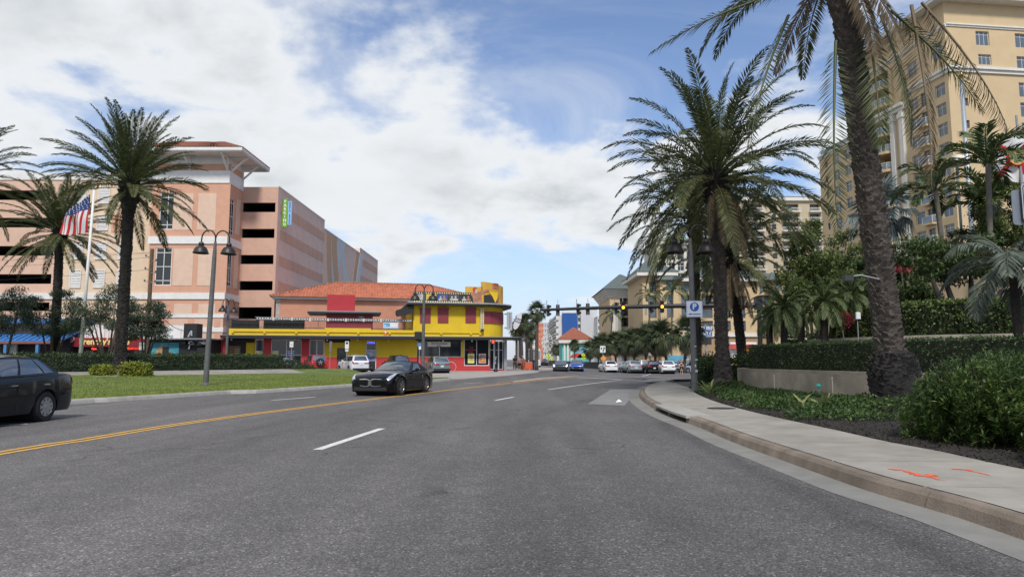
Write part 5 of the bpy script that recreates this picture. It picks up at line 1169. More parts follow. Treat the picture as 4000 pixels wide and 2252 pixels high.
    mb.add([f.pt(u0, -.6, zb_), f.pt(u1, -.6, zt_-.9), f.pt(u1, 2, zt_-.2), f.pt(u0, 2, zt_-.9), f.pt(u0-.05, -.6, zb_+.75), f.pt(u1, -.6, zt_), f.pt(u1, 2, zt_), f.pt(u0, 2, zb_+.75)], [(0, 1, 5, 4), (4, 5, 6, 7), (0, 4, 7, 3), (1, 2, 6, 5), (2, 3, 7, 6), (0, 3, 2, 1)]); ob('awning', mb, BLK, t)
    # banner and traffic cone on the terrace edge
    mb = MB(); f.pbox(mb, 1497, 1556, 1258, 1282, -.12, -.1); b_ = ob('terrace_banner', mb, mat('banner_blue', (.35, .52, .68), .6, .15, 4), t); mb = MB(); f.pbox(mb, 1525, 1553, 1260, 1277, -.13, -.121); ob('print', mb, WHITE, b_)
    mb = MB(); f.pbox(mb, 1500, 1522, 1262, 1266, -.13, -.121); f.pbox(mb, 1508, 1523, 1268, 1273, -.13, -.121); ob('print', mb, mat('banner_teal', (.05, .25, .42), .6, 0), b_)
    # upper block
    zu = z(1700, 1193); r_ = 3.2
    mb = MB(); ring = rounded(uT0, Lb, 0, 11, r_, 10); n = len(ring); zb_ = zc1+.045
    mb.prism(ring, zb_, zu); ob('upper_wall', mb, YEL, t)
    mb = MB(); mb.tube([f.pt(uT0, -.08, zc1+.5), f.pt(Lb-r_, -.08, zc1+.5)], .05, 8); ob('conduit', mb, YEL, t)
    for px in (1722, 1838, 1945):
        mb = MB(); u_ = min(U(px), Lb-r_-.1); f.box(mb, u_-.12, u_+.12, -.16, -.003, zc1+.3, zc1+.58); ob('conduit_box', mb, YEL, t)
    def shut(u0, u1, z0, z1, d=-.09):
        mb = MB(); f.box(mb, u0, u1, d, -.002, z0, z1-.28); s_ = ob('roller_shutter', mb, MAROON, t)
        mb = MB(); f.box(mb, u0-.03, u1+.03, d-.12, -.002, z1-.277, z1); ob('shutter_box', mb, MAROON, s_)
        k = int((z1-z0-.3)/.14)
        for i in range(k):
            mb = MB(); f.box(mb, u0+.02, u1-.02, d-.014, d-.001, z0+.02+i*.14, z0+.12+i*.14); ob('slat', mb, MAROON, s_)
    for a, b in ((1638, 1680), (1708, 1750), (1817, 1858)): shut(U(a), U(b), z(a, 1260), z(a, 1200))
    # curved wide shutter on the rounded corner
    zs0, zs1 = z(1900, 1262), z(1900, 1215); ang = np.linspace(0, 1.25, 4)
    shut(U(1893), Lb-r_, zs0, zs1)
    for a0, a1 in zip(ang, ang[1:]):
        c = Vector(f.pt(Lb-r_, r_, 0))
        def q(a, rr, zz): p_ = Vector(f.pt(Lb-r_+rr*math.sin(a), r_-rr*math.cos(a), 0)); return (p_.x, p_.y, zz)
        mb = MB(); seg = np.linspace(a0+.01, a1-.01, 4)
        for i in range(3):
            mb.add([q(seg[i], r_+.09, zs0), q(seg[i+1], r_+.09, zs0), q(seg[i+1], r_+.09, zs1), q(seg[i], r_+.09, zs1), q(seg[i], r_-.02, zs0), q(seg[i+1], r_-.02, zs0), q(seg[i+1], r_-.02, zs1), q(seg[i], r_-.02, zs1)], [(0, 1, 2, 3), (3, 2, 6, 7), (0, 4, 5, 1), (0, 3, 7, 4), (1, 5, 6, 2)])
        ob('roller_shutter', mb, MAROON, t)
    # eyebrow roof slab
    mb = MB(); mb.prism(rounded(U(1588), Lb+1.0, -1.0, 11.5, r_+1, 12), zu+.002, zu+.20); ob('eyebrow_slab', mb, BLK, t)
    mb = MB(); mb.prism(rounded(U(1588)-.05, Lb+1.05, -1.05, 11.6, r_+1, 12), zu+.203, zu+.33); ob('slab_edge', mb, mat('slab_grey', (.34, .34, .33), .7, .1), t)
    # film-strip parapet and tall sign panel
    zp = zu+.335; bl = mat('film_black', (.015, .014, .014), .6, .2)
    zf1 = z(1700, 1139); mb = MB(); f.box(mb, U(1612), U(1848), .02, .2, zp, zf1); fs = ob('film_strip_panel', mb, bl, t)
    n = int((U(1848)-U(1612))/.26)
    for i in range(n):
        for zz_ in (zp+.08, zf1-.2):
            u_ = U(1612)+.05+i*.26; mb = MB(); f.box(mb, u_, u_+.14, .012, .019, zz_, zz_+.13); ob('sprocket_hole', mb, mat('film_cream', (.66, .58, .30), .7, .05), fs)
    fr_m = [mat('frame_grey', (.30, .30, .29), .7, .7, 3), mat('frame_yellow', (.55, .42, .06), .7, .3, 3), mat('frame_blue', (.03, .08, .28), .7, .3, 3), mat('frame_charcoal', (.06, .065, .07), .7, .4, 3), mat('frame_ink', (.03, .03, .04), .7, .5, 3)]
    SKIN = mat('mural_skin', (.36, .17, .10), .7, .35, 2.5); PALE = mat('mural_pale', (.45, .43, .38), .7, .3, 3)
    def figure(par, u, z0, s, m, d=.0):
        """a generic bust: head, neck and shoulders, as flat paint"""
        pts = [(-.62, 0), (-.60, .38), (-.42, .56), (-.14, .64), (-.13, .74)]+[(.24*math.sin(a), .98-.28*math.cos(a)) for a in np.linspace(-.6, -5.7, 12)][::1]+[(.13, .74), (.14, .64), (.42, .56), (.60, .38), (.62, 0)]
        mb = MB(); f.plate(mb, [(u+x*s, z0+y*s) for x, y in pts], d, d+.008); ob('painted_figure', mb, m, par)
    for i, (a, b) in enumerate(((1618, 1657), (1661, 1702), (1705, 1747), (1750, 1792), (1795, 1845))):
        mb = MB(); za_, zb2 = zp+.28, zf1-.27; f.box(mb, U(a), U(b), .011, .019, za_, zb2); fr_ = ob('film_frame', mb, fr_m[i], fs)
        w_ = U(b)-U(a); hh = (zb2-za_)
        for j, (x, s_) in enumerate(((.32, .72), (.66, .84))): figure(fs, U(a)+w_*x, za_+.002, hh*s_*.78, (PALE if i in (0, 3) else SKIN if (i+j) % 2 else PALE), .0055-.004*j)
    # tall orange panel, following the rounded corner
    OCH = mat('sign_ochre', (.56, .31, .035), .7, .12, .7); zo1, zo0 = z(1900, 1100), z(1840, 1119)
    mb = MB(); f.box(mb, U(1817), U(1884)-.001, -.02, .22, zf1-.02, zo0); f.box(mb, U(1884), Lb-r_, -.02, .22, zp, zo1)
    seg = np.linspace(0, 1.3, 8)
    def q(a, rr, zz): p_ = Vector(f.pt(Lb-r_+rr*math.sin(a), r_-rr*math.cos(a), 0)); return (p_.x, p_.y, zz)
    for i in range(7):
        zz1, zz2 = zo1-.35*sstep(0, 1.3, seg[i]), zo1-.35*sstep(0, 1.3, seg[i+1])
        mb.add([q(seg[i], r_+.02, zp), q(seg[i+1], r_+.02, zp), q(seg[i+1], r_+.02, zz2), q(seg[i], r_+.02, zz1), q(seg[i], r_-.22, zp), q(seg[i+1], r_-.22, zp), q(seg[i+1], r_-.22, zz2), q(seg[i], r_-.22, zz1)], [(0, 1, 2, 3), (3, 2, 6, 7), (1, 5, 6, 2), (4, 7, 6, 5)])
    og = ob('sign_panel', mb, OCH, t)
    # two plain painted figures reaching up (no likeness)
    def paint(pts, m, d): mb = MB(); f.plate(mb, [f.fp(x, y, -.03) for x, y in pts], d, d+.008); ob('painted_figure', mb, m, og)
    paint([(1850, 1186), (1846, 1160), (1838, 1150), (1850, 1140), (1868, 1138), (1890, 1133), (1912, 1126), (1915, 1131), (1895, 1142), (1882, 1150), (1882, 1186)], SKIN, -.045)
    paint([(1848, 1138), (1846, 1128), (1852, 1121), (1860, 1122), (1864, 1130), (1862, 1140), (1854, 1145)], mat('mural_red', (.42, .05, .03), .7, .2), -.053)
    paint([(1855, 1143), (1856, 1130), (1862, 1128), (1866, 1136), (1862, 1145)], PALE, -.060)
    paint([(1890, 1185), (1890, 1152), (1912, 1150), (1925, 1165), (1935, 1185)], bl, -.036)
    paint([(1908, 1136), (1925, 1140), (1945, 1142), (1944, 1160), (1935, 1182), (1925, 1160)], YEL, -.045)
    mb = MB()
    for a0, a1, z0_, z1_, m in ((.42, .80, .05, 1.25, SKIN), (.45, .78, 1.75, 2.35, SKIN)):
        ss = np.linspace(a0, a1, 5)
        for i in range(4): mb.add([q(ss[i], r_+.035, zp+z0_), q(ss[i+1], r_+.035, zp+z0_), q(ss[i+1], r_+.035, zp+z1_-(.2 if i in (0, 3) else 0)), q(ss[i], r_+.035, zp+z1_)], [(0, 1, 2, 3)])
    ob('painted_figure', mb, SKIN, og)
    mb = MB(); ss = np.linspace(.48, .75, 4)
    for i in range(3): mb.add([q(ss[i], r_+.045, zp+2.2), q(ss[i+1], r_+.045, zp+2.2), q(ss[i+1], r_+.045, zp+2.45), q(ss[i], r_+.045, zp+2.45)], [(0, 1, 2, 3)])
    ob('painted_figure', mb, MATS['mural_red'], og)
    # vertical gilt case sign on the wall
    u0, u1 = U(1874), U(1888); z0_, z1_ = z(1880, 1290), z(1880, 1203)
    mb = MB(); f.box(mb, u0, u1, -.32, -.05, z0_, z1_); vs = ob('vertical_sign', mb, mat('sign_cream', (.55, .47, .26), .6, .1), t)
    mb = MB(); f.box(mb, u0+.05, u1-.02, -.42, -.33, z0_-.1, z0_+.15); ob('sign_foot', mb, BLK, vs)
    for i, ch in enumerate('SPORTSBAR'): o_ = put_text(t, f, ch, (u0+u1)/2, z1_-.2-i*.27, .24, BLK, -.325); o_.parent = vs
    # corner glazing and blade sign at the street end
    cz = z(1960, 1322); ug = U(1914)
    mb = MB(); f.box(mb, ug, Lb-.4, 1.2, 1.3, 0, 3.5); ob('corner_recess', mb, DARK, t)
    mb = MB(); f.box(mb, ug, Lb-.3, .1, 1.2, -.05, .14); ob('corner_plinth', mb, REDP, t)
    uu = np.linspace(ug+.05, Lb-.5, 4)
    for a, b in zip(uu, uu[1:]): window(t, f, a, b, .2, 3.5, .55, 1, (.68,), ALU, GLASS, .07, 'corner_door')
    mb = MB(); f.box(mb, Lb-.45, Lb-.1, .2, 11, 0, 3.55); ob('end_wall', mb, GREYM, t)
    return t, f, Lb, zc1
bar, BF, BL, BZ = corner_bar()
def blade_signs():
    base = Vector((*Vector(BF.pt(BL+.1, 1.0, 0))[:2], 0))+BF.b; fc = Face(base, (0, 0), BF.u); t = thing('blade_sign', 'grey vertical blade sign with dark letters on the bar corner', 'sign', base)
    z0, z1 = fc.Z(1995, 1288), fc.Z(1995, 1218); mb = MB(); fc.box(mb, 0, .62, 0, .14, z0, z1); ob('panel', mb, mat('sign_silver', (.36, .37, .39), .5, .08), t)
    for i, ch in enumerate('HANGOUT'): put_text(t, fc, ch, .31, z1-.22-i*.27, .27, BLK, -.012)
    for z in (z0+.25, z1-.25):
        mb = MB(); fc.box(mb, -.3, -.002, .03, .11, z-.05, z+.05); ob('mounting_bracket', mb, BLK, t)
    b2 = base+Vector((1.25, 1.2, 0)); f2 = Face(b2, (0, 0), (1, -.2)); t2 = thing('surfboard_sign', 'white leaning surfboard shaped sign with purple lettering', 'sign', b2)
    zc_ = (f2.Z(2012, 1220)+f2.Z(2012, 1288))/2; mb = MB(); pts = []
    for a in np.linspace(0, 2*math.pi, 24, endpoint=False):
        x, y = .36*math.sin(a)*(1-.15*math.cos(a)), 1.05*math.cos(a); c_, s_ = math.cos(-.38), math.sin(-.38); pts.append((x*c_-y*s_, zc_+x*s_+y*c_))
    f2.plate(mb, pts, 0, .08); ob('board', mb, mat('board_white', (.62, .62, .64), .5, .1), t2)
    o_ = put_text(t2, f2, 'SURF\nSHOP', -.0, zc_+.1, .33, mat('letter_purple', (.12, .08, .22), .5, 0), -.012, bold=.01); o_.rotation_euler.rotate_axis('Z', -.4)
    mb = MB(); mb.beam(f2.pt(-.9, .05, zc_-.5), f2.pt(-.1, .05, zc_-.5), .08); ob('mounting_arm', mb, BLK, t2)
blade_signs()
# ------------------------------------------------------------------ hall with the tiled roof behind the bar
def tiled_hall():
    A0, B0 = P(1055, HOR, 84), P(1905, HOR, 90); base = Vector((A0.x, A0.y, 0)); dv = Vector((B0.x-A0.x, B0.y-A0.y, 0)); Lh = dv.length
    t = thing('tiled_hall', 'salmon pink hall with a hipped orange clay tile roof', 'building', base); f = Face(base, (0, 0), dv)
    ze = f.Z(1100, 1163); D_ = 15.
    mb = MB(); f.box(mb, .5, Lh-.5, 0, D_, 0, ze-.1); ob('wall', mb, mat('stucco_salmon', (.50, .235, .15), .9, .08, 1, .1, dirt=.15, bscale=12), t)
    mb = MB(); f.box(mb, 0, Lh, -.55, D_+.5, ze-.10, ze+.12); ob('gutter', mb, mat('gutter_white', (.50, .51, .52), .6, .06), t)
    mb = MB(); f.box(mb, .45, .95, -.03, .3, 5, ze-.12); ob('corner_pier', mb, mat('bare_block', (.36, .33, .30), .9, .3, 3), t)
    zt = ze+2.85; u0, u1, d0, d1 = -.2, Lh+.2, -.7, D_+.7; dm = (d0+d1)/2; hp = 7.6
    ra, rb = Vector(f.pt(u0+hp, dm, zt)), Vector(f.pt(u1-hp, dm, zt))
    def plane(a, b, c, d, cols, rows, par, nm):
        a, b, c, d = map(Vector, (a, b, c, d)); nrm = (b-a).cross(d-a).normalized(); mb = MB(); r_ = random.Random(9)
        for i in range(cols):
            for j in range(rows):
                v0, v1 = j/rows, (j+1)/rows
                # straight tile courses: columns keep their width, clipped at the hips
                def q(t, v, o): return a.lerp(b, t)+((d-a)*(v))+nrm*o
                wl = (d-a).dot((b-a).normalized())/(b-a).length; wr = ((c-b).dot((a-b).normalized()))/(b-a).length
                lo, hi = wl*v0, 1-wr*v0; t0, t1 = i/cols, (i+1)/cols
                if (t0+t1)/2 < lo or (t0+t1)/2 > hi: continue
                up = (d-a)-(b-a)*wl
                def q(t, v, o): return a.lerp(b, t)+up*v+nrm*o
                o_ = r_.uniform(-.01, .015); tm = (t0+t1)/2; t3, t4 = t0+(t1-t0)*.25, t0+(t1-t0)*.75
                mb.add([q(t0, v0, .0), q(t3, v0, .11+o_), q(t4, v0, .11+o_), q(t1, v0, .0), q(t1, v1, -.03), q(t4, v1, .05+o_), q(t3, v1, .05+o_), q(t0, v1, -.03)], [(0, 1, 6, 7), (1, 2, 5, 6), (2, 3, 4, 5), (0, 3, 2, 1)])
        return ob(nm, mb, TILE2, par, kind='stuff')
    TILE2 = mat('clay_tile_bright', (.52, .20, .115), .8, .34, 1.7, dirt=.2)
    c = [Vector(f.pt(u, d, ze+.14)) for u, d in ((u0, d0), (u1, d0), (u1, d1), (u0, d1))]
    mb = MB(); dn = Vector((0, 0, -.06)); mb.add([c[0]+dn, c[1]+dn, rb+dn, ra+dn], [(0, 1, 2, 3)]); mb.add([c[1]+dn, c[2]+dn, rb+dn], [(0, 1, 2)]); mb.add([c[2]+dn, c[3]+dn, ra+dn, rb+dn], [(0, 1, 2, 3)]); mb.add([c[3]+dn, c[0]+dn, ra+dn], [(0, 1, 2)]); ob('roof', mb, TILE, t)
    plane(c[0], c[1], rb, ra, 78, 22, t, 'roof_tiles'); plane(c[1], c[2], rb, rb, 30, 22, t, 'roof_tiles'); plane(c[3], c[0], ra, ra, 30, 22, t, 'roof_tiles')
    for a, b in ((c[0], ra), (c[1], rb), (ra, rb)):
        n = int((b-a).length/.45); mb = MB()
        for k in range(n):
            p0, p1 = a.lerp(b, k/n), a.lerp(b, (k+1.12)/n); mb.tube([p0+Vector((0, 0, .08)), p1+Vector((0, 0, .05))], [.15, .12], 6)
        ob('ridge_tiles', mb, mat('ridge_tile', (.26, .12, .08), .8, .3, 3), t, kind='stuff')
    for k in range(9):      # string lights across the pink wall
        pass
    return t
tiled_hall()
# ------------------------------------------------------------------ cafe strip on the left
def cafe_row():
    base = Vector((-45, 70, 0)); f = Face(base, (0, 0), (1, 0)); U = f.U
    t = thing('red_cafe', 'low red cafe with a white ribbed parapet and yellow sign lettering', 'cafe', Vector((-45, 70, 0)))
    W_ = mat('ribbed_white', (.68, .68, .66), .7, .06, 2, dirt=.2)
    mb = MB(); f.box(mb, U(232), U(575), .0, 9, 0, f.Z(400, 1320)); ob('wall', mb, mat('cafe_wall', (.05, .032, .028), .8, .4, .8), t)
    mb = MB(); f.pbox(mb, 270, 575, 1268, 1321, .1, .3); pr = ob('parapet', mb, W_, t)
    u = U(272)
    while u < U(574):
        mb = MB(); f.box(mb, u, u+.05, .05, .099, f.Z(400, 1320), f.Z(400, 1270)); ob('rib', mb, mat('rib_grey', (.42, .42, .42), .7, .05), pr); u += .42
    mb = MB(); f.pbox(mb, 242, 560, 1320, 1353, -.9, -.7); fa = ob('sign_fascia', mb, mat('sign_red', (.20, .012, .02), .5, .08), t)
    mb = MB(); f.box(mb, f.U(242, -.9), f.U(560, -.9), -.88, -.0, f.Z(400, 1321, -.9), f.Z(400, 1319, -.9)+.02); ob('awning_top', mb, REDP, t)
    u_, z_ = f.fp(408, 1334, -.9); put_text(t, f, "Frenchy's Cafe", u_, z_, .86, mat('sign_letter_yellow', (.80, .62, .22), .5, 0), -.94, bold=.03)
    mb = MB(); c = f.fp(257, 1323, -1.1); f.plate(mb, [(c[0]+.82*math.cos(a), c[1]+.40*math.sin(a)) for a in np.linspace(0, 6.283, 24, endpoint=False)], -1.1, -.92); ov = ob('oval_sign', mb, mat('oval_rim', (.62, .55, .62), .5, .05), t)
    mb = MB(); f.plate(mb, [(c[0]+.74*math.cos(a), c[1]+.33*math.sin(a)) for a in np.linspace(0, 6.283, 24, endpoint=False)], -1.12, -1.101); ob('oval_face', mb, MATS['sign_red'], ov)
    o_ = put_text(t, f, "The Original", c[0], c[1], .24, MATS['sign_letter_yellow'], -1.13, italic=.3); o_.parent = ov
    for px, y, tx in ((369, 1361, 'Open'),):
        mb = MB(); c = f.fp(px, y, -.1); f.plate(mb, [(c[0]+.36*math.cos(a), c[1]+.16*math.sin(a)) for a in np.linspace(0, 6.283, 20, endpoint=False)], -.1, -.02); ne = ob('neon_sign', mb, BLK, t)
        o_ = put_text(t, f, tx, c[0], c[1], .26, mat('neon_red', (1, .05, .02), .5, 0, emit=2.0), -.12, bold=.008); o_.parent = ne
    for px in (290, 330, 460, 520):
        window(t, f, f.U(px), f.U(px+36), .6, 2.3, -.02, 2, (), mat('cafe_frame', (.12, .02, .02), .6, .1), GLASS, .06)
    mb = MB(); f.pbox(mb, 500, 545, 1352, 1368, -.12, -.02); nb = ob('menu_board', mb, REDP, t)
    u_, z_ = f.fp(522, 1360, -.2); o_ = put_text(t, f, 'SEAFOOD', u_, z_, .32, mat('sign_neon', (.9, .08, .05), .5, 0, emit=.8), -.14, bold=.01); o_.parent = nb
    # blue metal roof shop
    b2 = Vector((-62, 68, 0)); f2 = Face(b2, (0, 0), (1, 0)); t2 = thing('blue_roof_shop', 'low dark shop under a sloping blue ribbed metal roof', 'shop', b2)
    BLU = mat('metal_roof_blue', (.045, .17, .42), .45, .08, 1, metal=.2, dirt=.12); e0, e1 = 0, f2.U(255)
    ze_, zr_ = f2.Z(150, 1329, -.8), f2.Z(150, 1243, 5)
    mb = MB(); mb.add([f2.pt(e0, -.8, ze_), f2.pt(e1, -.8, ze_), f2.pt(e1+.6, 5, zr_), f2.pt(e0, 5, zr_), f2.pt(e0, -.8, ze_-.12), f2.pt(e1, -.8, ze_-.12), f2.pt(e1+.6, 5, zr_-.12), f2.pt(e0, 5, zr_-.12)], [(0, 1, 2, 3), (0, 4, 5, 1), (1, 5, 6, 2), (4, 7, 6, 5), (2, 6, 7, 3)]); rf = ob('roof', mb, BLU, t2)
    k = e0+.2
    while k < e1:
        mb = MB(); mb.beam(f2.pt(k, -.8, ze_+.04), f2.pt(k+.6*k/e1, 5, zr_+.04), .05, .07); ob('seam', mb, mat('metal_roof_blue_seam', (.03, .12, .32), .45, .05), rf); k += .62
    mb = MB(); f2.box(mb, e0, e1, -.84, -.78, ze_-.32, ze_-.121); ob('eave_board', mb, mat('eave_brown', (.22, .07, .04), .7, .1), t2)
    mb = MB(); f2.box(mb, e0, e1-.2, .8, 6, 0, zr_-.7); ob('wall', mb, mat('shop_dark', (.03, .028, .03), .8, .4, 1), t2)
    for px in (20, 145):
        mb = MB(); u_ = f2.U(px, -.6); f2.box(mb, u_-.14, u_+.14, -.75, -.47, 0, ze_-.125); ob('post', mb, mat('post_blue', (.06, .20, .40), .6, .1), t2)
    mb = MB(); f2.pbox(mb, 30, 62, 1340, 1385, -.1, .1); ob('door_panel', mb, mat('door_pale', (.40, .43, .38), .7, .1), t2)
    # black bar shack with painted wall
    b3 = Vector((-37.2, 69, 0)); f3 = Face(b3, (0, 0), (1, 0)); t3 = thing('black_shack', 'black timber shack with a sea painting and pipes on its roof', 'shack', b3); U3 = f3.U
    mb = MB(); f3.box(mb, U3(580), U3(815), 0, 6, 0, f3.Z(640, 1326)); ob('wall', mb, BLK, t3)
    mb = MB(); f3.box(mb, U3(572), U3(825), -.8, 6, f3.Z(640, 1326)+.003, f3.Z(640, 1321)); ob('roof', mb, GREYM, t3)
    mb = MB(); f3.pbox(mb, 588, 697, 1337, 1392, -.05, 0); sp = ob('sea_painting', mb, mat('sea_paint', (.05, .26, .32), .7, .45, 3), t3)
    mb = MB(); f3.plate(mb, [f3.fp(x, y) for x, y in ((602, 1392), (610, 1370), (622, 1355), (635, 1348), (650, 1352), (658, 1365), (664, 1380), (670, 1372), (680, 1388), (682, 1392))], -.06, -.051); ob('painted_rock', mb, mat('rock_paint', (.34, .22, .11), .7, .4, 4), sp)
    mb = MB(); f3.pbox(mb, 635, 658, 1354, 1392, -.07, -.061); ob('doorway', mb, BLK, sp)
    mb = MB(); f3.box(mb, U3(580, 1.5), U3(720, 1.5), 1.5, 1.7, f3.Z(640, 1321), f3.Z(640, 1270, 1.5)); ob('rear_parapet', mb, W_, t3)
    mb = MB(); f3.pbox(mb, 719, 767, 1263, 1326, .5, 1.8); ob('vent_stack', mb, BLK, t3)
    for path in ([(738, 1362), (748, 1326), (742, 1322)], [(738, 1323), (770, 1330), (797, 1328)], [(797, 1328), (796, 1346)], [(748, 1292), (748, 1310)], [(735, 1315), (745, 1295), (750, 1292)]):
        mb = MB(); mb.tube([f3.pt(*((lambda q: (q[0], -.15, q[1]))(f3.fp(x, y, -.15)))) for x, y in path], .08, 8); ob('vent_pipe', mb, ALU, t3)
    for px in (665, 708):
        mb = MB(); u_, z_ = f3.fp(px, 1258, .8); mb.lathe([(.06, 0), (.06, 1.0)], 8, f3.pt(u_, .8, f3.Z(640, 1321))); ob('roof_pipe', mb, WHITE, t3)
    mb = MB(); f3.pbox(mb, 770, 815, 1358, 1400, -.6, .0); ob('counter', mb, BLK, t3)
    for k in range(5):
        mb = MB(); r_ = random.Random(k+3); u_, z_ = f3.fp(725+k*17, 1338+r_.uniform(-4, 8), -.3); f3.box(mb, u_-.35, u_+.35, -.5, -.1, z_-.12, z_+.12); ob('roof_clutter', mb, [BLK, GREYM, mat('clutter_dark', (.05, .05, .055), .7, .4, 4)][k % 3], t3)
cafe_row()
# ------------------------------------------------------------------ hotels on the right
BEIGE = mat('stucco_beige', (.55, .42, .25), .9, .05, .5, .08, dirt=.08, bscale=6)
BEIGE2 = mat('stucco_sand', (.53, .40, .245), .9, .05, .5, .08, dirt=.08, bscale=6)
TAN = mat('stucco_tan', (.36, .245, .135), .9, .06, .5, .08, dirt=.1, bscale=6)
HWHITE = mat('hotel_white', (.66, .64, .58), .8, .05, 1, dirt=.12)
GREENR = mat('roof_green', (.095, .115, .108), .7, .2, 1.5)
BRZ = mat('bronze_frame', (.10, .085, .07), .5, .1)
BGL = mat('balcony_glass', (.16, .20, .23), .08, .2, .5, spec=.8)
def hip_roof(par, fc, u0, u1, d0, d1, z, rise, m, nm='roof', hip=None):
    hip = hip or min((d1-d0)/2, (u1-u0)/2)*.95; dm = (d0+d1)/2; c = [fc.pt(u, d, z) for u, d in ((u0, d0), (u1, d0), (u1, d1), (u0, d1))]
    a, b = fc.pt(min(u0+hip, (u0+u1)/2-.05), dm, z+rise), fc.pt(max(u1-hip, (u0+u1)/2+.05), dm, z+rise); mb = MB()
    mb.add([*c, a, b], [(0, 1, 5, 4), (1, 2, 5), (2, 3, 4, 5), (3, 0, 4), (3, 2, 1, 0)]); return ob(nm, mb, m, par)
def balcony(par, fc, u0, u1, z, proj, rail='glass', curved=False, slab=.25, rm=None, sm=None):
    n = 9; us = np.linspace(u0, u1, n); dd = [-(proj*math.sin(math.pi*i/(n-1))**.55 if curved else proj) for i in range(n)]
    if not curved: us = np.concatenate([[u0], [u0, u1], [u1]]); dd = [0, -proj, -proj, 0]
    pts = [(u, d) for u, d in zip(us, dd)]; mb = MB(); ring = [fc.pt(u, d, 0)[:2] for u, d in pts]+([fc.pt(u1, .35, 0)[:2], fc.pt(u0, .35, 0)[:2]])
    if curved: ring = ring
    mb.prism(ring, z-slab, z); s_ = ob('balcony', mb, sm or BEIGE2, par)
    mb = MB()
    for (a, b), (c, d) in zip(pts, pts[1:]):
        mb.quad(fc.pt(a, b*.96, z+.08), fc.pt(c, d*.96, z+.08), fc.pt(c, d*.96, z+1.0), fc.pt(a, b*.96, z+1.0))
    ob('balustrade', mb, rm or BGL, s_)
    mb = MB()
    for (a, b), (c, d) in zip(pts, pts[1:]): mb.beam(fc.pt(a, b*.96, z+1.03), fc.pt(c, d*.96, z+1.03), .07)
    for (a, b) in pts: mb.beam(fc.pt(a, b*.96, z), fc.pt(a, b*.96, z+1.0), .05)
    ob('handrail', mb, HWHITE, s_); return s_
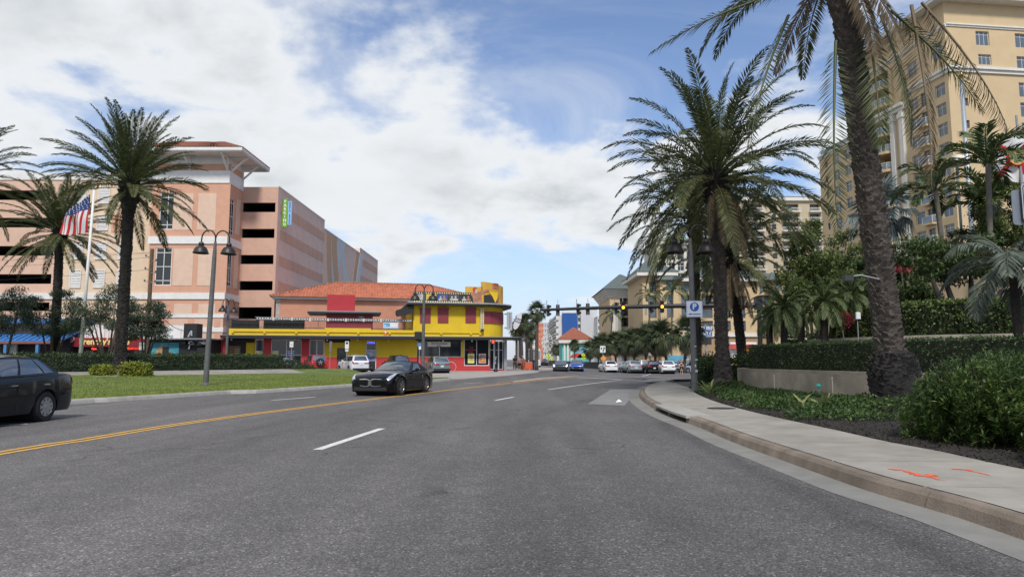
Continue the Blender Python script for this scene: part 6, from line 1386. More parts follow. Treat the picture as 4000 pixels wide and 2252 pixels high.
def big_hotel():
    base = Vector((64.5, 97, 0)); t = thing('beige_hotel_tower', 'tall beige hotel with white columns and curved glass balconies above the terraces', 'hotel', base)
    A = Face(base, Vector((-.117, .993, 0))*34+Vector((0, 0, 0)), (.117, -.993)); LA = 34.          # u runs from far (left) to near corner
    ua = lambda v: LA-v                                                                         # v = metres from the near corner
    B = Face(base, (0, 0), (1, .117))
    TOP, Z2 = 54.6, 40.6; fl = [41.5-3.05*k for k in range(14)]
    holes = []; wins = []
    for zc in fl:
        if zc < 2: continue
        holes += [(ua(2.7), ua(.7), zc-.95, zc+.95), (ua(8.4), ua(6.4), zc-.95, zc+.95), (ua(29.6), ua(27.6), zc-3.6, zc-1.7), (ua(32.2), ua(31.3), zc-3.3, zc-2.0), (ua(26), ua(24.2), zc-3.6, zc-1.7), (ua(5.8), ua(4.4), zc-1.2, zc+.95)]
    holes = [h for h in holes if h[2] > 1.5]
    up = [(ua(2.9), ua(.8), 46.2, 48.9), (ua(8.4), ua(6.2), 46.0, 48.4)]
    bay = (ua(17.9), ua(12.7), 2.0, 49.6)
    mb = MB(); wall(mb, A, ua(22), LA, 0, TOP, [h for h in holes if h[0] > ua(22)]+up+[bay], .35); wall(mb, A, 0, ua(22)-.001, 0, Z2, [h for h in holes if h[1] < ua(22)], .35)
    wb = [(2.2, 3.0, 38.6, 39.8), (2.2, 3.0, 35.2, 36.4), (2.2, 3.0, 31.9, 33.1)]+[(5.0, 7.2, z-1.1, z+1.1) for z in (49.2,)]+[(5.2, 7.3, 45.1, 46.7)]+[(11.5, 14.5, z-1.1, z+1.1) for z in (49.2, 45.6, 41.5, 38.4, 35.3, 32.2)]+[(5.2, 7.2, z-.95, z+.95) for z in (29, 26, 23, 20, 17, 14)]
    wall(mb, B, 0, 24, 0, TOP, wb, .35); ob('wall', mb, BEIGE, t)
    mb = MB(); mb.quad(A.pt(0, 0, Z2), A.pt(ua(22), 0, Z2), A.pt(ua(22), 14, Z2), A.pt(0, 14, Z2)); mb.quad(A.pt(0, 0, 0), A.pt(0, 0, Z2), A.pt(0, 14, Z2), A.pt(0, 14, 0)); mb.quad(A.pt(ua(22), 0, Z2), A.pt(ua(22), 0, TOP), A.pt(ua(22), 14, TOP), A.pt(ua(22), 14, Z2)); ob('wing_wall', mb, BEIGE, t)
    for h in holes+up: window(t, A, *h, .25, 2 if h[1]-h[0] > 1.2 else 1, (.72,) if h[1]-h[0] > 1.2 else (), BRZ if h[1]-h[0] < 1.6 else HWHITE, GLASSB, .08)
    for h in wb: window(t, B, *h, .25, 3 if h[1]-h[0] > 1.2 else 1, (.78,) if h[1]-h[0] > 1.2 else (), HWHITE if h[1]-h[0] > 1.2 else BRZ, GLASSB, .07)
    # deep curved balcony bay
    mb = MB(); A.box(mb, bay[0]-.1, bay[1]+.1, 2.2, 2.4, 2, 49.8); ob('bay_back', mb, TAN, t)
    for k, zc in enumerate([47.0, 44.0]+[41.9-3.05-3.05*k for k in range(13)]):
        if zc < 3: continue
        balcony(t, A, bay[0], bay[1], zc, 1.5 if k > 1 else 1.0, curved=True, slab=.5)
        mb = MB(); A.box(mb, bay[0], bay[1], .0, 2.2, zc-.3, zc-.002); ob('bay_slab', mb, BEIGE2, t)
        window(t, A, bay[0]+1.2, bay[1]-.8, zc+.1, zc+2.2, 2.19, 3, (), BRZ, GLASSB, .08, 'balcony_door')
    for v in (10.0, 12.2, 18.4, 20.6):
        mb = MB(); A.box(mb, ua(v)-.45, ua(v)+.45, -.5, -.002, 0, 41.4); ob('column', mb, HWHITE, t); mb = MB(); A.box(mb, ua(v)-.6, ua(v)+.6, -.65, -.002, 40.2, 40.9); ob('column_capital', mb, HWHITE, t)
        mb = MB(); A.box(mb, ua(v)-.35, ua(v)+.35, -.3, -.002, 43.2, 49.5); ob('column', mb, BEIGE, t)
    def cornice(fc, u0, u1, z, pr=.5, h=.8):
        mb = MB(); fc.box(mb, u0, u1, -pr*.5, -.002, z-h, z-h*.45); fc.box(mb, u0, u1, -pr, -.002, z-h*.45+.002, z); ob('cornice', mb, HWHITE, t)
    cornice(A, ua(21.8), ua(9.2), 42.6, .9, 1.1); cornice(A, ua(8.9), LA+.4, 44.4, .5, .9); cornice(A, 0, ua(22.2), Z2+.3, .5, .7); cornice(B, .0, 24, 44.6, .5, .9); cornice(B, .05, 24, 51.2, .3, .45); cornice(A, ua(22), LA+.3, 51.0, .3, .45)
    for k, zc in enumerate(fl[1:10]): balcony(t, A, ua(6.1), ua(4.1), zc-1.25, .75, slab=.3, sm=BEIGE)
    mb = MB(); q = [A.pt(ua(22.8), -1.6, 0), A.pt(LA+1.6, -1.6, 0), B.pt(25, -1.6, 0), B.pt(25, 20, 0), A.pt(ua(22.8), 16, 0)]; mb.prism([p[:2] for p in q], TOP+.002, TOP+.5); ob('eave', mb, HWHITE, t)
    mb = MB(); q = [A.pt(ua(22.8), -1.65, 0), A.pt(LA+1.65, -1.65, 0), B.pt(25, -1.65, 0), B.pt(25, 20, 0), A.pt(ua(22.8), 16, 0)]; c = Vector((6, 20, TOP+4.5)); mb.add([(p[0], p[1], TOP+.51) for p in q]+[tuple(c)], [(0, 1, 5), (1, 2, 5), (2, 3, 5), (3, 4, 5), (4, 0, 5)]); ob('roof', mb, GREENR, t)
    # glass parapet on the lower wing
    mb = MB()
    A.box(mb, .2, ua(22.3), .2, .24, Z2+.32, Z2+1.4); ob('roof_balustrade', mb, BGL, t)
big_hotel()
def mid_hotel():
    base = Vector((GX(2515, 172), 172, -.4)); t = thing('beige_hotel_wing', 'six storey beige hotel wing with white bands and green hipped roofs', 'hotel', base); A = Face(base, (0, 0), (1, 0))
    L_ = A.U(3075); ze = A.Z(2520, 1078); rowz = [A.Z(2700, y) for y in (1120, 1172, 1222, 1272)]
    hol = []
    for px in (2555, 2600, 2638, 2688, 2768, 2838, 2897, 2998):
        for z in rowz:
            w = .9 if px < 2650 else 1.35
            hol.append((A.U(px)-w, A.U(px)+w, z-1.25, z+1.25))
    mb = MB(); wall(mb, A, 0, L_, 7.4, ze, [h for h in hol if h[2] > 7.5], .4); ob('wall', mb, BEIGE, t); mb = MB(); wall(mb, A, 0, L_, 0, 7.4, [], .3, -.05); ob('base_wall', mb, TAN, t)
    mb = MB(); mb.quad(A.pt(0, 0, 0), A.pt(0, 0, ze), A.pt(0, 22, ze), A.pt(0, 22, 0)); ob('side_wall', mb, BEIGE2, t)
    for h in hol:
        if h[2] > 7.5: window(t, A, *h, .3, 2, (.7,), BRZ, GLASSB, .1)
    mb = MB(); A.box(mb, -.2, L_, -.5, -.002, 7.4, 8.3); ob('band', mb, HWHITE, t)
    mb = MB(); A.box(mb, -1.6, A.U(2650), -1.6, 22, ze+.002, ze+1.0); ob('eave', mb, HWHITE, t); hip_roof(t, A, -1.8, A.U(2650)+.5, -1.8, 22, ze+1.01, 4.8, GREENR)
    mb = MB(); A.box(mb, A.U(2650)+.01, L_+1, -1.2, 22, ze-1.4, ze-.4); ob('eave', mb, HWHITE, t); hip_roof(t, A, A.U(2652), L_+1.2, -1.4, 22, ze-.39, 4.0, GREENR)
    # projecting bays
    for px0, px1 in ((2585, 2660), (3030, 3075)):
        mb = MB(); A.box(mb, A.U(px0, -3), A.U(px1, -3), -3, -.01, 0, ze-1.42); bx = ob('bay', mb, BEIGE, t)
        hip_roof(t, A, A.U(px0, -3)-1, A.U(px1, -3)+1, -4, 6, ze-1.41, 2.6, GREENR, 'bay_roof')
        fb = Face(base, A.pt(0, -3, 0)[:2], (1, 0)); pm = (px0+px1)/2
        for z in rowz[:3]: window(t, fb, fb.U(pm)-.8, fb.U(pm)+.8, z-1.2, z+1.2, -.005, 2, (.7,), BRZ, GLASSB, .1)
    # left pavilion with flared white cornice and tall white columns
    b2 = Vector((GX(2385, 200), 200, -.4)); t2 = thing('columned_hotel_pavilion', 'hotel pavilion with tall white columns, flared white cornice and green roof', 'hotel', b2); A2 = Face(b2, (0, 0), (1, 0)); L2 = A2.U(2530); z2 = A2.Z(2400, 1150)
    hol = [(A2.U(px)-w, A2.U(px)+w, A2.Z(2440, y)-1.3, A2.Z(2440, y)+1.3) for px, w in ((2438, 1.3), (2462, .8), (2495, 1.2)) for y in (1172, 1215, 1257)]
    mb = MB(); wall(mb, A2, A2.U(2425), L2, 6, z2, hol, .4); wall(mb, A2, 0, A2.U(2425)-.01, 0, z2); mb.quad(A2.pt(0, 0, 0), A2.pt(0, 0, z2), A2.pt(0, 25, z2), A2.pt(0, 25, 0)); ob('wall', mb, BEIGE, t2)
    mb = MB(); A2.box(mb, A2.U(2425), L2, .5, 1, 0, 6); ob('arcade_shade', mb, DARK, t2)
    for h in hol: window(t2, A2, *h, .3, 2, (.6,), BRZ, GLASS, .1)
    for px in (2391, 2401, 2412, 2423):
        mb = MB(); u_ = A2.U(px); mb.lathe([(.55, 0), (.5, .5), (.45, 1), (.42, 16.2), (.6, 16.6)], 12, A2.pt(u_, -.9, 0)); ob('column', mb, HWHITE, t2)
    for px in (2437, 2456, 2476, 2496, 2518):
        mb = MB(); u_ = A2.U(px); A2.box(mb, u_-.55, u_+.55, -.3, .4, 0, 6.0); ob('arcade_pier', mb, HWHITE, t2)
    mb = MB(); A2.box(mb, A2.U(2425), L2, -.6, .4, 6.002, 8.2); ob('arcade_beam', mb, HWHITE, t2)
    for k in range(5):
        mb = MB(); e0 = .3+.5*k*.8; A2.box(mb, -e0, L2+e0*.4, -e0, 25, z2-1.0+k*.5+.002, z2-.5+k*.5); ob('cornice', mb, HWHITE, t2)
    hip_roof(t2, A2, -2.4, L2+2, -2.4, 27, z2+1.51, 6.0, GREENR)
    # banner in the street front, shop awnings
    return
mid_hotel()
def far_tower():
    base = Vector((GX(2880, 215), 215, -.4)); t = thing('balcony_tower', 'tall sand coloured apartment tower with rows of white railed balconies', 'tower', base); A = Face(base, (0, 0), (1, 0)); L_ = A.U(3255); zt = A.Z(3000, 785)
    rows = [zt-2.2-3.12*k for k in range(14)]
    cols = [(2925, 3005), (3075, 3150), (3185, 3235)]; hol = []
    for z in rows:
        if z < 6: continue
        hol += [(A.U(a)+.4, A.U(b)-.4, z-1.2, z+1.2) for a, b in cols]+[(A.U(3045)-.7, A.U(3045)+.7, z-.9, z+.9)]
    mb = MB(); wall(mb, A, 0, L_, 0, zt, hol, 1.2); mb.quad(A.pt(0, 0, 0), A.pt(0, 0, zt), A.pt(0, 25, zt), A.pt(0, 25, 0)); ob('wall', mb, mat('tower_sand', (.47, .39, .27), .9, .05, .4), t)
    for h in hol: window(t, A, *h, 1.15 if h[1]-h[0] > 2 else .3, 3 if h[1]-h[0] > 2 else 2, () if h[1]-h[0] > 2 else (.5,), BRZ, GLASS, .12, 'window')
    for z in rows:
        if z < 6: continue
        for a, b in cols:
            mb = MB(); A.box(mb, A.U(a), A.U(b), -1.3, -.002, z-1.6, z-1.25); s_ = ob('balcony', mb, HWHITE, t)
            mb = MB(); A.box(mb, A.U(a), A.U(b), -1.3, -1.2, z-.35, z-.22)
            n = int((A.U(b)-A.U(a))/.35)
            for k in range(n+1):
                u_ = A.U(a)+.04+(A.U(b)-A.U(a)-.08)*k/n; A.box(mb, u_-.04, u_+.04, -1.29, -1.21, z-1.249, z-.351)
            ob('railing', mb, HWHITE, s_)
    mb = MB(); A.box(mb, -.8, L_+.8, -.8, 26, zt+.002, zt+1.3); ob('eave', mb, HWHITE, t); hip_roof(t, A, -1, L_+1, -1, 26, zt+1.31, 3, mat('roof_sage', (.20, .26, .20), .7, .1))
    b2 = Vector((GX(2575, 230), 230, -.4)); t2 = thing('white_gabled_tower', 'pale tower with arched white windows and sage green roof', 'tower', b2); A2 = Face(b2, (0, 0), (1, 0)); L2 = A2.U(2760); z2 = A2.Z(2600, 955)
    hol = [(A2.U(px)-1.2, A2.U(px)+1.2, z-1.4, z+1.4) for px in (2600, 2632, 2668, 2705, 2738) for z in [z2-4-3.6*k for k in range(8)]]
    mb = MB(); wall(mb, A2, 0, L2, 0, z2, hol, .5); mb.quad(A2.pt(0, 0, 0), A2.pt(0, 0, z2), A2.pt(0, 22, z2), A2.pt(0, 22, 0)); ob('wall', mb, mat('tower_pale', (.56, .54, .46), .9, .05, .4), t2)
    for h in hol: window(t2, A2, *h, .4, 2, (.6,), HWHITE, GLASS, .14)
    for px in (2584, 2616, 2650, 2687, 2722):
        mb = MB(); u_ = A2.U(px); A2.box(mb, u_-.5, u_+.5, -.4, -.002, 0, z2); ob('pilaster', mb, HWHITE, t2)
    mb = MB(); A2.box(mb, -1, L2+1, -1, 23, z2+.002, z2+1.2); ob('eave', mb, HWHITE, t2); hip_roof(t2, A2, -1.2, L2+1.2, -1.2, 23, z2+1.21, 4, MATS['roof_sage'])
far_tower()
# ------------------------------------------------------------------ far end of the street
def block(name, label, px0, px1, pytop, Y, m, dep=20, rows=0, cols=0, wm=None, zb=-.4, side=None, par_m=None, wfrac=.6, cat='building'):
    base = Vector((GX(px0, Y), Y, zb)); t = thing(name, label, cat, base); A = Face(base, (0, 0), (1, 0)); L_ = A.U(px1); z1 = A.Z(px0, pytop); hol = []
    for r_ in range(rows):
        for c in range(cols):
            zc = z1-1.9-r_*3.2; uw = L_/cols; hol.append((uw*(c+.5-wfrac/2), uw*(c+.5+wfrac/2), zc-1.0, zc+1.0))
    hol = [h for h in hol if h[2] > 4]
    mb = MB(); wall(mb, A, 0, L_, 0, z1, hol, .6); mb.quad(A.pt(0, 0, 0), A.pt(0, 0, z1), A.pt(0, dep, z1), A.pt(0, dep, 0)); mb.quad(A.pt(L_, 0, 0), A.pt(L_, dep, 0), A.pt(L_, dep, z1), A.pt(L_, 0, z1)); mb.quad(A.pt(0, 0, z1), A.pt(L_, 0, z1), A.pt(L_, dep, z1), A.pt(0, dep, z1)); ob('wall', mb, m, t)
    for h in hol: window(t, A, *h, .5, 2, (), HWHITE, wm or GLASSB, .12)
    mb = MB(); A.box(mb, -.15, L_+.15, -.15, dep*.98, z1+.003, z1+.5); ob('parapet', mb, par_m or m, t)
    return t, A, L_, z1
def far_street():
    FW = mat('far_white', (.62, .62, .60), .85, .04, .2); FG = mat('far_grey', (.50, .51, .52), .85, .05, .2)
    # blue-ended hotel with banded balconies running down the street
    t, A, L_, z1 = block('blue_end_hotel', 'white banded hotel with a bright blue end wall', 2199, 2257, 1222, 330, mat('end_wall_blue', (.014, .085, .30), .7, .05, .2), 4, par_m=FW)
    S = Face(A.b, Vector(A.pt(0, 75, 0)[:2]+(0,)), (0, -1)); nfl = 7; hol = []
    for k in range(nfl):
        zc = z1-2.2-3.25*k; hol.append((1, 72, zc-.9, zc+.9))
    mb = MB(); wall(mb, S, 0, 71, 0, z1-.6, [h for h in hol if h[2] > 3], 1.2, -3.0); mb.quad(S.pt(0, -3, z1-.6), S.pt(71, -3, z1-.6), S.pt(71, 12, z1-.6), S.pt(0, 12, z1-.6)); mb.quad(S.pt(71, -3, 0), S.pt(71, .5, 0), S.pt(71, .5, z1-.6), S.pt(71, -3, z1-.6)); ob('side_wall', mb, FW, t)
    for h in hol:
        if h[2] > 3:
            mb = MB(); S.box(mb, 1, 71, -1.85, -1.8, h[2], h[3]); ob('window_strip', mb, FG, t); mb = MB(); S.box(mb, .5, 71.2, -3.7, -3.003, h[2]-.5, h[2]-.1); ob('balcony', mb, HWHITE, t)
    for k in range(9):
        mb = MB(); u_ = A.U(2201+k*6.4); A.box(mb, u_-.12, u_+.12, 1, 1.3, z1+.5, z1+1.6+(k*37 % 5)*.5); ob('roof_mast', mb, FG, t)
    t, A, L_, z1 = block('white_slab_tower', 'plain grey white tower block beside the blue end wall', 2270, 2336, 1208, 330, FG, 30)
    for k in range(6):
        mb = MB(); u_ = A.U(2277+k*9); A.box(mb, u_-.5, u_+.3, 2, 2.6, z1+.5, z1+1.3+(k*7 % 3)*.5); ob('roof_unit', mb, FW, t)
    block('striped_stair_tower', 'narrow white stair tower with dark window strips', 2258, 2270, 1233, 332, FW, 20, 7, 1, GLASS, wfrac=.9)
    block('white_balcony_block', 'white block with wide blue glass bands behind the palms', 2336, 2420, 1238, 318, FW, 30, 6, 3, GLASSB, wfrac=.86)
    block('glass_corner_tower', 'grey glass fronted tower far down the street', 2152, 2161, 1247, 440, mat('far_glass', (.30, .38, .42), .3, .15, .3), 18, 12, 1, GLASSB)
    block('grey_far_tower', 'pale grey far tower with window columns', 2118, 2152, 1262, 470, FG, 18, 9, 4, GLASS, wfrac=.45)
    block('coral_tower', 'coral orange tower far down the street', 2095, 2122, 1266, 420, mat('coral_wall', (.60, .20, .12), .85, .06, .2), 18, 8, 3, mat('coral_glass', (.30, .12, .09), .5, .1), wfrac=.35)
    block('white_far_block', 'low white far block behind the street palms', 2060, 2096, 1310, 400, FW, 18, 4, 4, GLASSB)
    # teal shop with red roof
    t, A, L_, z1 = block('teal_shop', 'turquoise corner shop with a white eave and red hipped roof', 2196, 2305, 1332, 225, mat('teal_wall', (.13, .46, .45), .8, .06, .5), 14, 0, 0, zb=-.3)
    mb = MB(); A.box(mb, -1.2, L_+1, -1.2, 15, z1-.6, z1+.62); ob('eave', mb, HWHITE, t); hip_roof(t, A, -1.4, L_+1.2, -1.4, 15.2, z1+.63, 4.2, mat('far_roof_red', (.26, .085, .05), .8, .2, 1.5), hip=5.5)
    for px in (2205, 2218, 2232):
        mb = MB(); A.box(mb, A.U(px)-.3, A.U(px)+.3, -.5, -.1, 0, z1-.61); ob('column', mb, HWHITE, t)
    mb = MB(); A.pbox(mb, 2256, 2300, 1360, 1385, -.6, -.1); ob('sign_panel', mb, mat('shop_panel_blue', (.22, .40, .60), .6, .1), t)
    for k, (px, m) in enumerate(((2255, 'awning_red'), (2282, 'awning_yellow'))):
        mm = mat(m, ((.50, .04, .04), (.70, .40, .02))[k], .7, .06); mb = MB(); c = A.fp(px, 1398, -6); pts = [(c[0]+2.3*math.cos(a), c[1]+.1+1.4*math.sin(a)) for a in np.linspace(0, math.pi, 9)]
        A.plate(mb, pts, -7.6, -4.8); ob('awning', mb, mm, t)
    # ferris wheel
    Y = 345; c = P(2138, 1334, Y); r_ = (c-P(2138, 1302, Y)).length; w = thing('ferris_wheel', 'white ferris wheel far down the street', 'ferris wheel', (c.x, Y, -.4)); cz = c.z+.4; mb = MB()
    for yy in (-.6, .6):
        for i in range(36):
            a, b = 2*math.pi*i/36, 2*math.pi*(i+1)/36; mb.beam((r_*.62*math.cos(a), yy, cz+r_*math.sin(a)), (r_*.62*math.cos(b), yy, cz+r_*math.sin(b)), .22)
    ob('rim', mb, HWHITE, w)
    for i in range(12):
        a = 2*math.pi*i/12; mb = MB(); mb.beam((.3*math.cos(a), 0, cz+.3*math.sin(a)), (r_*.62*math.cos(a), 0, cz+r_*math.sin(a)), .12); ob('spoke', mb, HWHITE, w)
        mb = MB(); q = (r_*.62*math.cos(a), 0, cz+r_*math.sin(a)); mb.box(q[0]-.35, q[0]+.35, -.4, .4, q[2]-1.0, q[2]-.1); ob('gondola', mb, HWHITE, w)
    for s_ in (-1, 1):
        mb = MB(); mb.beam((s_*2.4, 1.2, 0), (0, 1.0, cz), .4); ob('support_leg', mb, HWHITE, w)
    mb = MB(); mb.lathe([(.35, -1), (.35, 1.2)], 12, (0, 0, cz), 'y'); ob('hub', mb, HWHITE, w)
far_street()
# ================================================================== vehicles
TYRE = mat('tyre_rubber', (.016, .016, .017), .85, .2, 8); RIM = mat('rim_silver', (.42, .43, .44), .35, .06, 5, metal=.7); RIMD = mat('rim_dark', (.09, .09, .095), .35, .1, 5, metal=.7)
CARGLASS = mat('car_glass', (.03, .038, .042), .02, 0, spec=.9); CARGLASS.node_tree.nodes['Principled BSDF'].inputs['IOR'].default_value = 2.1; CHROME = mat('chrome', (.72, .72, .72), .12, 0, metal=1.); PLAST = mat('black_plastic', (.014, .014, .015), .6, .2, 6)
HEADL = mat('headlamp', (.55, .57, .60), .08, .3, 9, spec=.8, metal=.4); TAILL = mat('tail_lamp', (.28, .012, .015), .12, .15, 6, spec=.7); PLATE = mat('number_plate', (.62, .62, .60), .5, .1, 20)
def paint(name, c, metal=.15, rough=.28, coat=.75): return mat('car_paint_'+name, c, rough, 0, 2, metal=metal, coat=coat, spec=.5*coat)
def patch(mb, a, b, c, d, n=6, m=4, bulge=0., u=(0, 1), v=(0, 1), off=0., arch=0.):
    """bilinear patch a-b (bottom) d-c (top), bulged along its normal; u, v window and offset give inset panes"""
    a, b, c, d = map(Vector, (a, b, c, d)); nn_ = (b-a).cross(d-a).normalized(); rows = []
    for j in range(m+1):
        y = v[0]+(v[1]-v[0])*j/m; row = []
        for i in range(n+1):
            x = u[0]+(u[1]-u[0])*i/n; p = a.lerp(b, x).lerp(d.lerp(c, x), y); p = p+nn_*(bulge*(1-(2*x-1)**2)*(.4+.6*(1-(2*y-1)**2))+off); row.append(p)
        rows.append(row)
    mb.grid(rows); return mb
WHEELS = {}
def wheel(par, x, y, r, w, style, rimm):
    key = (r, w, style, rimm.name, y > 0)
    if key not in WHEELS:
        sg = 1 if y > 0 else -1; mb = MB(); mb.lathe([(r*.62, -w/2), (r*.93, -w/2), (r, -w*.36), (r, w*.36), (r*.93, w/2), (r*.66, w/2), (r*.62, w*.40)], 28, (0, 0, 0), 'y'); ty = mesh('wheel', mb, TYRE, 40)
        mb = MB(); o = sg*w*.42; ro = r*.66
        mb.lathe([(ro, -w*.40), (ro, w*.46), (ro*.93, w*.49), (ro*.90, w*.40), (ro*.88, -w*.3)] if sg > 0 else [(ro*.88, w*.3), (ro*.90, -w*.40), (ro*.93, -w*.49), (ro, -w*.46), (ro, w*.40)], 28, (0, 0, 0), 'y')
        n = {'five': 5, 'ten': 10, 'cover': 9}[style]
        for k in range(n):
            a = 2*math.pi*k/n; wd = {'five': .13, 'ten': .055, 'cover': .098}[style]*r/.33; e = Vector((math.cos(a), 0, math.sin(a))); tt = Vector((-math.sin(a), 0, math.cos(a)))
            if style == 'five':
                for s_ in (-.5, .5): mb.beam(e*ro*.14+tt*wd*s_*.6+Vector((0, o*.92, 0)), e*ro*.92+tt*wd*s_*1.5+Vector((0, o, 0)), wd*.42, .03, (0, 1, 0))
            else: mb.beam(e*ro*.14+Vector((0, o*.95, 0)), e*ro*.93+Vector((0, o, 0)), wd*.8, .03, (0, 1, 0))
        mb.lathe([(ro*.2, o-.015), (ro*.2, o+.02*sg)] if sg > 0 else [(ro*.2, o-.02), (ro*.2, o+.015)], 12, (0, 0, 0), 'y'); rm = mesh('rim', mb, rimm)
        mb = MB(); mb.lathe([(ro*.9, -.01), (ro*.9, .01)], 24, (0, o*.35, 0), 'y'); WHEELS[key] = (ty, rm, mesh('brake_disc', mb, PLAST))
    t, rm, dk = WHEELS[key]; o = ob('wheel', t, None, par, (x, y, r))
    ob('rim', rm, None, o); ob('brake_disc', dk, None, o)
def car(label, loc, head, pm, L=4.6, W=1.82, H=1.46, wb=2.65, rw=.33, fo=.88, clear=.20, hood=.88, belt=.93, tail=1.0, wbx=.58, rfx=-.12, rrx=-1.35, rbx=-1.85, nose=.70, kind='sedan', style='five', rimm=None, roofm=None, name='car', lit=False, tint=None, cat='car', low=None, tlight='wide', grille='slot', cladding=False, panes=((.05, .46), (.50, .80), (.84, .95))):
    """x forward; wbx.. are positions of windscreen base, roof front, roof rear, rear-glass base measured from the car's middle"""
    t = thing(name, label, cat, loc, head); hl = L/2; xf = hl-fo; xr = xf-wb; ra = rw*1.16
    def top(x):
        if x > wbx: f = (x-wbx)/(hl-wbx); return belt+.015-(belt-hood)*min(1, f*1.4)-(hood-nose)*max(0, (f-.62)/.38)**2.0
        if x < rbx: f = (rbx-x)/(hl+rbx); return tail-.03*f-(tail-.80 if kind == 'sedan' else .10)*max(0, f-.75)/.25*.35
        return belt+(tail-belt)*(wbx-x)/(wbx-rbx)
    def halfw(x):
        f = abs(x)/hl; return W/2*(1-.13*max(0, (f-.62)/.38)**2.2-.02*(1-f))
    def zb(x):
        z = clear+(.05 if abs(x) > hl*.93 else 0)
        for xc in (xf, xr):
            if abs(x-xc) < ra: z = max(z, rw+math.sqrt(ra*ra-(x-xc)**2)*.98)
        return z
    xs = sorted({*np.linspace(-hl, hl, 30).round(3), *[round(s_*(hl-q), 3) for s_ in (1, -1) for q in (.24, .16, .10, .055, .025, .008)], *[round(c+ra*k, 3) for c in (xf, xr) for k in (-1.001, -.97, -.85, -.6, -.3, 0, .3, .6, .85, .97, 1.001)]}); rows = []
    for x in xs:
        e = max(0, 1-(hl-abs(x))/.22); e = 1-math.sqrt(max(0, 1-e*e)); w = halfw(x)*(1-.16*e); z0, z1 = zb(x)+.07*e, top(x)-.09*e; zs = z1-.07; zm = max(z0+.03, min(.60, zs-.03)); zs = max(zs, zm+.02); z1 = max(z1, zs+.02); cr = .035 if x > wbx else .02
        ring = [(w*.80, z0), (w*.955, z0+.01), (w*.99, max(z0+.02, min(zm-.02, z0+.14))), (w, zm), (w*.975, zs), (w*.93, z1-.012), (w*.80, z1+.008), (w*.4, z1+cr*.8)]
        rows.append([(x, y, z) for y, z in ring]+[(x, 0, z1+cr)]+[(x, -y, z) for y, z in ring[::-1]])
    BR = rows
    def surf(x, q, off=.008):
        i = min(range(len(xs)), key=lambda j: abs(xs[j]-x)); k = min(int(q), len(BR[0])-2); f = q-k; a_, b_ = Vector(BR[i][k]), Vector(BR[i][k+1]); p = a_.lerp(b_, f); n_ = Vector((.35*(1 if x > 0 else -1)*max(0, 1-(hl-abs(x))/.3), 1 if p.y > 0 else -1, .35)); return p+n_.normalized()*off
    def skinpatch(x0, x1, q0, q1, s_):
        xx = [x for x in xs if min(x0, x1)-.004 <= x <= max(x0, x1)+.004]; m_ = MB(); NR = len(BR[0])-1
        g_ = [[surf(x, q if s_ > 0 else NR-q) for q in np.linspace(q0(x), q1(x), 5)] for x in xx]; m_.grid(g_); return m_
    mb = MB(); mb.grid(rows)
    for r_, fl in ((rows[0], 1), (rows[-1], 0)): mb.add(r_, [tuple(range(len(r_)))[::-1 if fl else 1]])
    body = ob('body', mb, pm, t, smooth=38)
    mb = MB(); mb.box(-hl*.92, hl*.92, -W/2*.78, W/2*.78, clear+.02, .52); ob('underbody', mb, PLAST, t)
    for xc in (xf, xr):       # dark wheel housings
        mb = MB(); mb.lathe([(ra*.97, -W/2*.93), (ra*.97, W/2*.93)], 20, (xc, 0, rw), 'y'); mb.v = [v for v in mb.v]; ob('wheel_housing', mb, mat('wheel_well', (.006, .006, .006), .95, 0), t)
    for xc in (xf, xr):
        for s_ in (1, -1): wheel(t, xc, s_*(W/2-.115), rw, .215, style, rimm or RIM)
    # cabin
    wbelt, wroof = W/2*.90, W/2*.665; zr = H-.045; A, B, C, D = Vector((wbx, 0, belt)), Vector((rfx, 0, zr)), Vector((rrx, 0, zr-.02)), Vector((rbx, 0, tail-.01))
    def sp(p, w, s_): return Vector((p.x, s_*w, p.z))
    cab = MB(); fw = .10
    Af, Bf = A+Vector((fw, 0, 0)), B
    patch(cab, sp(A, wbelt, -1), sp(A, wbelt, 1), sp(B, wroof, 1), sp(B, wroof, -1), 8, 5, fw); patch(cab, sp(D, wbelt*.97, 1), sp(D, wbelt*.97, -1), sp(C, wroof, -1), sp(C, wroof, 1), 8, 5, .07)
    for s_ in (1, -1):
        q = (sp(A, wbelt, s_), sp(D, wbelt*.97, s_), sp(C, wroof, s_), sp(B, wroof, s_)) if s_ > 0 else (sp(D, wbelt*.97, s_), sp(A, wbelt, s_), sp(B, wroof, s_), sp(C, wroof, s_)); patch(cab, *q, 10, 5, .045)
    ob('cabin', cab, roofm or pm, t, smooth=60)
    mb = MB(); rows = []
    for i in range(9):
        f = i/8; p = B.lerp(C, f); zc = .045*(1-(2*f-1)**2)+.0; rows.append([(p.x, wroof*k, p.z+zc+.04*(1-k*k)-(.0 if abs(k) < 1 else .012)) for k in (-1, -.8, -.4, 0, .4, .8, 1)])
    mb.grid(rows[::-1]); ob('roof', mb, roofm or pm, t, smooth=True)
    g = tint or CARGLASS
    mb = MB(); patch(mb, sp(A, wbelt, -1), sp(A, wbelt, 1), sp(B, wroof, 1), sp(B, wroof, -1), 8, 5, fw, (.045, .955), (.03, .96), .007); ob('windscreen', mb, g, t, smooth=True)
    mb = MB(); patch(mb, sp(D, wbelt*.97, 1), sp(D, wbelt*.97, -1), sp(C, wroof, -1), sp(C, wroof, 1), 8, 5, .07, (.08, .92), (.12, .92), .007); ob('rear_window', mb, g, t, smooth=True)
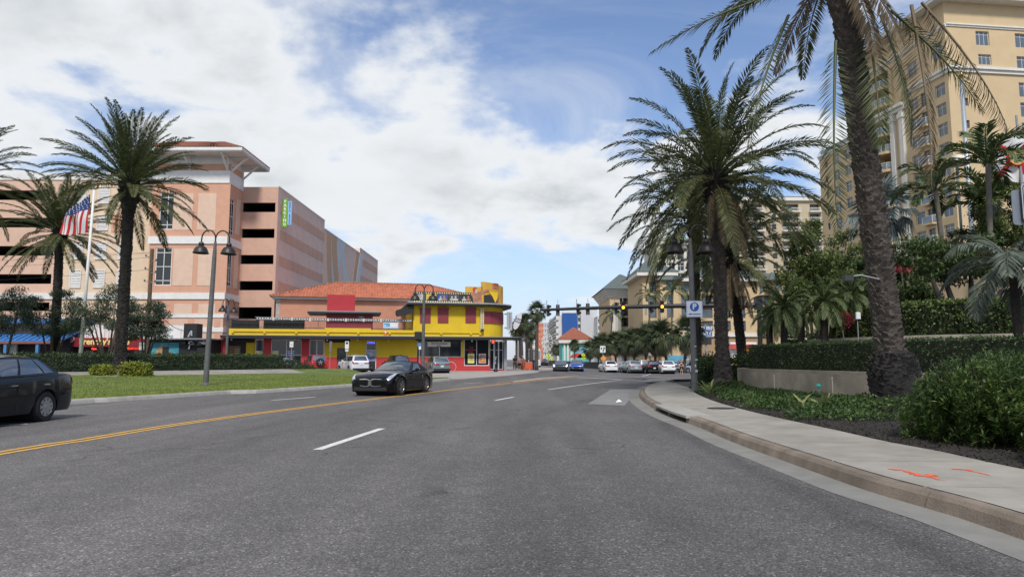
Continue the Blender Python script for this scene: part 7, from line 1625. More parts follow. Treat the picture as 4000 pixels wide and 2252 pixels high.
    for s_ in (1, -1):
        for u0, u1 in panes:
            q = (sp(A, wbelt, s_), sp(D, wbelt*.97, s_), sp(C, wroof, s_), sp(B, wroof, s_)) if s_ > 0 else (sp(D, wbelt*.97, s_), sp(A, wbelt, s_), sp(B, wroof, s_), sp(C, wroof, s_)); uu = (u0, u1) if s_ > 0 else (1-u1, 1-u0)
            mb = MB(); patch(mb, *q, 5, 4, .045, uu, (.08, .90), .007); ob('side_window', mb, g, t, smooth=True)
        mb = MB(); y = s_*(W/2*1.0+.075); x = wbx-.30; mb.lathe([(.02, -.06), (.075, -.05), (.085, .0), (.07, .07), (.02, .09)], 10, (x, y, belt+.07), 'x'); mb.beam((x-.02, s_*W/2*.88, belt+.0), (x, y, belt+.04), .05); ob('mirror', mb, pm if kind != 'jeep' else PLAST, t, smooth=40)
        for xd in ((wbx-.95, wbx-1.95) if kind != 'coupe' else (wbx-1.05,)):
            zh = belt-.13; yw = s_*(halfw(xd)*.985); mb = MB(); mb.box(xd-.10, xd+.08, min(yw, yw+s_*.03), max(yw, yw+s_*.03), zh-.016, zh+.016); ob('door_handle', mb, pm if kind == 'coupe' else (CHROME if kind == 'sedan' else pm), t)
        for xd in ((wbx-.12, wbx-1.08, wbx-2.02) if kind != 'coupe' else (wbx-.1, wbx-1.25)):
            if abs(xd-xr) < ra or abs(xd-xf) < ra: continue
            yw = s_*(halfw(xd)*1.0+.002); mb = MB(); mb.box(xd-.006, xd+.006, min(yw, yw-s_*.03), max(yw, yw-s_*.03), clear+.1, belt-.08); ob('door_gap', mb, PLAST, t)
        # lights hug the corners of the body
        mb = skinpatch(hl-.015, hl-.50, lambda x: 4.0+.9*max(0, (hl-.1-x))/.4, lambda x: 5.75-.15*max(0, (hl-.1-x))/.4, s_); ob('headlight', mb, HEADL if not lit else mat('headlamp_lit', (1, .97, .9), .3, 0, emit=2.2), t, smooth=True)
        if tlight == 'wide': mb = skinpatch(-hl+.008, -hl+.30, lambda x: 3.55+.5*max(0, x+hl)/.3, lambda x: 4.8, s_)
        else: mb = skinpatch(-hl+.02, -hl+.16, lambda x: 3.2, lambda x: 4.6, s_)
        if tlight == 'wide':
            w_ = halfw(hl)*.84; mb.box(-hl-.012, -hl+.03, min(s_*w_*.45, s_*w_*.98), max(s_*w_*.45, s_*w_*.98), tail-.26, tail-.15)
        ob('tail_light', mb, TAILL, t, smooth=30)
    # nose, bumpers, plates
    zn = top(hl-.05)-.20
    if grille == 'slot': mb = MB(); mb.box(hl-.09, hl+.012, -W*.24, W*.24, zn-.12, zn+.03); ob('grille', mb, PLAST, t)
    if grille == 'vee':
        mb = MB(); mb.box(hl-.09, hl+.010, -W*.27, W*.27, zn-.22, zn+.03); ob('grille', mb, PLAST, t)
        for s_ in (1, -1): mb = MB(); mb.beam((hl+.012, s_*W*.31, zn+.05), (hl+.014, s_*W*.20, zn-.2), .05, .05); ob('grille_trim', mb, CHROME, t)
    if grille == 'kidney':
        for s_ in (1, -1):
            pts = [(.035, -.11), (.035, .11), (.16, .13), (.44, .12), (.56, .04), (.45, -.10), (.20, -.135)]; n = len(pts); y0 = .025; xg = lambda yy: hl+.028-.55*yy*yy*.35-.012
            mb = MB(); ring = [Vector((xg(a), s_*(a), zn+b)) for a, b in pts]; mb.tube(ring+[ring[0]], .023, 6, False); gr_ = ob('kidney_frame', mb, CHROME, t)
            mb = MB(); mb.add([Vector((p.x-.012, p.y, p.z)) for p in ring], [tuple(range(n)) if s_ < 0 else tuple(range(n-1, -1, -1))]); ob('mesh', mb, PLAST, gr_)
        mb = MB(); mb.lathe([(.001, 0), (.045, 0), (.045, .012), (.001, .014)], 14, (hl-.10, 0, zn+.185)); ob('badge', mb, mat('badge_blue', (.25, .35, .5), .3, .3, 40), t)
    mb = MB(); mb.box(hl-.10, hl+.006, -W*.36, W*.36, clear+.06, clear+.19); ob('air_intake', mb, PLAST, t)
    if low: mb = MB(); mb.box(-hl-.008, -hl+.10, -W*.43, W*.43, clear+.03, clear+low); ob('rear_bumper', mb, PLAST, t)
    if cladding:
        for s_ in (1, -1): mb = MB(); y = s_*(W/2+.004); mb.box(xr+ra+.02, xf-ra-.02, min(y, y-s_*.06), max(y, y-s_*.06), clear+.0, clear+.15); ob('sill_cladding', mb, PLAST, t)
    mb = MB(); mb.box(-hl-.020, -hl+.02, -.15, .15, tail-.46, tail-.31); ob('number_plate', mb, PLATE, t)
    mb = MB(); mb.tube([(rrx+.15, 0, H-.02), (rrx-.05, 0, H+.06)], [.02, .008], 6); ob('aerial', mb, PLAST, t)
    return t
def on_road(px, Y): x = GX(px, Y); return Vector((x, Y, zg(x, Y)))
BLKP = paint('black', (.004, .0045, .0055), .1, .15, .4); NAVY = paint('ink_blue', (.006, .010, .013), .1, .2, .35)
# black saloon at the left, heading towards us in the far lane
car('black saloon with nine spoke silver wheel covers driving past the verge', Vector((-11.30, 14.22, 0)), R(-90), NAVY, L=4.66, W=1.78, H=1.46, wb=2.65, rw=.325, fo=.90, hood=.92, belt=.955, tail=1.06, wbx=.78, rfx=.02, rrx=-1.22, rbx=-1.74, kind='sedan', style='cover', rimm=RIM, name='saloon_car', panes=((.05, .44), (.475, .775), (.80, .93)))
# black convertible
pz = G(1541, 1536); hz4 = math.atan2(-.965, -.26)
car('black convertible sports car with twin chrome framed grilles and soft top', Vector((pz.x, pz.y, 0)), hz4, BLKP, L=4.32, W=1.86, H=1.29, wb=2.47, rw=.345, fo=.83, clear=.15, hood=.84, belt=.90, tail=.93, wbx=.35, rfx=-.38, rrx=-1.0, rbx=-1.52, nose=.66, kind='coupe', style='five', rimm=mat('rim_grey', (.25, .25, .26), .3, .1, 6, metal=.7), roofm=mat('soft_top', (.012, .012, .013), .9, .2, 20), name='convertible', grille='kidney', panes=((.08, .52),))
SUV = dict(H=1.66, rw=.36, clear=.24, hood=1.04, belt=1.07, tail=1.10, wbx=.62, rfx=-.02, rrx=-1.85, rbx=-2.12, nose=.82, kind='suv', low=.26, cladding=True, panes=((.04, .36), (.39, .68), (.71, .93)))
# parked at an angle in front of the bar
def parked(label, px, Y, deg, pm, **kw): return car(label, Vector((GX(px, Y), Y, 0)), R(deg), pm, **kw)
parked('white sport utility vehicle with black lower bumper parked before the bar door', 1380, 70.2, 122, paint('white', (.68, .69, .70), 0.), **{**SUV, 'L': 4.9, 'W': 1.96, 'H': 1.80, 'wb': 2.96, 'hood': 1.12, 'belt': 1.16, 'tail': 1.18, 'rrx': -2.0, 'rbx': -2.28, 'name': 'sport_utility_vehicle'})
parked('grey green crossover parked by the bicycle hoop at the bar', 1705, 67.0, 110, paint('sage', (.20, .25, .26), .4, .3), **{**SUV, 'L': 4.6, 'W': 1.86, 'rbx': -2.05, 'rrx': -1.7, 'name': 'crossover'})
parked('dark four wheel drive parked behind the convertible', 1545, 70.5, 118, paint('charcoal', (.015, .015, .016)), **{**SUV, 'L': 4.7, 'W': 1.88, 'H': 1.78, 'name': 'sport_utility_vehicle'})
parked('silver white hatchback mostly hidden by the verge hedge', 1082, 68.5, 150, paint('silver_white', (.55, .57, .59), .2), L=4.4, W=1.8, H=1.50, belt=.98, hood=.92, tail=1.0, rrx=-1.55, rbx=-2.0, kind='suv', name='hatchback')
parked('grey car of which only the roof shows above the hedge', 985, 68, 150, paint('grey_car', (.22, .24, .25), .3), L=4.4, W=1.8, H=1.46, rrx=-1.4, rbx=-1.9, name='saloon_car')
# red jeep with a spare wheel
def jeep():
    RD = paint('jeep_red', (.42, .022, .025), 0., .3)
    t = parked('red boxy off road vehicle with a spare wheel on its tailgate', 1232, 70.0, 117, RD, L=4.2, W=1.87, H=1.84, wb=2.46, rw=.41, fo=.75, clear=.34, hood=1.14, belt=1.18, tail=1.18, wbx=.62, rfx=.38, rrx=-1.92, rbx=-2.05, nose=1.0, kind='jeep', low=.2, style='five', rimm=RIMD, name='off_road_vehicle', tlight='box', roofm=RD, panes=((.05, .38), (.41, .70), (.74, .95)))
    mb = MB(); r = .40; mb.lathe([(r*.5, -.12), (r*.93, -.12), (r, -.08), (r, .08), (r*.93, .12), (r*.6, .12)], 24, (-2.24, -.05, 1.08), 'x'); sw = ob('spare_wheel', mb, TYRE, t)
    mb = MB()
    for k in range(5):
        a = 2*math.pi*k/5+.3; mb.beam((-2.375, -.05, 1.08), (-2.372, -.05+math.cos(a)*.24, 1.08+math.sin(a)*.24), .07, .03, (1, 0, 0))
    ob('rim', mb, RIM, sw)
jeep()
# junction traffic
car('blue saloon with a bright vee grille waiting beside the black fence', on_road(2252, 87), R(-96), paint('blue', (.012, .065, .34), .3), L=4.65, W=1.82, H=1.45, grille='vee', name='saloon_car', tint=mat('car_glass_pale', (.10, .12, .13), .03, 0, spec=.9))
car('dark coupe with lit headlamps waiting beside the blue saloon', on_road(2191, 82), R(-96), paint('dark_green', (.02, .026, .028), .3), L=4.4, W=1.82, H=1.27, hood=.80, belt=.86, tail=.92, nose=.62, clear=.14, wbx=.45, rfx=-.3, rrx=-1.1, rbx=-1.7, kind='coupe', name='coupe', lit=True, tint=MATS['car_glass_pale'], panes=((.06, .55),))
SIL = paint('silver', (.34, .37, .39), .5, .3)
for lab, px, Y, deg, pm, kw in (
        ('silver crossover between the small silver car and the black one', 2466, 88, 96, SIL, dict(SUV, L=4.4, W=1.84, H=1.64, rbx=-1.95, rrx=-1.6)),
        ('black crossover between the silver and white crossovers', 2536, 87, 95, BLKP, dict(SUV, L=4.5, W=1.86, H=1.62)),
        ('white crossover last in the line of parked cars', 2594, 85.5, 93, paint('white_cross', (.68, .70, .71), 0.), dict(SUV, L=4.47, W=1.84, H=1.64, rbx=-1.98, rrx=-1.65))):
    car(lab, on_road(px, Y), R(deg), pm, **{**kw, 'name': 'crossover'})
car('small silver saloon at the head of the parked line', on_road(2434, 93), R(96), SIL, L=4.4, W=1.78, H=1.46, name='saloon_car')
car('white crossover half hidden between the silver and black ones', on_road(2508, 97), R(95), MATS['car_paint_white_cross'], **{**SUV, 'L': 4.6, 'H': 1.7, 'name': 'crossover'})
car('black crossover roof behind the silver crossover', on_road(2472, 98), R(95), BLKP, **{**SUV, 'L': 4.6, 'H': 1.72, 'name': 'crossover'})
car('white hatchback with red tail lights passing the end of the black fence', on_road(2374, 90), R(96), MATS['car_paint_white_cross'], L=4.4, W=1.8, H=1.48, belt=.98, hood=.92, tail=1.02, rrx=-1.5, rbx=-2.0, kind='suv', name='hatchback', tint=mat('tail_glass', (.02, .012, .014), .05, 0))
car('dark van parked side on behind the man in black', on_road(2655, 104), R(172), paint('dark_grey', (.035, .035, .038), .3), **{**SUV, 'L': 4.9, 'W': 1.95, 'H': 1.85, 'name': 'van'})
car('silver blue saloon parked behind the white crossover', on_road(2612, 106), R(185), paint('silver_blue', (.30, .36, .42), .4), L=4.6, name='saloon_car')
car('white car nose showing beside the leaning fan palm', on_road(2704, 92), R(200), MATS['car_paint_white_cross'], L=4.4, H=1.5, name='saloon_car')
car('dark crossover far down the street in the oncoming lane', on_road(2130, 165), R(-100), paint('plum', (.035, .025, .03), .3), **{**SUV, 'L': 4.5, 'name': 'crossover'})
def bus():
    b = on_road(2083, 118); t = thing('bus', 'tall white and grey bus half hidden by the corner palms', 'bus', b, R(-92)); WB = paint('bus_white', (.60, .61, .62), 0., .4)
    mb = MB(); mb.bbox(-4.8, 4.8, -1.25, 1.25, .35, 3.0, .12); ob('body', mb, WB, t); mb = MB(); mb.box(4.79, 4.83, -1.1, 1.1, 1.35, 2.75); ob('windscreen', mb, CARGLASS, t)
    mb = MB(); mb.box(4.80, 4.85, -.9, .9, 2.78, 2.95); ob('destination_board', mb, PLAST, t)
    for s_ in (1, -1):
        for k in range(6): mb = MB(); y = s_*1.25; mb.box(-4.5+k*1.5, -3.15+k*1.5, min(y, y+s_*.02), max(y, y+s_*.02), 1.5, 2.6); ob('side_window', mb, CARGLASS, t)
        for x in (-3, 3.2): wheel(t, x, s_*1.12, .46, .26, 'five', RIMD)
    for s_ in (1, -1): mb = MB(); mb.box(4.79, 4.84, s_*.85-.15, s_*.85+.15, .75, .95); ob('headlight', mb, HEADL, t)
bus()
# ================================================================== street furniture
BRONZE = mat('lamp_bronze', (.030, .027, .025), .45, .25, 6, metal=.3); POSTM = mat('post_grey', (.10, .10, .10), .55, .2, 4, dirt=.2)
def lamp(label, loc, rz, h=6.5, lean=(0, 0), arms=2, group='bell lamp posts'):
    t = thing('street_lamp', label, 'street lamp', loc, rz); t.rotation_euler = (lean[1], lean[0], rz)
    mb = MB(); mb.tube([(0, 0, -.3), (0, 0, .3), (0, 0, h-1.3), (0, 0, h-.9), (0, 0, h-.55)], [.13, .125, .095, .075, .055], 14); ob('post', mb, POSTM, t, smooth=50)
    mb = MB(); mb.lathe([(.20, -.1), (.20, .04), (.14, .10)], 14); ob('base_flange', mb, POSTM, t)
    for s_ in ((1, -1) if arms == 2 else (1,)):
        pts = [(0, 0, h-.85)]+[(s_*(.31-.31*math.cos(a)), 0, h-.42+.40*math.sin(a)) for a in np.linspace(0, math.pi, 9)]+[(s_*.62, 0, h-.62)]
        mb = MB(); mb.tube(pts, .034, 8); ob('arm', mb, BRONZE, t, smooth=True)
        mb = MB(); mb.lathe([(.03, .0), (.09, -.02), (.125, -.08), (.125, -.14), (.10, -.18), (.15, -.20), (.24, -.27), (.30, -.38), (.33, -.48), (.36, -.52), (.355, -.545), (.31, -.52), (.22, -.32), (.02, -.24)], 22, (s_*.62, 0, h-.58)); be = ob('bell_shade', mb, BRONZE, t, smooth=40)
        mb = MB(); mb.lathe([(.02, .02), (.10, 0), (.13, -.09), (.08, -.15), (.01, -.17)], 14, (s_*.62, 0, h-.90)); ob('lens', mb, mat('lamp_lens', (.5, .5, .46), .3, .05), be, smooth=True)
    return t
lp = lawnpt(803, 1503)
lamp('double bell lamp post standing on the mown verge', Vector((lp.x, lp.y, lp.z)), R(6), (lp.y*(HOR-893)/F+CAMZ)-lp.z, (.022, 0))
lamp('double bell lamp post behind the convertible before the bar', Vector((GX(1652, 47), 47, .12)), R(4), 6.45, (.004, 0))
lamp('double bell lamp post seen edge on at the end of the bar terrace', Vector((GX(884, 58), 58, 0)), R(66), 6.5)
RLP = Vector((GX(2711, 26.2), 26.2, .16))
rl = lamp('double bell lamp post carrying the blue parking sign', RLP, R(3), 6.45, (-.004, 0))
lamp('bell lamp post half hidden behind the full crowned palm', Vector((GX(2822, 46), 46, .0)), R(5), 6.3)
for k, (py, w, h) in enumerate(((1352, .10, .03), (1404, .10, .05), (1427, .05, .10), (1448, .09, .09))):
    p = P(2716+(k % 2)*4, py, 26.08)-RLP; mb = MB(); mb.box(p.x-w/2, p.x+w/2, -.135, -.115, p.z-h/2, p.z+h/2); ob('sticker', mb, mat('sticker_pale', (.5, .5, .48), .6, .3, 30), rl)
def p_sign():
    c = P(2712, 1206, 26.05); t = thing('parking_direction_sign', 'square white parking sign with blue letter disc and left arrow', 'sign', (c.x, 26.02, c.z)); BLS = mat('sign_blue', (.012, .10, .42), .45, .04); WHS = mat('sign_sheet', (.70, .72, .74), .45, .04)
    f = Face(Vector((c.x, 26.02, c.z)), (0, 0), (1, 0)); s_ = .315
    def rr(s, r): return [(sx*(s-r)+r*math.cos(a), sz*(s-r)+r*math.sin(a)) for sx, sz, a0 in ((1, 1, 0), (-1, 1, 1.571), (-1, -1, 3.142), (1, -1, 4.712)) for a in np.linspace(a0, a0+1.571, 4)]
    mb = MB(); f.plate(mb, rr(s_, .03), 0, .012); pl_ = ob('plate', mb, WHS, t)
    mb = MB(); o_ = rr(s_-.012, .03); i_ = rr(s_-.024, .025); n = len(o_); mb.add([f.pt(a, -.0025, b) for a, b in o_]+[f.pt(a, -.0025, b) for a, b in i_], [(i, (i+1) % n, n+(i+1) % n, n+i) for i in range(n)]); ob('border', mb, BLS, pl_)
    mb = MB(); f.plate(mb, [(.175*math.cos(a), .08+.175*math.sin(a)) for a in np.linspace(0, 6.283, 32, endpoint=False)], -.004, -.001); ob('disc', mb, BLS, pl_)
    put_text(t, f, 'P', .0, .085, .30, WHS, -.006, extrude=.001, bold=.012)
    mb = MB(); f.plate(mb, [(-.24, -.20), (-.15, -.155), (-.165, -.185), (.23, -.185), (.23, -.215), (-.165, -.215), (-.15, -.245)], -.004, -.001); ob('arrow', mb, BLS, pl_)
    for z in (.22, -.27): mb = MB(); mb.box(-.16, .16, .013, .05, z-.02, z+.02); ob('mounting_strap', mb, GREYM, t)
p_sign()
# --- signal gantry
def signal_gantry():
    Yr, Yl = 61., 66.5; b = Vector((GX(2972, Yr), Yr, zg(GX(2972, Yr), Yr))); zr = P(2972, 1192, Yr).z; e = P(2112, 1210, Yl); t = thing('signal_gantry', 'long black mast arm signal gantry across the junction', 'signal gantry', b); MAST = mat('mast_black', (.014, .014, .016), .45, .2, 3)
    mb = MB(); mb.tube([(0, 0, -.4), (0, 0, zr+.9)], [.24, .17], 14); ob('mast', mb, MAST, t, smooth=40); mb = MB(); mb.box(-.35, .25, -.3, .3, zr-.42-b.z, zr+.75-b.z); ob('arm_clamp', mb, MAST, t)
    a0 = Vector((0, 0, zr-b.z)); a1 = e-b; path = [a0.lerp(a1, k/6)+Vector((0, 0, .12*math.sin(math.pi*k/6))) for k in range(7)]; mb = MB(); mb.tube(path, list(np.linspace(.25, .125, 7)), 12); ob('arm', mb, MAST, t, smooth=40)
    AMB = mat('amber_lit', (1, .42, .02), .4, 0, emit=3.2); LENS = [mat('lens_red', (.12, .012, .010), .25, 0), mat('lens_amber', (.16, .08, .01), .25, 0), mat('lens_green', (.01, .06, .04), .25, 0)]
    def head(px, rz, lit, n_=1, drop=0.):
        Yh = Yl+(Yr-Yl)*(px-2112)/(2972-2112); k = (px-2112)/(2972-2112); p = a1.lerp(a0, k)+b+Vector((0, 0, .12*math.sin(math.pi*k)))
        h = thing('traffic_light', lit or 'unlit traffic light, %s from the free tip of the mast arm' % ('first', 'second', 'third', 'fourth', 'fifth', 'sixth', 'seventh')[n_], 'traffic light', (p.x, p.y-(.33 if lit else .0)*1, p.z-.62+drop), rz, 'traffic lights on the mast arm')
        yo = .0 if lit else -.30; mb = MB(); mb.bbox(-.175, .175, yo-.10, yo+.10, .0, 1.10, .03); ob('housing', mb, MAST, h)
        for i in range(3):
            z = .92-.37*i; on = lit and i == 1
            mb = MB(); mb.lathe([(.002, -.02), (.10, -.015), (.14, .0), (.14, .02)], 18, (0, yo-.105, z), 'y'); ob('lens', mb, AMB if on else LENS[i], h)
            mb = MB(); pts = [(.155*math.cos(a), .155*math.sin(a)) for a in np.linspace(-.5, math.pi+.5, 12)]; rows = [[(x, yo-.10, z+y) for x, y in pts], [(x, yo-.30+.06*(1-(y+.16)/.32), z+y) for x, y in pts]]; mb.grid(rows); ob('visor', mb, MAST, h)
        mb = MB(); mb.beam((0, yo+.14, -.05), (0, yo+.14, 1.55), .05); ob('bracket', mb, GREYM, h)
    for n_, (px, rz, lit) in enumerate(((2132, R(112), 0), (2186, R(180), 0), (2258, R(112), 0), (2312, R(180), 0), (2414, R(112), 0), (2452, 0, 'amber lit traffic light beside the pavilion roof'), (2552, R(112), 0), (2605, 0, 'amber lit traffic light nearest the parking sign'))): head(px, rz, lit, n_)
    mb = MB(); c = P(2520, 1210, 64); mb.box(c.x-b.x-.10, c.x-b.x+.12, c.y-b.y-.35, c.y-b.y-.3, c.z-b.z-.5, c.z-b.z+.25); ob('blank_plate', mb, GREYM, t)
signal_gantry()
# --- small signs on posts
def post_sign(name, label, px, Y, pytop, pybot, kind, m, wid=None, face=0., ground=None, rot=0.):
    x = GX(px, Y); z0 = zg(x, Y) if ground is None else ground; b = Vector((x, Y, z0)); zt, zb_ = P(px, pytop, Y).z-z0, P(px, pybot, Y).z-z0; t = thing(name, label, 'sign', b, face); h = zt-zb_; w = wid or h
    mb = MB(); mb.tube([(0, .04, -.2), (0, .04, zt-.03)], .03, 8); ob('post', mb, GREYM, t); mb = MB(); zc = (zt+zb_)/2
    if kind == 'diamond': poly = [(0, zt), (w/2, zc), (0, zb_), (-w/2, zc)]
    elif kind == 'round': poly = [(w/2*math.cos(a), zc+w/2*math.sin(a)) for a in np.linspace(0, 6.283, 20, endpoint=False)]
    else: poly = [(-w/2, zb_), (w/2, zb_), (w/2, zt), (-w/2, zt)]
    mb.plate(poly, -.012, .0); ob('plate', mb, m, t); return t, zc, w, h
FLY = mat('sign_fluoro', (.62, .80, .02), .5, .05); BKS = mat('sign_black', (.012, .012, .012), .5, 0); WSG = mat('sign_plain_white', (.68, .69, .68), .5, .05); ORGS = mat('sign_orange', (.78, .30, .02), .5, .08)
def walker(t, zc, s):
    for poly in ([(-.02, .34), (.09, .34), (.09, .24), (-.02, .24)], [(-.06, .2), (.10, .2), (.07, -.08), (-.05, -.08)], [(-.06, .18), (-.20, .0), (-.16, -.03), (-.03, .12)], [(.09, .18), (.24, .06), (.21, .02), (.07, .1)], [(-.05, -.08), (-.19, -.36), (-.12, -.38), (.02, -.08)], [(.07, -.08), (.2, -.36), (.13, -.38), (.0, -.08)]):
        mb = MB(); mb.plate([(x*s, zc+y*s) for x, y in poly], -.017, -.0125); ob('symbol', mb, BKS, t)
for lab, px, Y, a, b in (('yellow green crossing sign at the far left of the fence', 2142, 150, 1378, 1396), ('small yellow green crossing sign beside the larger one', 2156, 175, 1390, 1401), ('yellow green crossing sign above the blue saloon', 2278, 120, 1378, 1394)):
    t, zc, w, h = post_sign('crossing_sign', lab, px, Y, a, b, 'diamond', FLY); walker(t, zc, h*.9)
    mb = MB(); mb.plate([(-w*.4, zc-h*.95), (w*.4, zc-h*.95), (w*.4, zc-h*.58), (-w*.4, zc-h*.58)], -.012, 0); pl_ = ob('arrow_plaque', mb, FLY, t); mb = MB(); mb.plate([(-w*.25, zc-h*.76), (0, zc-h*.64), (0, zc-h*.7), (w*.25, zc-h*.7), (w*.25, zc-h*.82), (0, zc-h*.82), (0, zc-h*.88)], -.017, -.0125); ob('symbol', mb, BKS, pl_)
t, zc, w, h = post_sign('keep_right_sign', 'white keep right sign with black curved arrow', 2355, 87, 1350, 1376, 'rect', WSG, .68)
mb = MB(); mb.plate([(-.02, zc-.36), (.10, zc-.36), (.12, zc-.15), (.22, zc+.02), (.24, zc+.14), (.31, zc+.14), (.18, zc+.34), (.05, zc+.14), (.12, zc+.14), (.10, zc+.06), (.0, zc-.1)], -.017, -.0125); ob('symbol', mb, BKS, t); mb = MB(); mb.plate([(-.24, zc+.22), (-.08, zc+.22), (-.10, zc+.0), (-.16, zc-.08), (-.22, zc+.0)], -.017, -.0125); ob('symbol', mb, BKS, t)
t, zc, w, h = post_sign('roadworks_sign', 'orange diamond roadworks sign at the end of the fence', 2357, 90.5, 1386, 1411, 'diamond', ORGS, .8)
t, zc, w, h = post_sign('round_sign', 'round orange sign on a stand before the hotel arcade', 2392, 93, 1387, 1400, 'round', mat('sign_rust', (.50, .20, .05), .5, .1))
t, zc, w, h = post_sign('no_parking_sign', 'white notice on a post before the bar window', 1137, 66, 1333, 1355, 'rect', WSG, .36, ground=0); put_text(t, Face((0, 0, 0), (0, 0), (1, 0)), 'NO\nPARKING', 0, zc, .09, BKS, -.014, extrude=.001)
t, zc, w, h = post_sign('pay_parking_sign', 'white parking sign with black letter disc before the yellow wall', 1354, 67.5, 1332, 1362, 'rect', WSG, .38, ground=0); mb = MB(); mb.plate([(.12*math.cos(a), zc+.2+.12*math.sin(a)) for a in np.linspace(0, 6.283, 16, endpoint=False)], -.017, -.0125); ob('symbol', mb, BKS, t); mb = MB(); mb.plate([(-.16, zc-.62), (.16, zc-.62), (.16, zc-.45), (-.16, zc-.45)], -.012, 0); ob('plaque', mb, WSG, t)
t, zc, w, h = post_sign('thin_sign', 'grey sign seen edge on beside the red off road vehicle', 1290, 62, 1332, 1372, 'rect', GREYM, .30, R(62), 0)
t, zc, w, h = post_sign('disabled_parking_sign', 'small blue and white disabled parking sign behind the convertible', 1638, 64, 1340, 1364, 'rect', WSG, .30, ground=0); mb = MB(); mb.plate([(-.14, zc+.02), (.14, zc+.02), (.14, zc+.27), (-.14, zc+.27)], -.017, -.0125); ob('symbol', mb, mat('sign_blue2', (.02, .15, .45), .5, 0), t)
t, zc, w, h = post_sign('street_notice', 'small white parking notice before the hotel arcade', 2540, 110, 1372, 1388, 'rect', WSG, .5); put_text(t, Face((0, 0, 0), (0, 0), (1, 0)), 'P', 0, zc, .4, BKS, -.014, extrude=.001)
t, zc, w, h = post_sign('cafe_notice', 'green and white stacked notices beside the utility pole', 553, 60, 1337, 1366, 'rect', WSG, .55, ground=.3); mb = MB(); mb.plate([(-.25, zc), (.25, zc), (.25, zc+.3), (-.25, zc+.3)], -.017, -.0125); ob('symbol', mb, mat('sign_mint', (.30, .45, .36), .5, .1), t)
# pedestrian signal and back of a signal head at the bar corner
b = Vector((GX(1936, 72), 72, .06)); t = thing('pedestrian_signal', 'black pedestrian signal with a red hand at the bar corner', 'pedestrian signal', b); mb = MB(); mb.tube([(0, 0, -.1), (0, 0, 3.0)], .06, 10); mb.lathe([(.22, 0), (.22, .2), (.1, .4)], 10); ob('post', mb, BLK, t); z = P(1927, 1333, 72).z-.06; mb = MB(); mb.bbox(-.48, -.04, -.18, .05, z-.25, z+.22, .03); ob('housing', mb, BLK, t); mb = MB(); mb.box(-.38, -.14, -.19, -.181, z-.17, z+.13); ob('red_hand', mb, mat('hand_red', (.9, .06, .02), .5, 0, emit=1.), t); put_text(t, Face((0, 0, 0), (0, 0), (1, 0)), 'W\nA\nL\nK', 0, 1.2, .22, WSG, -.07, space=.9)
b = Vector((GX(1632, 60), 60, 0)); t = thing('signal_post', 'black signal head on a short post turned to the side street', 'traffic light', b); mb = MB(); mb.tube([(0, 0, -.1), (0, 0, 2.5)], .07, 10); ob('post', mb, BLK, t); mb = MB(); z = P(1632, 1322, 60).z; mb.bbox(-.3, .3, -.2, .2, z-.02, z+.62, .05); mb.lathe([(.1, -.18), (.1, -.02)], 10, (0, 0, z)); ob('housing', mb, BLK, t)
b = Vector((GX(1752, 68), 68, .06)); t = thing('bicycle_hoop', 'pale steel bicycle hoop beside the grey green crossover', 'bicycle stand', b); mb = MB(); mb.tube([(.55*math.cos(a)+.2, 0, .55+.5*math.sin(a)) for a in np.linspace(-1.0, math.pi+1.0, 18)], .03, 8); ob('hoop', mb, mat('hoop_pink', (.50, .36, .33), .5, .1), t)
c = BF.fp(1506, 1307, -.5); q = Vector(BF.pt(c[0], -.5, BZ+.045))+BF.b; t = thing('traffic_cone', 'orange traffic cone standing on the bar canopy', 'traffic cone', q); mb = MB(); mb.box(-.2, .2, -.2, .2, 0, .04); ob('base', mb, BKS, t); mb = MB(); mb.lathe([(.15, .041), (.035, .80)], 14); ob('cone', mb, mat('cone_orange', (.80, .12, .02), .6, .05), t); mb = MB(); mb.lathe([(.115, .36), (.082, .56)], 14); ob('reflective_band', mb, WSG, t)
# --- utility pole and wires
b = Vector((GX(571, 58), 58, .0)); zt = P(571, 972, 58).z; t = thing('utility_pole', 'weathered wooden utility pole with insulators before the garage tower', 'utility pole', b); WOOD = mat('pole_wood', (.115, .085, .055), .9, .3, 5, .5)
mb = MB(); mb.tube([(0, 0, -.3), (0, 0, zt)], [.19, .145], 12); ob('pole', mb, WOOD, t)
for py, s_ in ((1003, -1), (1020, 1), (1052, -1), (1066, 1), (1100, -1), (1103, 1)):
    z = P(571, py, 58).z; mb = MB(); mb.beam((0, -.1, z), (s_*.45, -.1, z+.02), .06); ob('insulator_arm', mb, GREYM, t); mb = MB(); mb.lathe([(.03, 0), (.07, .02), (.05, .07), (.08, .10), (.04, .17)], 10, (s_*.45, -.1, z+.02)); ob('insulator', mb, mat('insulator_brown', (.10, .05, .035), .3, .1), t)
for i, (py, ex, ey, ez, lab) in enumerate(((985, -75, 62, 11.5, 'top power line'), (1005, -75, 61, 10.6, 'middle power line'), (1052, -75, 60, 9.0, 'lower power line'))):
    a = Vector((b.x, 58, P(571, py, 58).z)); e = Vector((ex, ey, ez)); pts = [a.lerp(e, k/14)-Vector((0, 0, 1.0*math.sin(math.pi*k/14))) for k in range(15)]; mb = MB(); mb.tube([p-a for p in pts], .012, 5); ob('power_line', mb, BLK, loc=a, label=lab+' running from the utility pole along the garage wing', cat='cable')
a = Vector((b.x, 58, P(571, 1168, 58).z)); e = P(720, 1292, 69.5); mb = MB(); mb.tube([a.lerp(e, k/10)-a-Vector((0, 0, .6*math.sin(math.pi*k/10))) for k in range(11)], .03, 5); ob('service_cable', mb, mat('cable_brown', (.10, .06, .05), .7, .1), loc=a, label='thick sagging service cable from the utility pole to the shack', cat='cable')
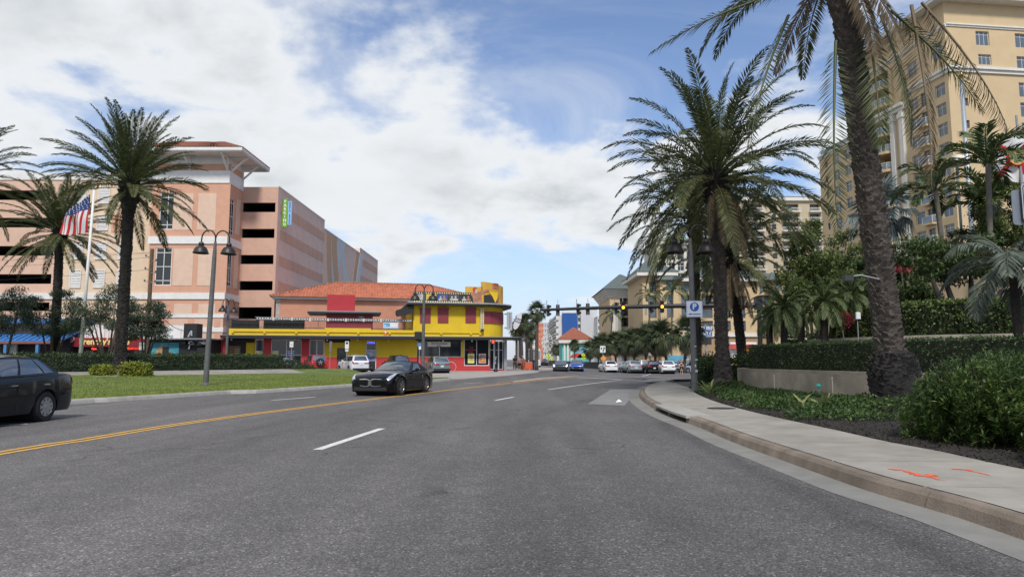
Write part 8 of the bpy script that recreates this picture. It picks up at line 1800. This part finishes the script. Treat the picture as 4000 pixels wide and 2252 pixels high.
# --- flags
def flag(name, label, hoist_top, pts, cols, colour, mats, cat='flag'):
    """pts(u, v) -> Vector in world; colour(u, v) -> material index"""
    nu, nv = cols; t = thing(name, label, cat, hoist_top); mb = MB(); o = Vector(hoist_top)
    vs = [pts(i/nu, j/nv)-o for j in range(nv+1) for i in range(nu+1)]
    for j in range(nv):
        for i in range(nu):
            mb.mi = colour((i+.5)/nu, (j+.5)/nv); mb.add([vs[j*(nu+1)+i], vs[j*(nu+1)+i+1], vs[(j+1)*(nu+1)+i+1], vs[(j+1)*(nu+1)+i]], [(0, 1, 2, 3)])
    c = ob('cloth', mb, mats, t); return t
FR, FWH, FB = mat('flag_red', (.48, .018, .03), .8, .08, 6), mat('flag_white', (.66, .66, .66), .8, .05, 6), mat('flag_blue', (.02, .045, .16), .8, .1, 6)
fpY = 50.; fb = Vector((GX(312, fpY), fpY, .3)); t = thing('flag_pole', 'tall white flag pole rising from the verge trees', 'flag pole', fb); ztp = P(352, 727, fpY).z; mb = MB(); mb.tube([(0, 0, -.3), (.25, 0, ztp-.3)], [.15, .07], 12); ob('pole', mb, WHITE, t, smooth=True); mb = MB(); mb.lathe([(.01, .14), (.09, .07), (.09, -.03), (.02, -.08)], 12, (.25, 0, ztp-.25)); ob('finial', mb, WHITE, t)
def usp(u, v):   # u: along the stripes (down), v: across them (0 at the pole)
    top = Vector(P(352, 757, fpY-.1)).lerp(P(352-70*v, 757+52*v, fpY-.1), 1); bot = P(336-108*v, 905+16*math.sin(v*2.5)-4*v, fpY-.1)
    p = top.lerp(bot, u); p.x -= .45*math.sin(math.pi*u)*v*.6; p.y += .16*math.sin(v*13+u*2.)*(.25+u)+.08*math.sin(u*7+v*3); return p
us = flag('national_flag', 'star spangled flag with red and white stripes drooping from the flag pole', usp(0, 0), usp, (26, 44), lambda u, v: 2 if u < .40 else (0 if int(v*13) % 2 == 0 else 1), [FR, FWH, FB])
o0 = us.location
for r_ in range(5):
    for c_ in range(7):
        p = usp(.05+r_*.07, .08+c_*.13+(.05 if r_ % 2 else 0)*.9)-o0+Vector((0, -.04, 0)); mb = MB(); s_ = .052; mb.plate([(p.x+s_*(1 if k % 2 == 0 else .42)*math.sin(k*math.pi/5), p.z+s_*(1 if k % 2 == 0 else .42)*math.cos(k*math.pi/5)) for k in range(10)], p.y-.012, p.y-.002); ob('star', mb, FWH, us)
sfY = 30.
def flp(u, v):
    a, b2, c2, d2 = P(4040, 545, sfY), P(3890, 560, sfY), P(3885, 690, sfY), P(4040, 715, sfY); p = a.lerp(b2, u).lerp(d2.lerp(c2, u), v); p.z += .28*(1-(2*u-1)**2)*(1-v)-.05; p.y += .12*math.sin(u*9+v*4); return p
def flc(u, v):
    return 0 if min(abs(u-v), abs(u-(1-v))) < .11 else 1
fl = flag('state_flag', 'white flag with red diagonal cross and round seal above the bank', flp(0, 0), flp, (36, 30), flc, [FR, FWH])
c = flp(.5, .5)-fl.location+Vector((0, -.16, 0)); mb = MB(); mb.plate([(c.x+.33*math.cos(a), c.z+.33*math.sin(a)) for a in np.linspace(0, 6.283, 24, endpoint=False)], c.y-.01, c.y); se = ob('seal', mb, mat('seal_orange', (.72, .30, .06), .7, .1), fl); mb = MB(); mb.plate([(c.x+.25*math.cos(a), c.z+.25*math.sin(a)) for a in np.linspace(0, 6.283, 24, endpoint=False)], c.y-.016, c.y-.011); ob('seal_face', mb, mat('seal_face', (.42, .38, .22), .7, .4, 8), fl)
b = Vector((GX(4045, sfY), sfY, 1.9)); t = thing('steel_flag_pole', 'grey steel flag pole carrying the crossed flag', 'flag pole', b); mb = MB(); mb.tube([(0, 0, -.3), (0, 0, 10.5)], [.09, .05], 10); ob('pole', mb, GREYM, t)
b = Vector((GX(3832, 45), 45, 1.8)); t = thing('gold_ball_flag_pole', 'bare grey flag pole with a golden ball before the hotel', 'flag pole', b); zt = P(3815, 312, 45).z-1.8; mb = MB(); mb.tube([(0, 0, -.5), (0, 0, zt)], [.17, .13], 12); ob('pole', mb, mat('pole_galvanised', (.34, .38, .42), .45, .08, metal=.4), t, smooth=True); mb = MB(); mb.lathe([(.02, -.22), (.12, -.15), (.17, 0), (.12, .15), (.02, .2)], 14, (0, 0, zt+.35)); ob('finial', mb, mat('gold_ball', (.62, .38, .08), .35, .05, metal=.6), t, smooth=True)
# white dome lamp above the bank
b = Vector((GX(3790, 36), 36, 1.9)); z = P(3790, 640, 36).z-1.9; t = thing('dome_lamp', 'cream dome topped lamp among the arching palms', 'lamp', b); mb = MB(); mb.tube([(0, 0, -.3), (0, 0, z)], .07, 8); ob('post', mb, GREYM, t); mb = MB(); mb.lathe([(.02, .55), (.25, .50), (.48, .34), (.62, .08), (.62, 0), (.02, .02)], 20, (0, 0, z-.05)); ob('dome', mb, mat('dome_cream', (.60, .57, .47), .5, .05), t, smooth=50)
# sign plates at the right edge, mounted on a post beside the pavement
b = Vector((7.32, 8.75, .2)); t = thing('street_sign', 'pair of pale metal street sign plates on a post by the bushes', 'sign', b); 
mb = MB(); mb.tube([(.30, .06, -.2), (.30, .06, 3.9)], .035, 8); ob('post', mb, GREYM, t)
def rrect(x0, x1, z0, z1, r): return [(cx+r*math.cos(a), cz+r*math.sin(a)) for cx, cz, a0 in ((x1-r, z1-r, 0), (x0+r, z1-r, 1.571), (x0+r, z0+r, 3.142), (x1-r, z0+r, 4.712)) for a in np.linspace(a0, a0+1.571, 5)]
q0, q1 = P(3949, 742, 8.75)-b, P(3962, 878, 8.75)-b; mb = MB(); mb.plate(rrect(q0.x, q0.x+.62, q1.z, q0.z, .04), 0, .008); ob('rear_plate', mb, mat('plate_back', (.20, .23, .26), .5, .1, metal=.4), t)
mb = MB(); mb.plate(rrect(q0.x+.10, q0.x+.6, q1.z+.035, q0.z+.075, .05), -.05, -.042); fp_ = ob('front_plate', mb, mat('plate_white', (.40, .43, .47), .45, .05), t); mb = MB(); o_, i_ = rrect(q0.x+.112, q0.x+.59, q1.z+.047, q0.z+.063, .045), rrect(q0.x+.124, q0.x+.58, q1.z+.059, q0.z+.051, .04); n = len(o_); mb.add([(x, -.053, z) for x, z in o_]+[(x, -.053, z) for x, z in i_], [(i, (i+1) % n, n+(i+1) % n, n+i) for i in range(n)]); ob('border', mb, BKS, fp_)
# --- black fence with mesh panels down the street
fpts = [G(2360, 1443), G(2318, 1440), G(2282, 1437), G(2220, 1431), G(2143, 1425)]; FPTH = smooth_path([(p.x, p.y) for p in fpts], 1.); t = thing('barrier_fence', 'long black mesh barrier fence down the middle of the street', 'fence', (FPTH[0][0], FPTH[0][1], 0)); s_ = 0; Lf = plen(FPTH); o = Vector((FPTH[0][0], FPTH[0][1], 0)); FENM = mat('fence_mesh', (.016, .017, .019), .7, .25, 5)
while s_ < Lf-.5:
    e = min(Lf, s_+2.4); c = cut(FPTH, s_+.03, e-.03); a, d = Vector((*c[0], zg(*c[0])))-o, Vector((*c[-1], zg(*c[-1])))-o; mb = MB(); n = 10
    for k in range(n):
        p, q = a.lerp(d, k/n), a.lerp(d, (k+.8)/n); mb.beam(p+Vector((0, 0, .68)), q+Vector((0, 0, .68)), .025, 1.06)
    mb.beam(a+Vector((0, 0, .12)), d+Vector((0, 0, .12)), .05); mb.beam(a+Vector((0, 0, 1.24)), d+Vector((0, 0, 1.24)), .06, .06); ob('panel', mb, FENM, t, kind='stuff')
    mb = MB(); mb.beam(a+Vector((0, 0, 0)), a+Vector((0, 0, 1.3)), .07); mb.box(a.x-.3, a.x+.3, a.y-.06, a.y+.06, a.z-.02, a.z+.07); ob('post', mb, FENM, t); s_ = e
# street front clutter before the hotel: banner, awnings, bins, utility boxes
b = Vector((GX(2762, 150), 150, -.4)); f = Face(b, (0, 0), (1, 0)); t = thing('shop_banner', 'tall blue shop banner with white letters before the hotel wing', 'sign', b); mb = MB(); f.pbox(mb, 2738, 2782, 1275, 1312, 0, .2); ob('panel', mb, mat('banner_deep_blue', (.02, .11, .36), .5, .05), t); u_, z_ = f.fp(2762, 1292); put_text(t, f, 'SURF\nSRY', u_, z_, 1.15, WSG, -.03, bold=.03)
mb = MB(); f.pbox(mb, 2740, 2780, 1316, 1345, 0, .2); ob('panel', mb, mat('banner_black', (.03, .03, .035), .5, .5, 1), t); mb = MB(); f.box(mb, f.U(2758), f.U(2764), .21, .5, 0, z_+1.5); ob('post', mb, GREYM, t)
b = Vector((GX(2900, 125), 125, -.4)); f = Face(b, (0, 0), (1, 0)); t = thing('beach_kiosk', 'white kiosk with a red and orange awning behind the palms', 'kiosk', b); mb = MB(); f.pbox(mb, 2852, 2958, 1335, 1400, 0, 3); ob('wall', mb, WHITE, t); mb = MB(); f.pbox(mb, 2848, 2945, 1343, 1362, -.8, -.01); ob('awning', mb, mat('kiosk_red', (.48, .08, .07), .6, .2, .5), t); mb = MB(); f.pbox(mb, 2915, 2942, 1362, 1372, -.85, -.02); ob('sign_board', mb, ORGS, t)
t = thing('blue_beach_wall', 'low bright blue painted wall behind the parked cars', 'wall', Vector((GX(2630, 118), 118, -.42))); mb = MB(); f = Face(t.location, (0, 0), (1, 0)); f.pbox(mb, 2598, 2690, 1388, 1405, 0, .3); mb.box(f.U(2598), f.U(2690), .02, .28, -.1, f.Z(2640, 1405)-.003); ob('wall', mb, mat('beach_blue', (.10, .36, .50), .7, .25, .8), t)
for k, px in enumerate((2076, 2088)):
    b = on_road(px, 86); b.z = .06; t = thing('litter_bin', ('grey litter bin under the corner palms', 'blue edged litter bin beside the grey one')[k], 'litter bin', b); mb = MB(); mb.bbox(-.3, .3, -.3, .3, 0, 1.1, .04); ob('body', mb, (GREYM, mat('bin_blue', (.10, .16, .22), .6, .1))[k], t); mb = MB(); mb.bbox(-.33, .33, -.33, .33, 1.103, 1.25, .05); ob('lid', mb, BLK, t)
b = Vector((GX(2058, 83), 83, .06)); t = thing('barricade', 'orange red plastic barricade beside the pedestrians', 'barricade', b); mb = MB(); mb.bbox(-.7, .7, -.12, .12, .12, .95, .05); ob('panel', mb, mat('barricade_orange', (.55, .10, .04), .6, .1), t); mb = MB(); mb.box(-.6, -.5, -.3, .3, 0, .118); ob('foot', mb, BLK, t); mb = MB(); mb.box(.5, .6, -.3, .3, 0, .118); ob('foot', mb, BLK, t)
b = Vector((GX(2925, 33), 33, .0)); t = thing('utility_cabinet', 'pair of grey floodlight boxes beside the yellow green shrub', 'floodlight', b); 
for k, x in enumerate((-.22, .22)):
    q = P(2922, 1425, 33).z; mb = MB(); mb.bbox(x-.17, x+.17, -.12, .12, q-.22, q+.1, .02); ob('lamp_box', mb, mat('box_grey', (.16, .17, .17), .5, .1), t); mb = MB(); mb.tube([(x, 0, -.1), (x, 0, q-.22)], .02, 6); ob('stake', mb, GREYM, t)
b = Vector((GX(3360, 26.5), 26.5, .9)); q = P(3360, 1233, 26.5).z-.9; t = thing('hanging_lamp_box', 'small white lamp box on a stake above the hedge', 'floodlight', b); mb = MB(); mb.tube([(0, .05, -.1), (0, .05, q)], .02, 6); ob('stake', mb, GREYM, t); mb = MB(); mb.bbox(-.09, .09, -.06, .06, q-.12, q+.14, .02); ob('lamp_box', mb, WSG, t)
for k, (px, py0, py1) in enumerate(((2905, 1456, 1500), (3022, 1470, 1530), (3234, 1480, 1530))):
    i = min(range(len(W1)), key=lambda j: abs(2000+F*W1[j][0]/W1[j][1]-px)); q = W1[i]; nx, ny = -q[0], -q[1]; l = math.hypot(nx, ny); b = Vector((q[0]+nx/l*.30, q[1]+ny/l*.30, bed_z(q[0], q[1])-.05)); mb = MB(); mb.tube([(0, 0, 0), (0, 0, .62)], .018, 6); mb.lathe([(.03, 0), (.03, .05)], 8, (0, 0, .62)); ob('irrigation_riser', mb, mat('pvc_pale', (.42, .40, .34), .6, .1), loc=b, label=('pale irrigation riser at the palm end of the curved wall', 'pale irrigation riser midway along the curved wall', 'pale irrigation riser behind the turquoise garden marker')[k], cat='pipe')
b = Pz(3198, 1506, .95); b = Vector((10.0, 20.2, bed_z(10, 20.2))); q = P(3198, 1506, 20.2); b.x = q.x; t = thing('garden_pinwheel', 'turquoise round garden marker on a thin stem before the wall', 'garden ornament', b); mb = MB(); mb.tube([(0, 0, 0), (0, 0, q.z-b.z)], .008, 5); ob('stem', mb, GREYM, t); mb = MB(); mb.lathe([(.01, -.06), (.05, -.05), (.07, 0), (.05, .05), (.01, .06)], 10, (0, 0, q.z-b.z)); ob('globe', mb, mat('turquoise', (.03, .50, .42), .4, .15, 20), t)
# ================================================================== people
def person(label, loc, rz, h, top_m, leg_m, skin_m, pose, long_legs=True, hair=None, sleeve=True, hat=None, group=None, print_m=None):
    t = thing('person', label, 'person', loc, rz, group); k = h/1.75
    def skinned(name, verts, edges, rads, m, sub=1):
        me = bpy.data.meshes.new(name); me.from_pydata([Vector(v)*k for v in verts], edges, []); me.materials.append(m); o = bpy.data.objects.new(name, me); COL.objects.link(o); o.parent = t
        s = o.modifiers.new('skin', 'SKIN'); s.use_smooth_shade = True
        for i, r_ in enumerate(rads):
            sv = me.skin_vertices[0].data[i]; sv.radius = (r_[0]*k, r_[1]*k) if isinstance(r_, tuple) else (r_*k, r_*k); sv.use_root = (i == 0)
        ss = o.modifiers.new('sub', 'SUBSURF'); ss.levels = ss.render_levels = sub; return o
    a = pose   # stride in metres, arm swing
    # pelvis 0, waist 1, chest 2, neck 3, head base 4, head 5, head top 6; legs and arms
    hipL, hipR = (0, .10, .90), (0, -.10, .90)
    V = [(0, 0, .95), (0, 0, 1.12), (0, 0, 1.36), (0, 0, 1.49), (.015, 0, 1.57), (.02, 0, 1.66), (.01, 0, 1.74),
         (0, .10, .88), (a*.30+.03, .105, .50), (a*.45, .10, .09), (a*.45+.14, .11, .035), (0, -.10, .88), (-a*.22+.03, -.105, .50), (-a*.5, -.10, .10), (-a*.5+.13, -.11, .035),
         (0, .19, 1.40), (-a*.25, .24, 1.14), (-a*.15+.06, .24, .90), (-a*.15+.10, .235, .80), (0, -.19, 1.40), (a*.25, -.24, 1.14), (a*.35+.06, -.24, .92), (a*.38+.1, -.235, .82)]
    E = [(0, 1), (1, 2), (2, 3), (3, 4), (4, 5), (5, 6), (0, 7), (7, 8), (8, 9), (9, 10), (0, 11), (11, 12), (12, 13), (13, 14), (2, 15), (15, 16), (16, 17), (17, 18), (2, 19), (19, 20), (20, 21), (21, 22)]
    Rr = [(.12, .15), (.105, .135), (.115, .165), .055, .06, (.092, .075), .05, .085, .058, .040, .035, .085, .058, .040, .035, .055, .042, .034, .030, .055, .042, .034, .030]
    skinned('body', V, E, Rr, skin_m)
    tv, te, tr = [V[0], V[1], V[2], (0, 0, 1.45), V[15], V[16], V[19], V[20]], [(0, 1), (1, 2), (2, 3), (2, 4), (2, 6)]+([(4, 5), (6, 7)] if sleeve else []), [(.135, .17), (.122, .152), (.13, .18), .075, .066, .058, .066, .058]
    skinned('top', tv, te, tr, top_m)
    kL, kR = (V[9] if long_legs else V[8]), (V[13] if long_legs else V[12])
    lv = [(0, 0, .98), V[7], V[8], kL, V[11], V[12], kR] if long_legs else [(0, 0, .98), V[7], V[8], V[11], V[12]]
    le = [(0, 1), (1, 2), (2, 3), (0, 4), (4, 5), (5, 6)] if long_legs else [(0, 1), (1, 2), (0, 3), (3, 4)]
    skinned('trousers' if long_legs else 'shorts', lv, le, [(.135, .165), .100, .075, .058, .100, .075, .058] if long_legs else [(.135, .165), .105, .090, .105, .090], leg_m)
    mb = MB(); mb.lathe([(.02, .10), (.07, .085), (.095, .02), (.098, -.05), (.07, -.11)], 12, (-.008*k, 0, 1.67*k)); mb.v = [((v[0]-.012) if v[0] < 0 else v[0]*.82-.012, v[1]*.9, v[2]) for v in mb.v]; ob('hair' if not hat else 'cap', mb, hat or hair, t, smooth=True)
    for s_ in (1, -1): mb = MB(); y = .03*s_*k; mb.lathe([(.002, -.006), (.010, 0), (.002, .006)], 6, (.10*k, y, 1.665*k), 'x'); ob('eye', mb, BKS, t)
    mb = MB(); mb.add([Vector(v)*k for v in ((.098, -.012, 1.63), (.098, .012, 1.63), (.122, 0, 1.632), (.096, 0, 1.675))], [(0, 1, 2), (0, 2, 3), (1, 3, 2)]); ob('nose', mb, skin_m, t)
    if print_m: mb = MB(); mb.box(.135*k, .142*k, -.09*k, .09*k, 1.22*k, 1.33*k); ob('shirt_print', mb, print_m, t)
    return t
SK1, SK2, SK3 = mat('skin_light', (.45, .27, .19), .6, .05), mat('skin_brown', (.20, .10, .065), .6, .05), mat('skin_tan', (.33, .18, .12), .6, .05); CB = mat('cloth_black', (.012, .012, .014), .9, .2, 8); CPK = mat('cloth_pink', (.45, .22, .24), .9, .1, 8); CR = mat('cloth_rust', (.30, .09, .06), .9, .2, 8); HR = mat('hair_dark', (.012, .009, .008), .6, .2, 9); CW = mat('cloth_white', (.62, .62, .60), .9, .05)
def at_pave(px, Y, z=.06): return Vector((GX(px, Y), Y, z))
person('person dressed all in black walking by the bar corner', at_pave(2011, 84), R(-80), 1.78, CB, CB, SK2, .35, True, HR)
person('person in a pink top walking between two others', at_pave(2029, 86), R(-95), 1.65, CPK, CB, SK1, .3, False, HR)
person('person in rust coloured beachwear and a white cap', at_pave(2042, 82.5), R(-90), 1.70, CR, CR, SK2, .3, False, None, False, CW)
person('person in a black shirt and shorts standing by the leaning fan palm', Vector((GX(2661, 84), 84, zg(GX(2661, 84), 84))), R(-100), 1.80, CB, CB, SK1, .12, False, HR, True, None, None, CW)
person('person in black behind the white crossover roof', Vector((GX(2572, 101), 101, zg(30, 101))), R(-90), 1.85, CB, CB, SK1, .1, True, HR)
